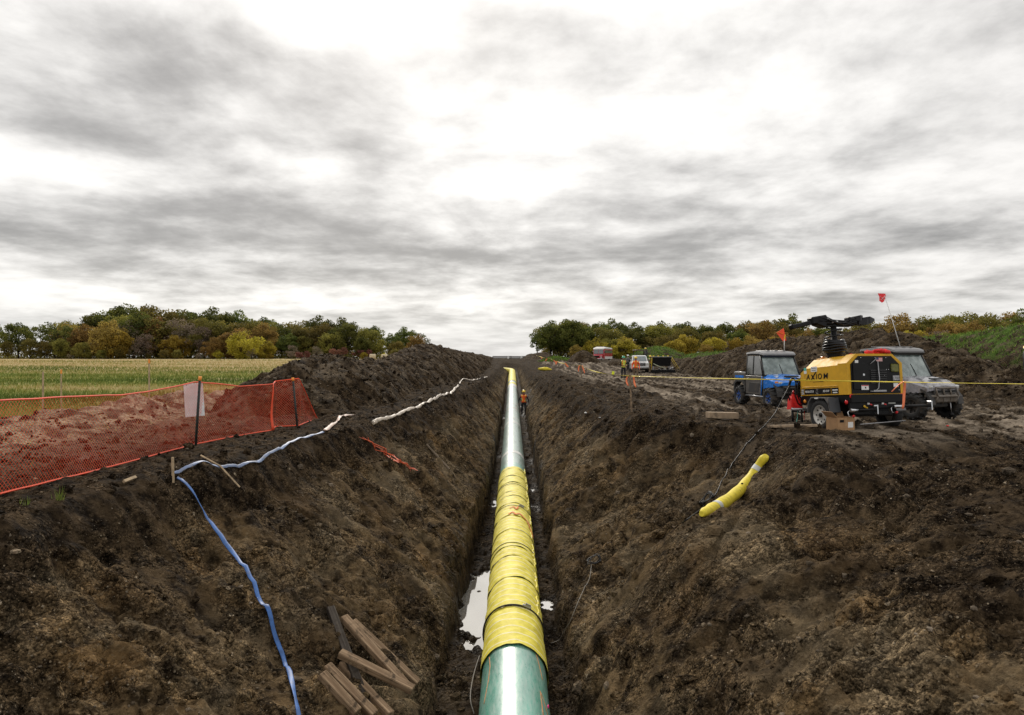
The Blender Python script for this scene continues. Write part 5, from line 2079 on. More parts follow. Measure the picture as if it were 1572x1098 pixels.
    for (yy, zz, ln, tl) in ((my - .88, 2.68, .42, .05), (my - .70, 2.77, .20, .2), (my - .98, 2.74, .34, -.04)):
        mb = MB()
        mb.loft([[(mx - .10, yy + ln / 2, zz - .05), (mx + .10, yy + ln / 2, zz - .05), (mx + .10, yy + ln / 2, zz + .05), (mx - .10, yy + ln / 2, zz + .05)],
                 [(mx - .14, yy, zz - .08), (mx + .14, yy, zz - .08), (mx + .14, yy, zz + .075), (mx - .14, yy, zz + .075)],
                 [(mx - .10, yy - ln / 2, zz - .03 + tl * .2), (mx + .10, yy - ln / 2, zz - .03 + tl * .2), (mx + .10, yy - ln / 2, zz + .03 + tl * .2), (mx - .10, yy - ln / 2, zz + .03 + tl * .2)]])
        mb.build('lamp_head', M_BLKG, arm)
    for k in range(3):
        MB().tube([(mx - .10, my + .5 - .1 * k, 2.80), (mx - .13, my + .2 - .2 * k, 2.70 - .06 * k), (mx - .11, my - .1 - .25 * k, 2.60 + .04 * k), (mx - .09, my - .45 - .1 * k, 2.74)], .013, 6).build('arm_cable', M_BLKG, arm)
    # red sling bundle lying on the roof
    mb = MB()
    rn = random.Random(9)
    for k in range(15):
        mb.blob((.10 + rn.uniform(-.08, .12), -.14 + rn.uniform(-.30, .34), zt + .02 + rn.uniform(0, .07)), rn.uniform(.05, .085), k, 1, .2, (1, 1.2, .75))
    mb.build('red_sling_bundle', M_REDF, root)
    mb = MB()
    for k in range(3):
        mb.blob((.42 + .05 * k, .30 - .05 * k, zt + .015), .05, k + 40, 1, .2, (1.3, 1, .5))
    mb.build('red_sling_end', M_REDF, root)
    # place: rear left corner of the enclosure stands at A
    ax = Vector((-.24, .97, 0)).normalized()
    A = Vector((7.87, 15.9, 0))
    yv = Vector((-ax.y, ax.x, 0))            # left of the towing direction
    yv = Vector((-.97, -.24, 0)).normalized()
    z0 = 0.0
    root.location = A - yv * W + Vector((0, 0, -0.02))
    rotm = Matrix((ax, yv, Vector((0, 0, 1)))).transposed()
    pitch = Matrix.Rotation(R(4.2), 3, 'Y')
    root.rotation_euler = (rotm @ pitch).to_euler()
    return root


GEN = build_generator()
bpy.context.view_layer.update()


# cardboard box by the wheel
def cardboard():
    M_CARD = paint('cardboard', (0.40, 0.235, 0.115), 0.8, var=0.12, dirt=0.1)
    c = hit(1290, 658)
    c = Vector((c.x, c.y, H(c.x, c.y)))
    root = empty('cardboard_box', c, R(18), 'open brown cardboard box on the ground by the generator wheel', 'box')
    w, d, h, t = .50, .34, .30, .008
    mb = MB()
    for (p, s) in (((0, -d / 2, h / 2), (w, t, h)), ((0, d / 2, h / 2), (w, t, h)), ((-w / 2, 0, h / 2), (t, d - .016, h)), ((w / 2, 0, h / 2), (t, d - .016, h)), ((0, 0, .005), (w - .016, d - .016, t))):
        mb.box(p, s)
    mb.build('carton', M_CARD, root)
    MB().box((-w / 2 - .075, 0, h + .07), (t, d, .21), (0, -.85, 0)).build('flap', M_CARD, root)
    MB().box((.02, d / 2 + .03, h + .05), (w, t, .13), (-.4, 0, 0)).build('flap', M_CARD, root)
    MB().box((w * .26, -d / 2 - .006, .13), (.15, .003, .13)).build('shipping_label', M_WHITE, root)
    MB().box((-.12, -d / 2 - .006, .22), (.12, .003, .06)).build('printed_mark', M_BLK, root)
    MB().box((.0, -d / 2 - .005, .2), (.012, .003, .19)).build('tape_strip', paint('packing_tape', (.5, .36, .22), .3), root)


cardboard()


def plank(p, q, w, h, label, name='wood_plank'):
    a, b = hit(*p), hit(*q)
    d = b - a
    L = d.length
    d.normalize()
    side = d.cross(Vector((0, 0, 1))).normalized()
    up = side.cross(d)
    mb = MB().box((0, 0, 0), (L, w, h), None, .006)
    o = mb.build(name, paint('weathered_plank', (0.34, 0.25, 0.165), 0.8, var=.25, dirt=.3, scale=5))
    o.matrix_world = Matrix.Translation((a + b) / 2 + Vector((0, 0, h / 2 + .02))) @ Matrix((d, side, up)).transposed().to_4x4()
    return tag(o, label, 'plank')


plank((1086, 641), (1131, 642), .22, .16, 'thick timber block on the ground in front of the blue utility vehicle')
plank((1183, 656), (1250, 655), .20, .06, 'flat plank lying under the tow bar of the generator')

# ------------------------------------------------------------------ utility vehicles
def glass_mat():
    m = bpy.data.materials.new('tinted_glass')
    t = NT(m)
    n = t.noise(t.coords(), 3.0, 5, .6)
    c = t.mix(t.mr(n, .3, .75), (0.11, 0.16, 0.155), (0.46, 0.55, 0.53))
    t.set(col=c, rough=0.06, spec=0.8, coat=1.0)
    tr = t.n('ShaderNodeBsdfTransparent')
    tr.inputs[0].default_value = (.75, .85, .84, 1)
    ms = t.n('ShaderNodeMixShader')
    ms.inputs[0].default_value = 0.72
    t.l(tr.outputs[0], ms.inputs[1])
    t.l(t.b.outputs[0], ms.inputs[2])
    t.l(ms.outputs[0], t.out.inputs[0])
    return m


M_GLASS = glass_mat()
M_DARKGL = paint('dark_glass', (0.012, 0.016, 0.017), 0.06, spec=0.8, coat=1.0)
M_GREYP = paint('grey_alloy_rim', (0.10, 0.10, 0.105), 0.4, metal=.5, dirt=.25)
M_PLAST = paint('grey_black_plastic', (0.035, 0.034, 0.033), 0.6, dirt=.3)
M_LIGHT = paint('headlight_lens', (0.55, 0.56, 0.56), 0.1, coat=1.0)


def build_utv(label, body_col, roof_col, accent, muddy, guard, cat='utility vehicle'):
    """x forward, y left, z up; origin on the ground under the middle"""
    root = empty('utility_vehicle', (0, 0, 0), 0, label, cat, 'side-by-side utility vehicles')
    nm = 'blue' if not guard else 'grey'
    M_BODY = paint('utv_body_' + nm, body_col, 0.28, dirt=muddy, coat=.6, dirtcol=(0.085, 0.067, 0.05))
    M_ROOF = paint('utv_roof_' + nm, roof_col, 0.4, dirt=muddy * .7, dirtcol=(.05, .045, .04))
    M_DOOR = paint('utv_door_' + nm, (0.085, 0.078, 0.07) if nm == 'blue' else (.05, .048, .045), 0.5, dirt=.35, dirtcol=(.13, .105, .08))
    M_FRM = paint('utv_cage', (0.022, 0.022, 0.022), 0.45, dirt=.2)
    hw = .70
    # frame and floor
    mb = MB()
    mb.box((0, 0, .40), (2.5, .80, .16), None, .03)
    mb.box((.0, 0, .47), (1.3, 1.36, .06), None, .02)
    mb.build('chassis', M_PLAST, root)
    mb = MB()
    for s in (1, -1):
        mb.tube([(-.6, s * .70, .38), (.62, s * .70, .38)], .035, 8)
    mb.build('rock_slider', M_STEEL, root)
    for x in (1.03, -1.03):
        mb = MB()
        mb.tube([(x, -.55, .36), (x, .55, .36)], .035, 8)
        for s in (1, -1):
            mb.tube([(x, s * .52, .36), (x * .94, s * .38, .80)], .045, 8)
            mb.tube([(x + .14, s * .25, .42), (x, s * .55, .34), (x - .14, s * .25, .42)], .022, 6)
        mb.build('suspension', M_BLK, root)
    # hood and front fenders
    mb = MB()
    secs = []
    for (x, w, z0, z1, ed) in ((.58, .70, .66, 1.15, .10), (.85, .71, .70, 1.12, .11), (1.15, .70, .72, 1.05, .12), (1.36, .62, .76, .96, .10), (1.44, .52, .80, .90, .05)):
        secs.append([(x, -w, z0), (x, -w, z1 - ed), (x, -w * .78, z1), (x, 0, z1 + .025), (x, w * .78, z1), (x, w, z1 - ed), (x, w, z0)])
    mb.loft(secs)
    hood = mb.build('hood', M_BODY, root)
    mb = MB()
    mb.box((1.18, 0, 1.075), (.10, .52, .03), (0, .22, 0), .01)
    mb.build('hood_scoop', M_BLK, hood)
    for s in (1, -1):
        mb = MB()
        mb.quad((.70, s * .22, 1.158), (.74, s * .42, 1.142), (1.12, s * .50, 1.072), (1.05, s * .40, 1.092))
        mb.quad((.66, s * .52, 1.146), (.72, s * .56, 1.138), (1.20, s * .52, 1.05), (1.16, s * .50, 1.064))
        mb.build('hood_graphic', paint('graphic_' + nm, accent, .35, dirt=.1), hood)
        for v in hood.children[-1].data.vertices:
            v.co.z += .012
    for s in (1, -1):
        # arch over the front wheel
        mb = MB()
        pr = []
        for q in range(9):
            a = math.pi * q / 8
            pr.append((1.03 - .46 * math.cos(a), .42 + .45 * math.sin(a) ** .8))
        pr = pr + [(1.03 + .40 * math.cos(math.pi * q / 8), .42 + .40 * math.sin(math.pi * q / 8) ** .8) for q in range(9)]
        secs = [[(u, s * .46, v) for u, v in pr], [(u, s * .68, v) for u, v in pr]]
        mb.loft(secs)
        mb.build('front_fender', M_PLAST, root)
        if nm == 'blue':
            mb = MB()
            mb.tube([(.56, s * .715, 1.10), (.545, s * .735, .78), (.54, s * .735, .42)], .028, 6, flat=.5)
            mb.build('trim_strip', M_BODY, root)
        mb = MB()
        mb.box((1.36, s * .46, .885), (.10, .26, .085), (0, .1, s * -.35), .02)
        hl = mb.build('headlight', M_LIGHT, root)
        if nm == 'blue':
            MB().box((1.30, s * .615, .90), (.10, .05, .07), (0, 0, s * -.6), .01).build('turn_lamp', M_AMBER, hl)
        mb = MB()
        pr = [(-1.48, .52), (-1.46, .80), (-1.30, .92), (-.78, .92), (-.62, .80), (-.60, .52), (-.68, .52), (-.72, .76), (-.84, .86), (-1.24, .86), (-1.38, .76), (-1.40, .52)]
        mb.loft([[(u, s * .50, v) for u, v in pr], [(u, s * .74, v) for u, v in pr]])
        mb.build('rear_fender', M_PLAST, root)
    # grille and lower front
    mb = MB()
    mb.prism([(1.30, .48), (1.42, .52), (1.46, .72), (1.42, .84), (1.30, .84)], -.46, .46, 'y', .02)
    mb.build('grille', M_PLAST, root)
    mb = MB()
    for k in range(4):
        mb.box((1.468, 0, .56 + k * .07), (.02, .66, .022), None, .004)
    mb.build('grille_bars', M_BLK, root)
    mb = MB()
    if guard:
        M_GUARD = paint('muddy_steel_guard', (.17, .15, .13), .6, dirt=.55, dirtcol=(.12, .095, .07))
        mb.mat(M_GUARD)
        mb.tube([(1.28, -.62, .64), (1.44, -.52, .64), (1.52, -.3, .64), (1.52, .3, .64), (1.44, .52, .64), (1.28, .62, .64)], .034, 8)
        mb.tube([(1.20, -.60, .94), (1.40, -.46, .88), (1.47, -.3, .86), (1.47, .3, .86), (1.40, .46, .88), (1.20, .60, .94)], .028, 8)
        for yy in (-.42, -.14, .14, .42):
            mb.tube([(1.51, yy, .64), (1.46, yy, .86)], .022, 6)
            mb.tube([(1.51, yy, .64), (1.44, yy, .44)], .022, 6)
        mb.prism([(1.40, .46), (1.47, .48), (1.50, .64), (1.45, .74), (1.40, .74)], -.44, .44, 'y', .02)
        mb.build('brush_guard', None, root)
        MB().tube([(1.50, .10, .46), (1.53, .10, .20)], .014, 6).build('winch_cable', M_STEEL, root)
        MB().blob((1.53, .10, .14), .07, 3, 1, .2).build('winch_weight', M_BLK, root)
    else:
        mb.mat(M_PLAST).tube([(1.40, -.52, .56), (1.56, -.40, .56), (1.56, .40, .56), (1.40, .52, .56)], .032, 8)
        mb.tube([(1.40, -.46, .74), (1.55, -.36, .72), (1.55, .36, .72), (1.40, .46, .74)], .026, 8)
        mb.build('front_bumper', None, root)
    # cab: pillars, roof, glass, doors
    mb = MB()
    for s in (1, -1):
        mb.tube([(.60, s * .68, 1.10), (.24, s * .62, 1.84)], .036, 6)
        mb.tube([(.24, s * .62, 1.84), (-.60, s * .62, 1.86)], .036, 6)
        mb.tube([(-.60, s * .62, 1.86), (-.64, s * .68, .80)], .036, 6)
        mb.tube([(-.64, s * .68, .80), (-.62, s * .70, .42)], .036, 6)
        mb.tube([(.58, s * .70, 1.10), (.56, s * .71, .42)], .03, 6)
    mb.tube([(.24, -.62, 1.84), (.24, .62, 1.84)], .034, 6)
    mb.tube([(-.60, -.62, 1.86), (-.60, .62, 1.86)], .034, 6)
    mb.tube([(.60, -.68, 1.12), (.60, .68, 1.12)], .034, 6)
    mb.build('roll_cage', M_FRM, root)
    mb = MB()
    secs = []
    for (x, w, z, t) in ((-.74, .60, 1.87, .03), (-.66, .67, 1.88, .06), (-.2, .69, 1.905, .075), (.22, .68, 1.895, .07), (.36, .66, 1.865, .05), (.42, .60, 1.84, .025)):
        secs.append([(x, -w, z - .02), (x, -w * .96, z + t * .7), (x, -w * .6, z + t), (x, w * .6, z + t), (x, w * .96, z + t * .7), (x, w, z - .02)])
    mb.loft(secs)
    rf = mb.build('roof', M_ROOF, root)
    mb = MB()
    for yy in (-.3, 0, .3):
        mb.box((-.16, yy, 1.988), (.8, .10, .018), None, .006)
    mb.build('roof_rib', M_ROOF, rf)
    mb = MB()
    mb.box((.36, 0, 1.80), (.06, 1.24, .10), (0, .45, 0), .02)
    mb.build('visor_header', M_FRM, root)

    def pane(name, pts, mat):
        n = (Vector(pts[1]) - Vector(pts[0])).cross(Vector(pts[2]) - Vector(pts[0])).normalized() * .006
        m = MB()
        m.loft([[Vector(p) - n for p in pts], [Vector(p) + n for p in pts]])
        return m.build(name, mat, root)
    pane('windshield', [(.585, -.64, 1.13), (.585, .64, 1.13), (.27, .58, 1.80), (.27, -.58, 1.80)], M_GLASS)
    MB().tube([(.59, .05, 1.15), (.47, .02, 1.40), (.42, .0, 1.50)], .010, 5).build('wiper', M_BLK, root)
    pane('rear_window', [(-.63, -.60, 1.12), (-.63, .60, 1.12), (-.60, .56, 1.80), (-.60, -.56, 1.80)], M_GLASS)
    for s in (1, -1):
        mb = MB()
        pr = [(-.58, .44), (.50, .44), (.54, .70), (.55, 1.10), (-.60, 1.10), (-.60, .80)]
        mb.prism(pr, s * .675, s * .72, 'y', .012)
        dr = mb.build('door', M_DOOR, root)
        mb = MB()
        mb.box((-.42, s * .73, .98), (.16, .02, .06), None, .008)
        mb.build('handle', M_BLK, dr)
        mb = MB()
        mb.prism([(-.40, .52), (.30, .52), (.40, .85), (-.30, .85)], s * .718, s * .728, 'y', .004)
        mb.build('door_inset', M_PLAST, dr)
        n = pane('side_window', [(-.57, s * .685, 1.13), (.50, s * .685, 1.13), (.22, s * .635, 1.79), (-.55, s * .635, 1.80)], M_DARKGL if s == -1 and not guard else M_GLASS)
        mb = MB()
        mb.tube([(-.12, s * .70, 1.12), (-.14, s * .645, 1.80)], .016, 5)
        mb.build('window_bar', M_FRM, root)
    # inside
    mb = MB()
    mb.box((-.30, 0, .72), (.5, 1.2, .16), None, .05)
    mb.box((-.52, 0, 1.05), (.14, 1.2, .56), (0, -.15, 0), .05)
    mb.build('bench_seat', M_BLK, root)
    for yy in (-.35, .35):
        MB().box((-.56, yy, 1.42), (.08, .26, .18), None, .04).build('headrest', M_BLK, root)
    mb = MB()
    mb.box((.48, 0, 1.02), (.20, 1.24, .16), None, .04)
    mb.build('dashboard', M_PLAST, root)
    pts = [(.28 + .06 * math.cos(2 * math.pi * q / 18), .35 + .17 * math.sin(2 * math.pi * q / 18), 1.18 + .15 * math.cos(2 * math.pi * q / 18)) for q in range(18)]
    sw = MB().tube(pts, .016, 6, closed=True).build('steering_wheel', M_BLK, root)
    MB().tube([(.28, .35, 1.18), (.5, .35, 1.05)], .025, 6).build('column', M_BLK, sw)
    # cargo bed
    mb = MB()
    for (c, s) in (((-1.10, 0, .93), (.86, 1.34, .05)), ((-1.10, .66, 1.06), (.86, .05, .26)), ((-1.10, -.66, 1.06), (.86, .05, .26)), ((-.70, 0, 1.06), (.05, 1.27, .26))):
        mb.box(c, s, None, .008)
    bed = mb.build('cargo_bed', M_DOOR, root)
    MB().box((-1.545, 0, 1.06), (.05, 1.36, .27), None, .01).build('tailgate', M_DOOR, root)
    for s in (1, -1):
        MB().tube([(-1.50, s * .66, 1.21), (-.70, s * .66, 1.21)], .018, 6).build('bed_rail', M_STEEL, bed)
        MB().box((-1.12, s * .690, 1.04), (.62, .006, .09)).build('bed_decal', M_BODY if nm == 'blue' else M_PLAST, bed)
        MB().box((-1.575, s * .60, 1.06), (.02, .10, .14), None, .01).build('tail_lamp', M_RED, root)
    # wheels
    rim = M_GREYP if nm == 'blue' else paint('muddy_rim', (.06, .055, .05), .6, dirt=.5)
    for x in (1.03, -1.03):
        for s in (1, -1):
            wheel('wheel', root, (x, s * (.69 if guard else .655), .35), .345, .28, .20, s, rim, 14, 7, 0)
    return root


def whip(parent, base, top, flag_pts, mat, stripe=None):
    MB().tube([base, top], .008, 6).build('whip_antenna', M_WHITE, parent)
    f = MB()
    n = Vector((0, .003, 0))
    f.loft([[Vector(p) - n for p in flag_pts], [Vector(p) + n for p in flag_pts]])
    fl = f.build('pennant', mat, parent)
    if stripe:
        for (a, b, w, m) in stripe:
            a, b = Vector(a), Vector(b)
            MB().tube([a, b], w, 4).build('pennant_stripe', m, fl)
    return fl


def place_heading(o, c, h):
    h = Vector((h[0], h[1], 0)).normalized()
    o.location = c
    o.rotation_euler = (0, 0, math.atan2(h.y, h.x))


M_PENN = paint('orange_red_pennant', (0.90, 0.09, 0.03), 0.6)
M_PENY = paint('yellow_stripe', (0.85, 0.55, 0.03), 0.6)
UTV1 = build_utv('blue side-by-side utility vehicle with a cargo bed left of the generator', (0.015, 0.20, 0.72), (0.25, 0.25, 0.255), (0.62, 0.66, 0.72), .12, False)
place_heading(UTV1, (9.30, 24.35, -0.05), (.16, -.99))
UTV2 = build_utv('muddy grey side-by-side utility vehicle with a brush guard behind the generator', (0.30, 0.30, 0.33), (0.18, 0.18, 0.185), (0.12, 0.12, 0.14), .42, True)
place_heading(UTV2, (11.10, 19.7, 0.01), (.40, -.917))
for o in (UTV1, UTV2):
    pass
bpy.context.view_layer.update()


def in_local(o, p):
    return o.matrix_world.inverted() @ Vector(p)


def add_whips():
    # blue vehicle: short whip behind the cab with a diamond pennant
    d = 24.9
    b, t = at(1204, 536, d), at(1204, 518, d)
    F = [at(1192, 509, d), at(1203, 502, d), at(1207, 521, d), at(1202, 522, d)]
    loc = lambda p: in_local(UTV1, p)
    m = UTV1.matrix_world.inverted().to_3x3()
    yv = m @ Vector((0, .004, 0))
    MB().tube([loc(b), loc(t)], .012, 6).build('whip_antenna', M_WHITE, UTV1)
    f = MB()
    f.loft([[loc(p) - yv for p in F], [loc(p) + yv for p in F]])
    fl = f.build('pennant', M_PENN, UTV1)
    for (p, q) in (((1193.5, 508), (1202, 511)), ((1205.5, 512), (1204, 519))):
        a, c = loc(at(p[0], p[1], d - .012)), loc(at(q[0], q[1], d - .012))
        MB().tube([a, c], .022, 4, flat=.3).build('pennant_stripe', M_PENY, fl)
    d = 20.6
    loc2 = lambda p: in_local(UTV2, p)
    b, t = at(1382, 531, d), at(1358, 452, d)
    MB().tube([loc2(b), loc2(at(1372, 497, d)), loc2(t)], .011, 6).build('whip_antenna', M_WHITE, UTV2)
    F = [at(1347.5, 448.5, d), at(1359, 449, d), at(1360, 453, d), at(1357, 461, d), at(1354, 463, d), at(1350, 460, d), at(1350, 454, d)]
    yv = UTV2.matrix_world.inverted().to_3x3() @ Vector((0, .004, 0))
    f = MB()
    f.loft([[loc2(p) - yv for p in F], [loc2(p) + yv for p in F]])
    fl = f.build('pennant', paint('red_pennant', (.85, .04, .05), .6), UTV2)
    for (p, q) in (((1351, 453), (1357, 459)), ((1357.5, 453.5), (1352, 459))):
        MB().tube([loc2(at(*p, d - .012)), loc2(at(*q, d - .012))], .016, 4, flat=.3).build('pennant_cross', M_WHITE, fl)


add_whips()


# ------------------------------------------------------------------ white pickup, red bus, black skid
def build_pickup():
    root = empty('pickup_truck', (0, 0, 0), 0, 'white pickup truck facing the camera behind the workers', 'pickup truck')
    Mw = paint('white_truck_paint', (0.72, 0.72, 0.71), 0.3, dirt=.12, dirtcol=(.25, .21, .17), coat=.5)
    hw = .98
    mb = MB()
    secs = []
    for (x, w, z0, z1) in ((2.85, .86, .50, 1.02), (2.75, .95, .45, 1.14), (2.2, .98, .45, 1.20), (1.45, .99, .45, 1.24), (-.9, .99, .45, 1.22), (-2.75, .97, .50, 1.20), (-2.85, .93, .55, 1.15)):
        secs.append([(x, -w, z0), (x, -w, z1 - .16), (x, -w + .10, z1), (x, w - .10, z1), (x, w, z1 - .16), (x, w, z0)])
    mb.loft(secs)
    mb.build('body', Mw, root)
    mb = MB()
    secs = []
    for (x, w, z) in ((1.45, .86, 1.22), (.75, .76, 1.84), (.3, .74, 1.90), (-.9, .74, 1.90), (-1.25, .80, 1.22)):
        secs.append([(x, -w, 1.20), (x, -w, z - .05 if z > 1.3 else 1.215), (x, -w + .08, z), (x, w - .08, z), (x, w, z - .05 if z > 1.3 else 1.215), (x, w, 1.20)])
    mb.loft(secs)
    mb.build('cab', Mw, root)

    def pane(name, pts):
        n = (Vector(pts[1]) - Vector(pts[0])).cross(Vector(pts[2]) - Vector(pts[0])).normalized() * .012
        m = MB()
        m.loft([[Vector(p) - n for p in pts], [Vector(p) + n for p in pts]])
        m.build(name, M_GLASS2, root)
    pane('windshield', [(1.43, -.76, 1.27), (1.43, .76, 1.27), (.80, .66, 1.81), (.80, -.66, 1.81)])
    for s in (1, -1):
        pane('side_window', [(1.2, s * .855, 1.27), (-.95, s * .855, 1.27), (-.8, s * .755, 1.80), (.72, s * .765, 1.80)])
        MB().box((1.05, s * 1.10, 1.32), (.12, .22, .20), None, .04).build('mirror', M_BLK, root)
        MB().box((2.80, s * .76, .98), (.14, .30, .20), None, .04).build('headlight', M_LIGHT, root)
        MB().box((2.72, s * .93, .97), (.14, .07, .14), None, .02).build('turn_lamp', M_AMBER, root)
        for x in (1.85, -1.75):
            wheel('wheel', root, (x, s * .86, .40), .40, .26, .23, s, M_RIM, 0, 0, 6)
            mb = MB()
            pr = [(x + .52 * math.cos(math.pi * q / 8), .42 + .48 * math.sin(math.pi * q / 8)) for q in range(9)]
            mb.prism(pr, s * .90, s * 1.0, 'y')
            mb.build('wheel_arch', M_BLK, root)
    mb = MB()
    mb.box((2.86, 0, .93), (.06, 1.12, .34), None, .03)
    g = mb.build('grille', M_BLK, root)
    for k in range(2):
        MB().box((2.90, 0, .86 + .14 * k), (.03, 1.06, .035), None, .008).build('grille_bar', M_CHROME, g)
    MB().box((2.90, 0, .58), (.20, 1.86, .22), None, .05).build('bumper', paint('bumper_grey', (.45, .45, .45), .35, metal=.6), root)
    MB().box((2.86, 0, .40), (.10, 1.5, .14), None, .03).build('air_dam', M_BLK, root)
    MB().box((-1.95, 0, 1.17), (1.5, 1.7, .12)).build('bed_floor', M_BLK, root)
    p = at(985, 569, 75)
    root.location = (p.x, 76.5, H(p.x, 75))
    root.rotation_euler = (0, 0, R(-90 - 8))


M_GLASS2 = paint('vehicle_glass', (0.10, 0.13, 0.14), 0.08, spec=.8, coat=1.0, var=.3)
build_pickup()


def build_bus():
    root = empty('crew_bus', (0, 0, 0), 0, 'small red crew bus with a white roof parked near the wood', 'bus')
    Mr = paint('bus_red_paint', (0.42, 0.018, 0.035), 0.3, dirt=.1, coat=.5)
    Mw = paint('bus_white_paint', (0.72, 0.70, 0.68), 0.35, dirt=.15)
    mb = MB()
    secs = []
    for (x, w, z) in ((1.9, 1.12, 2.62), (1.6, 1.17, 2.78), (-4.2, 1.17, 2.80), (-4.35, 1.12, 2.72)):
        secs.append([(x, -w, .55), (x, -w, z - .12), (x, w, z - .12), (x, w, .55)])
    mb.loft(secs)
    mb.build('body', Mr, root)
    mb = MB()
    secs = []
    for (x, w, z) in ((2.0, 1.05, 2.60), (1.6, 1.18, 2.88), (.6, 1.18, 3.02), (-4.2, 1.18, 2.84), (-4.36, 1.1, 2.70)):
        secs.append([(x, -w, 2.56), (x, -w, z - .14), (x, -w + .3, z), (x, w - .3, z), (x, w, z - .14), (x, w, 2.56)])
    mb.loft(secs)
    mb.build('roof', Mw, root)
    mb = MB()
    secs = []
    for (x, w, z0, z1) in ((1.8, 1.05, .55, 1.62), (2.6, .98, .55, 1.45), (3.1, .92, .55, 1.32), (3.2, .8, .6, 1.2)):
        secs.append([(x, -w, z0), (x, -w, z1 - .2), (x, -w * .75, z1), (x, w * .75, z1), (x, w, z1 - .2), (x, w, z0)])
    mb.loft(secs)
    mb.build('hood', Mr, root)
    MB().box((3.2, 0, 1.0), (.08, 1.05, .42), None, .04).build('grille', M_BLK, root)
    MB().box((3.28, 0, .52), (.22, 2.1, .26), None, .05).build('bumper', M_CHROME, root)
    for s in (1, -1):
        MB().box((3.12, s * .80, .88), (.16, .36, .34), None, .05).build('headlight', M_LIGHT, root)
        MB().box((2.4, s * 1.0, .66), (1.3, .16, .24), None, .05).build('running_board', Mw, root)
        MB().box((2.1, s * 1.35, 1.9), (.12, .18, .36), None, .04).build('mirror', M_BLK, root)
        MB().box((-1.3, s * 1.182, .82), (5.6, .02, .5)).build('skirt_panel', Mw, root)
        for k in range(6):
            MB().box((1.0 - .92 * k, s * 1.178, 2.05), (.78, .02, .62), None, .005).build('window', M_GLASS2, root)
        for x in (2.45, -2.6):
            wheel('wheel', root, (x, s * .98, .45), .45, .26, .26, s, M_RIM, 0, 0, 6)
    mb = MB()
    mb.loft([[(1.93, -1.0, 1.62), (1.93, 1.0, 1.62), (1.93, .96, 2.5), (1.93, -.96, 2.5)], [(1.97, -1.0, 1.62), (1.97, 1.0, 1.62), (1.94, .96, 2.5), (1.94, -.96, 2.5)]])
    ws = mb.build('windshield', M_GLASS2, root)
    MB().box((1.98, 0, 2.05), (.02, .05, .86)).build('divider', Mr, ws)
    p = at(925, 553, 138)
    root.location = (p.x, 140, H(p.x, 140) - .05)
    root.rotation_euler = (0, 0, R(-90 - 24))


build_bus()


def build_skid():
    root = empty('equipment_skid', (0, 0, 0), 0, 'black equipment skid with a dark hopper and yellow rails right of the pickup', 'equipment')
    My = paint('rail_yellow', (0.7, 0.5, 0.04), .5, dirt=.2)
    mb = MB()
    for s in (1, -1):
        mb.box((0, s * .55, .30), (2.7, .14, .22), None, .01)
        mb.box((0, s * .55, .08), (2.5, .30, .10), None, .01)
    mb.box((0, 0, .46), (2.6, 1.3, .10), None, .01)
    mb.build('base_frame', M_BLK, root)
    mb = MB()
    mb.loft([[(-1.25, -.6, .9), (.75, -.6, .9), (.75, .6, .9), (-1.25, .6, .9)], [(-1.35, -.7, 1.85), (.85, -.7, 1.85), (.85, .7, 1.85), (-1.35, .7, 1.85)]])
    h = mb.build('hopper', M_BLK, root)
    MB().box((-.25, 0, 1.87), (2.3, 1.5, .07), None, .01).build('hopper_rim', M_STEEL, h)
    for k in range(4):
        MB().box((-1.1 + .55 * k, -.2, 1.96), (.16, .16, .12), None, .02).build('cap', My, h)
    for x in (-1.2, .7):
        for s in (1, -1):
            MB().box((x, s * .55, .70), (.10, .10, .45)).build('leg', M_STEEL, root)
    for s in (-1, 1):
        MB().tube([(.85, s * .7, 1.9), (1.75, s * .7, .55)], .03, 6).build('rail', My, root)
    MB().tube([(-1.35, -.72, 1.8), (-1.42, -.72, .5)], .035, 6).build('rail', My, root)
    MB().tube([(-1.2, -.75, 1.15), (-.5, -.8, .85), (.2, -.75, .68)], .05, 6).build('hose', paint('pale_hose', (.4, .42, .3), .6), root)
    for k in range(5):
        MB().blob((-.5 + .32 * k, -.55, .62), .13, k, 1, .2).build('fitting', [M_STEEL, M_BLK, M_WHITE, M_BLK, M_STEEL][k], root)
    MB().blob((.95, -.75, .72), .12, 11, 1, .1).build('gauge', M_LIGHT, root)
    p = at(1021, 572, 70)
    root.location = (p.x, 71, H(p.x, 70.5))
    root.rotation_euler = (0, 0, R(-4))
    root.scale = (.9, .9, .98)


build_skid()


def build_machine():
    """small tracked machine behind the pickup: only its cab roof and boom show"""
    root = empty('tracked_machine', (0, 0, 0), 0, 'muddy brown tracked machine half hidden behind the white pickup', 'machine')
    Mb = paint('muddy_machine', (.16, .12, .085), .6, dirt=.4)
    mb = MB()
    for s in (1, -1):
        mb.prism([(-1.4, .25), (-1.1, .02), (1.1, .02), (1.4, .25), (1.4, .5), (1.1, .72), (-1.1, .72), (-1.4, .5)], s * .7, s * 1.15, 'y', .03)
    mb.build('track', M_BLK, root)
    mb = MB()
    mb.box((0, 0, 1.05), (2.4, 1.5, .6), None, .06)
    mb.box((-.5, 0, 1.55), (1.2, 1.4, .5), None, .06)
    mb.build('hull', Mb, root)
    mb = MB()
    for x in (-.2, .9):
        for s in (1, -1):
            mb.tube([(x, s * .65, 1.3), (x, s * .65, 2.45)], .04, 6)
    mb.build('cage_post', M_BLK, root)
    MB().box((.35, 0, 2.50), (1.5, 1.5, .10), None, .03).build('canopy', Mb, root)
    p = at(986, 560, 84)
    root.location = (p.x - .2, 85, H(p.x, 85))
    root.rotation_euler = (0, 0, R(-80))


build_machine()

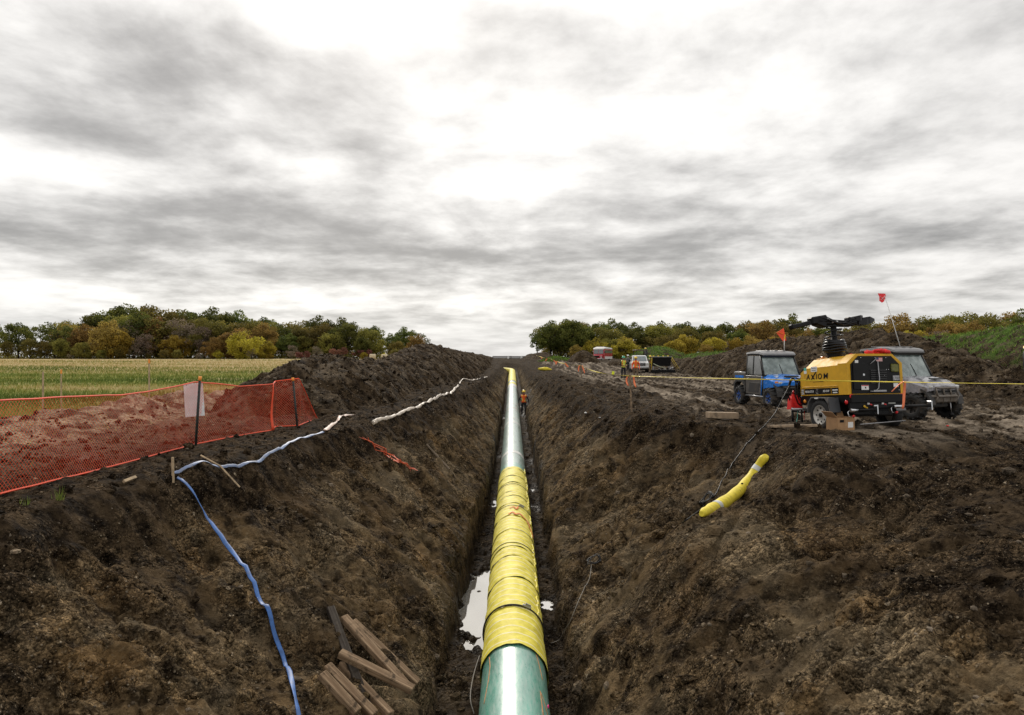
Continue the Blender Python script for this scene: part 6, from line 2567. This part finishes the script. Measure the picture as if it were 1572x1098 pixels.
# ------------------------------------------------------------------ people
M_SKIN = paint('skin', (0.34, 0.19, 0.13), 0.55)
M_BOOT = paint('boot_leather', (0.020, 0.015, 0.011), 0.7, dirt=.4)
M_NAVY = paint('navy_work_jacket', (0.012, 0.014, 0.020), 0.8)
M_DKTR = paint('dark_trousers', (0.014, 0.016, 0.022), 0.85, dirt=.15)
M_TAN = paint('tan_canvas_trousers', (0.17, 0.12, 0.075), 0.85, dirt=.2)
M_GREYJ = paint('grey_jacket', (0.11, 0.11, 0.11), 0.85)
M_VORA = paint('orange_vest_fabric', (0.90, 0.13, 0.02), 0.65)
M_VLIM = paint('lime_reflective_tape', (0.62, 0.72, 0.10), 0.45)
M_HATY = paint('yellow_hard_hat', (0.85, 0.58, 0.01), 0.3, coat=.5)
M_HATG = paint('green_hard_hat', (0.01, 0.38, 0.20), 0.3, coat=.5)
M_HATW = paint('white_hard_hat', (0.75, 0.75, 0.73), 0.3, coat=.5)
M_HAIR = paint('dark_hair', (0.015, 0.011, 0.009), 0.8)


def build_person(label, loc, facing, jacket, trousers, hat, vest, arms='down', stride=0.0, bend=0.0, group='workers on the pipeline strip'):
    """one skinned body facing local -y; facing = rotation about z"""
    sk = {}
    E = []

    def J(n, p, r, parent=None):
        sk[n] = (Vector(p), r)
        if parent:
            E.append((parent, n))
    s = stride
    J('pelvis', (0, 0, .95), .135)
    J('waist', (0, -.01, 1.08), .125, 'pelvis')
    J('chest', (0, -.01 - bend * .5, 1.28), .15, 'waist')
    J('upper', (0, 0 - bend, 1.42), .13, 'chest')
    J('neck', (0, -.005 - bend, 1.52), .06, 'upper')
    J('head0', (0, -.02 - bend, 1.60), .085, 'neck')
    J('head1', (0, -.015 - bend, 1.70), .092, 'head0')
    J('head2', (0, -.01 - bend, 1.77), .07, 'head1')
    for q, nm in ((1, 'l'), (-1, 'r')):
        st = s * q
        J('hip' + nm, (.10 * q, 0, .88), .10, 'pelvis')
        J('thigh' + nm, (.115 * q, -.10 * st, .68), .088, 'hip' + nm)
        J('knee' + nm, (.12 * q, -.20 * st - .02, .49), .066, 'thigh' + nm)
        J('calf' + nm, (.122 * q, -.18 * st + .02, .32), .062, 'knee' + nm)
        J('ankle' + nm, (.125 * q, -.22 * st + .03, .10), .050, 'calf' + nm)
        J('heel' + nm, (.125 * q, -.22 * st + .02, .05), .052, 'ankle' + nm)
        J('toe' + nm, (.14 * q, -.22 * st - .16, .04), .042, 'heel' + nm)
        J('shoulder' + nm, (.19 * q, -bend, 1.42), .075, 'upper')
        if arms == 'down':
            el, wr, hd = (.27 * q, .03 - bend, 1.15), (.28 * q, -.08 - bend, .91), (.275 * q, -.11 - bend, .82)
        elif arms == 'front':
            el, wr, hd = (.27 * q, .0 - bend, 1.16), (.15 * q, -.22 - bend, 1.10), (.08 * q, -.27 - bend, 1.10)
        else:
            el, wr, hd = (.33 * q, .04 - bend, 1.18), (.36 * q, -.05 - bend, .96), (.36 * q, -.08 - bend, .87)
        J('elbow' + nm, el, .052, 'shoulder' + nm)
        J('wrist' + nm, wr, .036, 'elbow' + nm)
        hdv = Vector(hd)
        dv = (hdv - Vector(wr)).normalized()
        J('palm' + nm, hd, .034, 'wrist' + nm)
        sd = Vector((0, 1, 0)) if abs(dv.z) > .5 else Vector((1, 0, 0))
        for k in range(4):
            o = sd * (.033 - .022 * k)
            ln = (.070, .082, .078, .062)[k]
            J('f%d%s' % (k, nm), hdv + o + dv * .045, .0095, 'palm' + nm)
            J('g%d%s' % (k, nm), hdv + o + dv * (.045 + ln) + Vector((-.015 * q, -.012, 0)), .008, 'f%d%s' % (k, nm))
        J('t0' + nm, hdv - dv * .01 + sd * -.052 * (1 if abs(dv.z) > .5 else q), .011, 'palm' + nm)
        J('t1' + nm, hdv + dv * .04 + sd * -.066 * (1 if abs(dv.z) > .5 else q), .009, 't0' + nm)
    names = list(sk)
    me = bpy.data.meshes.new('body')
    me.from_pydata([sk[n][0] for n in names], [(names.index(a), names.index(b)) for a, b in E], [])
    tmp = bpy.data.objects.new('tmp_person', me)
    COL.objects.link(tmp)
    md = tmp.modifiers.new('skin', 'SKIN')
    md.use_smooth_shade = True
    for i, n in enumerate(names):
        v = me.skin_vertices[0].data[i]
        v.radius = (sk[n][1], sk[n][1] * (.72 if n in ('waist', 'chest', 'upper', 'pelvis') else 1.0))
        v.use_root = (n == 'pelvis')
    sb = tmp.modifiers.new('sub', 'SUBSURF')
    sb.levels = 1
    sb.render_levels = 1
    dg = bpy.context.evaluated_depsgraph_get()
    bm_ = bpy.data.meshes.new_from_object(tmp.evaluated_get(dg))
    bpy.data.objects.remove(tmp)
    bm_.name = 'body'
    bm_.materials.clear()
    for m in (jacket, trousers, M_BOOT, M_SKIN, M_HAIR):
        bm_.materials.append(m)
    hz = 1.535
    vest_faces = []
    for p in bm_.polygons:
        c = p.center
        if c.z > hz:
            p.material_index = 3 if (c.y < .03 - bend or c.z < 1.6) else 4
        elif c.z < .16 and abs(c.x) < .24:
            p.material_index = 2
        elif c.z < .98 and abs(c.x) < .215:
            p.material_index = 1
        elif abs(c.x) > .2 and c.z < .90 or (arms == 'front' and c.y < -.2 - bend and abs(c.x) < .16 and c.z < 1.2):
            p.material_index = 3
        else:
            p.material_index = 0
        if .97 < c.z < 1.50 and abs(c.x) < .205 and c.y > -.19 - bend:
            vest_faces.append(p.index)
    root = empty('person', loc, facing, label, 'person', group)
    obj('body', bm_, None, root)
    # face: nose, eyes, ears
    f = MB()
    yb = -bend
    f.mat(M_SKIN)
    f.blob((0, yb - .115, 1.655), .016, 1, 1, 0, (1, 1.2, 1.5))
    for q in (1, -1):
        f.blob((.088 * q, yb - .005, 1.665), .024, 2, 1, 0, (.4, .8, 1.2))
    f.mat(M_HAIR)
    for q in (1, -1):
        f.blob((.034 * q, yb - .100, 1.685), .011, 3, 1, 0, (1.2, .6, .8))
    f.box((0, yb - .105, 1.61), (.05, .012, .010))
    f.build('face', None, root)
    if vest:
        vb = bmesh.new()
        vb.from_mesh(bm_)
        vb.faces.ensure_lookup_table()
        ks = set(vest_faces)
        bmesh.ops.delete(vb, geom=[fc for fc in vb.faces if fc.index not in ks], context='FACES')
        vb.normal_update()
        for v in vb.verts:
            v.co += v.normal * .020
        vm = bpy.data.meshes.new('vest')
        for fc in vb.faces:
            c = fc.calc_center_median()
            lime = (1.06 < c.z < 1.12) or (.075 < abs(c.x) < .125 and c.z > 1.1)
            fc.material_index = 1 if lime else 0
        vb.to_mesh(vm)
        vb.free()
        vm.materials.append(vest[0])
        vm.materials.append(vest[1])
        o = obj('safety_vest', vm, None, root)
        md = o.modifiers.new('thick', 'SOLIDIFY')
        md.thickness = .008
    # hard hat
    h = MB()
    h.lathe([(.142, 0.0), (.146, .006), (.128, .012), (.127, .05), (.112, .095), (.075, .128), (.03, .142), (.0, .144)], (0, -.012 - bend, 1.715), (0, 0, 1), 18)
    h.box((0, -.15 - bend, 1.722), (.15, .08, .012), (.15, 0, 0), .004)
    h.box((0, -.012 - bend, 1.855), (.022, .2, .012), None, .004)
    h.build('hard_hat', hat, root)
    return root


def person_at(px, py, d, label, rz, *a, **k):
    x = (px - 786) / FPX * d
    z = float(topz(np.array([x]), np.array([d]))[0])
    return build_person(label, (x, d, z - .01), rz, *a, **k)


VEST1 = (M_VORA, M_VLIM)
VEST2 = (M_VLIM, M_VORA)
person_at(804, 630, 49.3, 'worker in yellow helmet and orange vest walking in the trench beside the pipe', 0.0, M_NAVY, M_DKTR, M_HATY, VEST1, arms='wide', stride=.5, group=None)
person_at(957, 581, 53.5, 'worker in green helmet and lime vest standing left of the white pickup', R(20), M_NAVY, M_DKTR, M_HATG, VEST2, arms='front', stride=.2)
person_at(976, 582, 53.0, 'worker in yellow helmet with orange sleeves in front of the white pickup', R(-10), M_VORA, M_TAN, M_HATY, VEST1, arms='down', stride=.25)
person_at(998, 572, 71.0, 'worker in tan trousers standing right of the white pickup', R(60), M_GREYJ, M_TAN, M_HATY, VEST2, arms='down', stride=.1)
person_at(964, 566, 80.0, 'worker in white helmet behind the left side of the pickup', R(200), M_GREYJ, M_DKTR, M_HATW, None, arms='down')
person_at(991, 556, 86.0, 'worker in yellow helmet up on the brown machine behind the pickup', R(180), M_GREYJ, M_DKTR, M_HATY, None, arms='front')
bpy.data.objects['person.005'].location.z += .95
person_at(1574, 590, 42.0, 'worker in yellow helmet half cut off at the right picture edge', R(40), M_GREYJ, M_DKTR, M_HATY, None, arms='down')


# ------------------------------------------------------------------ caution tape and its stakes
M_TAPE = paint('yellow_caution_tape', (0.78, 0.62, 0.05), 0.5, var=.1)
M_FLAGO = paint('orange_flagging', (0.95, 0.24, 0.10), 0.6)


def tape_stakes():
    pts = []
    spec = [(970, 632, 20.8, 1.2, 'wooden stake holding the yellow tape at the near corner'), (893, 566, 54.0, 1.15, 'second tape stake along the strip, wrapped with orange ribbon'),
            (845, 556, 104.0, 1.2, 'third tape stake, far along the strip'), (822, 551, 150.0, 1.3, 'farthest tape stake near the end of the trench')]
    for (px, py, d, h, lab) in spec:
        x = (px - 786) / FPX * d
        z = H(x, d)
        o = stake(px, py, d, h, lab, lean=(-.06, 0), r=.02 * (1 + d / 150), mat=M_WOODD, group='stakes of the caution tape', name='tape_stake')
        pts.append(Vector((x - .05, d, z + h * .95)))
    near = Vector((9.25, 12.0, 1.215))
    xo = 11.0
    o = stake(1600, 700, 11.4, 1.2, 'tape stake just outside the right picture edge', r=.02, group='stakes of the caution tape', name='tape_stake', mat=M_WOODD)
    end = Vector((near.x + .25, near.y - .4, 1.22))

    def strip(a, b, sag, w, label, n=40, name='caution_tape'):
        P, U = [], []
        for i in range(n + 1):
            t = i / n
            q = a.lerp(b, t)
            q.z -= sag * 4 * t * (1 - t)
            P.append(q)
            ang = .5 + .8 * math.sin(t * 9)
            dv = (b - a).normalized()
            up = Vector((0, 0, 1))
            side = dv.cross(up).normalized()
            U.append(tuple(side * math.cos(ang) + up * math.sin(ang)))
        o = MB().tube(P, w / 2, 6, flat=.12, up=U).build(name, M_TAPE)
        return tag(o, label, 'caution tape', 'lengths of yellow caution tape')
    strip(pts[0], end, .02, .024, 'near length of yellow caution tape stretched in front of the generator')
    strip(pts[0], pts[1], .16, .05, 'middle length of yellow tape from the corner stake past the workers')
    strip(pts[1], pts[2], .20, .085, 'far length of yellow tape beyond the second stake')
    strip(pts[2], pts[3], .15, .10, 'farthest length of yellow tape near the trench end')
    # hanging ribbons
    def ribbon_at(p, L, w, label, k, mat=M_FLAGO, dx=.0):
        rn = random.Random(k)
        P = [p + Vector((dx * t + .04 * math.sin(3 * t + k), .03 * math.sin(5 * t), -L * t)) for t in [q / 8 for q in range(9)]]
        o = MB().tube(P, [w * .5 * (0.7 + .5 * math.sin(2.2 * q / 8 + .6)) for q in range(9)], 6, flat=.15, up=(0, -1, .1)).build('flagging_ribbon', mat)
        tag(o, label, 'ribbon', 'orange flagging ribbons')
    q = pts[0].lerp(end, .745)
    ribbon_at(q, .56, .05, 'long orange ribbon hanging from the tape at the generator rear', 1)
    o = MB().tube([q, q + Vector((-.10, -.02, -.06)), q + Vector((-.24, 0, -.21))], .02, 6, flat=.3).build('flagging_ribbon', M_FLAGO)
    tag(o, 'orange ribbon tail slanting left from the tape knot at the generator', 'ribbon', 'orange flagging ribbons')
    ribbon_at(pts[0] + Vector((.06, -.05, -.02)), .32, .05, 'orange ribbon at the corner tape stake, right one', 2, dx=.14)
    ribbon_at(pts[0] + Vector((-.10, -.05, -.02)), .28, .045, 'orange ribbon at the corner tape stake, left one', 3, dx=.04)
    ribbon_at(pts[1] + Vector((-.1, -.1, .02)), .50, .09, 'orange ribbon on the second tape stake, left one', 4, dx=-.15)
    ribbon_at(pts[1] + Vector((.12, -.1, .0)), .60, .09, 'orange ribbon on the second tape stake, right one', 5, dx=.1)
    for k, (a, b, t, words) in enumerate(((1, 2, .35, 'third stretch, nearest the second stake'), (1, 2, .62, 'third stretch, middle of the span'), (1, 2, .8, 'third stretch, toward the third stake'),
                                         (2, 3, .15, 'far stretch, just past the third stake'), (2, 3, .55, 'far stretch, middle of the span'))):
        ribbon_at(pts[a].lerp(pts[b], t) + Vector((0, -.1, -.1)), .42, .15, 'small orange ribbon on the tape, ' + words, 10 + k, dx=.3 * (-1) ** k)
    g = pts[0].lerp(pts[1], .17) + Vector((0, 0, -.02))
    tag(MB().box(g, (.10, .02, .12), (0, .2, .2), .01).build('tape_tag', paint('neon_yellow_tag', (.75, .85, .03), .5)), 'neon yellow tag hanging on the tape left of the corner stake', 'tag')


tape_stakes()


# ------------------------------------------------------------------ yellow sand sock, cables and small litter
def sand_sock():
    A = [hit(1077, 799), hit(1100, 786), hit(1126, 770), hit(1146, 749), hit(1163, 727), hit(1176, 707)]
    a, b, c = A[0], (A[2] + A[3]) / 2, A[-1]
    ctl = 2 * b - (a + c) / 2
    P = []
    for i in range(31):
        t = i / 30
        q = a * (1 - t) ** 2 + ctl * 2 * t * (1 - t) + c * t * t
        P.append(q)
    gz = [float(topz(np.array([q.x]), np.array([q.y]))[0]) for q in P]
    lift_ = float(np.percentile(np.array(gz) - np.array([q.z for q in P]), 75))
    for q in P:
        q.z += lift_ + .04
    n = len(P)
    root = empty('sand_sock', P[0], 0, 'yellow filled sock tube lying on the right trench slope', 'sock tube')
    rel = [p - P[0] for p in P]
    rad = [(.04 if i == 0 else .085 if i < 3 else .108 + .006 * math.sin(i * 1.1)) for i in range(n)]
    rad[-1] = .06
    rad[-2] = .10
    MB().tube(rel, rad, 20).build('sock', M_WRAPY, root)
    for i0, i1 in ((n - 7, n - 4), (4, 6)):
        MB().tube(rel[i0:i1], [r + .004 for r in rad[i0:i1]], 20, cap=False).build('tape_band', M_SLEEVE, root)
    m = MB()
    c = rel[n // 2 + 1]
    for k in range(5):
        m.blob(c + Vector((-.045 + .016 * (k % 3), -.095, .045 + .03 * (k - 2))), .022, k, 1, .3, (1.4, .25, .7))
    m.build('ink_mark', M_BLK, root)


M_WRAPY = paint('yellow_sock_fabric', (0.72, 0.58, 0.035), 0.6, var=.15, scale=9, dirt=.15, dirtcol=(.25, .19, .05), bump=.3)
sand_sock()
o = MB()
c = hit(835, 567)
o.blob((0, 0, .18), .42, 3, 2, .15, (1.7, .8, .55))
o.blob((.62, 0, .12), .22, 4, 2, .2, (1.6, .8, .5))
o = o.build('yellow_sack', M_WRAPY)
o.location = c
tag(o, 'yellow sack lying on the bank above the far trench', 'sack')


def cable(pix, r, label, mat, cat='cable', lift=.05, name='power_cable', free=None):
    P = []
    for i, q in enumerate(pix):
        if len(q) == 3:
            P.append(at(*q))
        else:
            h_ = hit(*q)
            P.append(h_ + Vector((0, 0, lift)))
    pts = []
    for i in range(len(P) - 1):
        p0, p1, p2, p3 = P[max(0, i - 1)], P[i], P[i + 1], P[min(len(P) - 1, i + 2)]
        for s in range(6):
            t = s / 6
            pts.append(0.5 * ((2 * p1) + (p2 - p0) * t + (2 * p0 - 5 * p1 + 4 * p2 - p3) * t * t + (3 * p1 - p0 - 3 * p2 + p3) * t ** 3))
    pts.append(P[-1])
    gz = topz(np.array([q.x for q in pts]), np.array([q.y for q in pts]))
    for q, g_ in zip(pts, gz):
        q.z = max(q.z, float(g_) + r)
    return tag(MB().tube(pts, r, 6).build(name, mat), label, cat)


cable([(1212, 590, 17.2), (1203, 607, 16.9), (1190, 632, 16.6), (1172, 657), (1150, 680), (1130, 706), (1115, 730), (1098, 762), (1080, 780), (1060, 797), (1047, 806)], .013,
      'black power cable running from the generator down the right slope', M_BLK)


def coil(px, py, r, n, label, mat, rr, tilt=.5):
    c = hit(px, py)
    nrm = ground_normal(c.x, c.y)
    e1 = nrm.orthogonal().normalized()
    e2 = nrm.cross(e1)
    rn = random.Random(n)
    pts = []
    for k in range(n * 24):
        a = 2 * math.pi * k / 24
        q = r * (1 + .18 * math.sin(a * .37 + 1) + .1 * math.sin(a * 1.3))
        pts.append(c + e1 * math.cos(a) * q + e2 * math.sin(a) * q * .8 + nrm * (.03 + .012 * (k // 24) + .02 * math.sin(a * 2.1)))
    return tag(MB().tube(pts, rr, 6).build('cable_coil_loop', mat), label, 'cable coil')


coil(1087, 766, .16, 4, 'loose coil of black cable beside the yellow sock tube', M_BLK, .012)
coil(913, 861, .13, 4, 'small coil of black cord on the right trench wall', M_BLK, .009)
cable([(908, 868), (905, 890), (896, 908), (886, 930), (876, 955), (866, 972), (858, 985), (846, 990)], .006, 'thin grey cord hanging down the right trench wall', paint('grey_cord', (.22, .20, .17), .7), 'cord', name='thin_cord')
cable([(736, 1010), (727, 1040), (722, 1075), (728, 1100)], .008, 'thin dark cord on the floor left of the green pipe', paint('grey_cord', (.22, .20, .17), .7), 'cord', name='thin_cord')

for k, (px, py, words) in enumerate(((899, 633, 'on the lip of the right bank'), (921, 640, 'a little right of the bright one on the right bank'), (1455, 653, 'on the pad right of the grey vehicle'))):
    c = hit(px, py)
    o = MB().blob((0, 0, 0), .045 if k == 0 else .03, k, 1, .35, (1.6, .8, .6)).build('litter_scrap', M_WHITE if k < 2 else M_REDF)
    o.location = c + Vector((0, 0, .02))
    tag(o, '%s scrap of litter %s' % ('white' if k < 2 else 'red', words), 'litter', 'litter scraps')


# ------------------------------------------------------------------ far end of the strip
def far_end():
    Mm = paint('old_mat_timber', (.045, .033, .025), .85, var=.3, dirt=.2)
    for i, (px, w) in enumerate(((771, 5.0), (792, 4.5), (812, 4.0))):
        d = 170 + 3 * i
        x = (px - 786) / FPX * d
        z = H(x, d)
        root = empty('timber_mat_stack', (x, d, z), R(4 * i), ['leftmost stack of dark timber mats beyond the trench end', 'middle stack of dark timber mats beyond the trench end', 'rightmost stack of dark timber mats beyond the trench end'][i],
                     'timber mats', 'stacks of timber mats')
        for k in range(4):
            MB().box((.1 * math.sin(k * 2 + i), 0, -.08 + .24 * k), (w - .2 * (k % 2), 1.2, .19), None, .02).build('mat_board', Mm, root)
        if i < 2:
            MB().box((w * .3, -.65, .35), (.5, .1, .6), (0, .3, 0), .02).build('white_panel', M_WHITE, root)
    for i, px in enumerate((572, 590)):
        d = 165
        x = (px - 786) / FPX * d
        z = H(x, d)
        mb = MB()
        mb.lathe([(0, -.7), (.62, -.7), (.68, -.6), (.68, .6), (.62, .7), (0, .7)], (0, 0, .60), (1, .35, 0), 20)
        root = mb.build('hay_bale', paint('pale_hay', (.50, .42, .28), .9, var=.3))
        root.location = (x, d, z)
        tag(root, ('left' if i == 0 else 'right') + ' one of two round hay bales in front of the left wood', 'hay bale', 'round hay bales')


far_end()
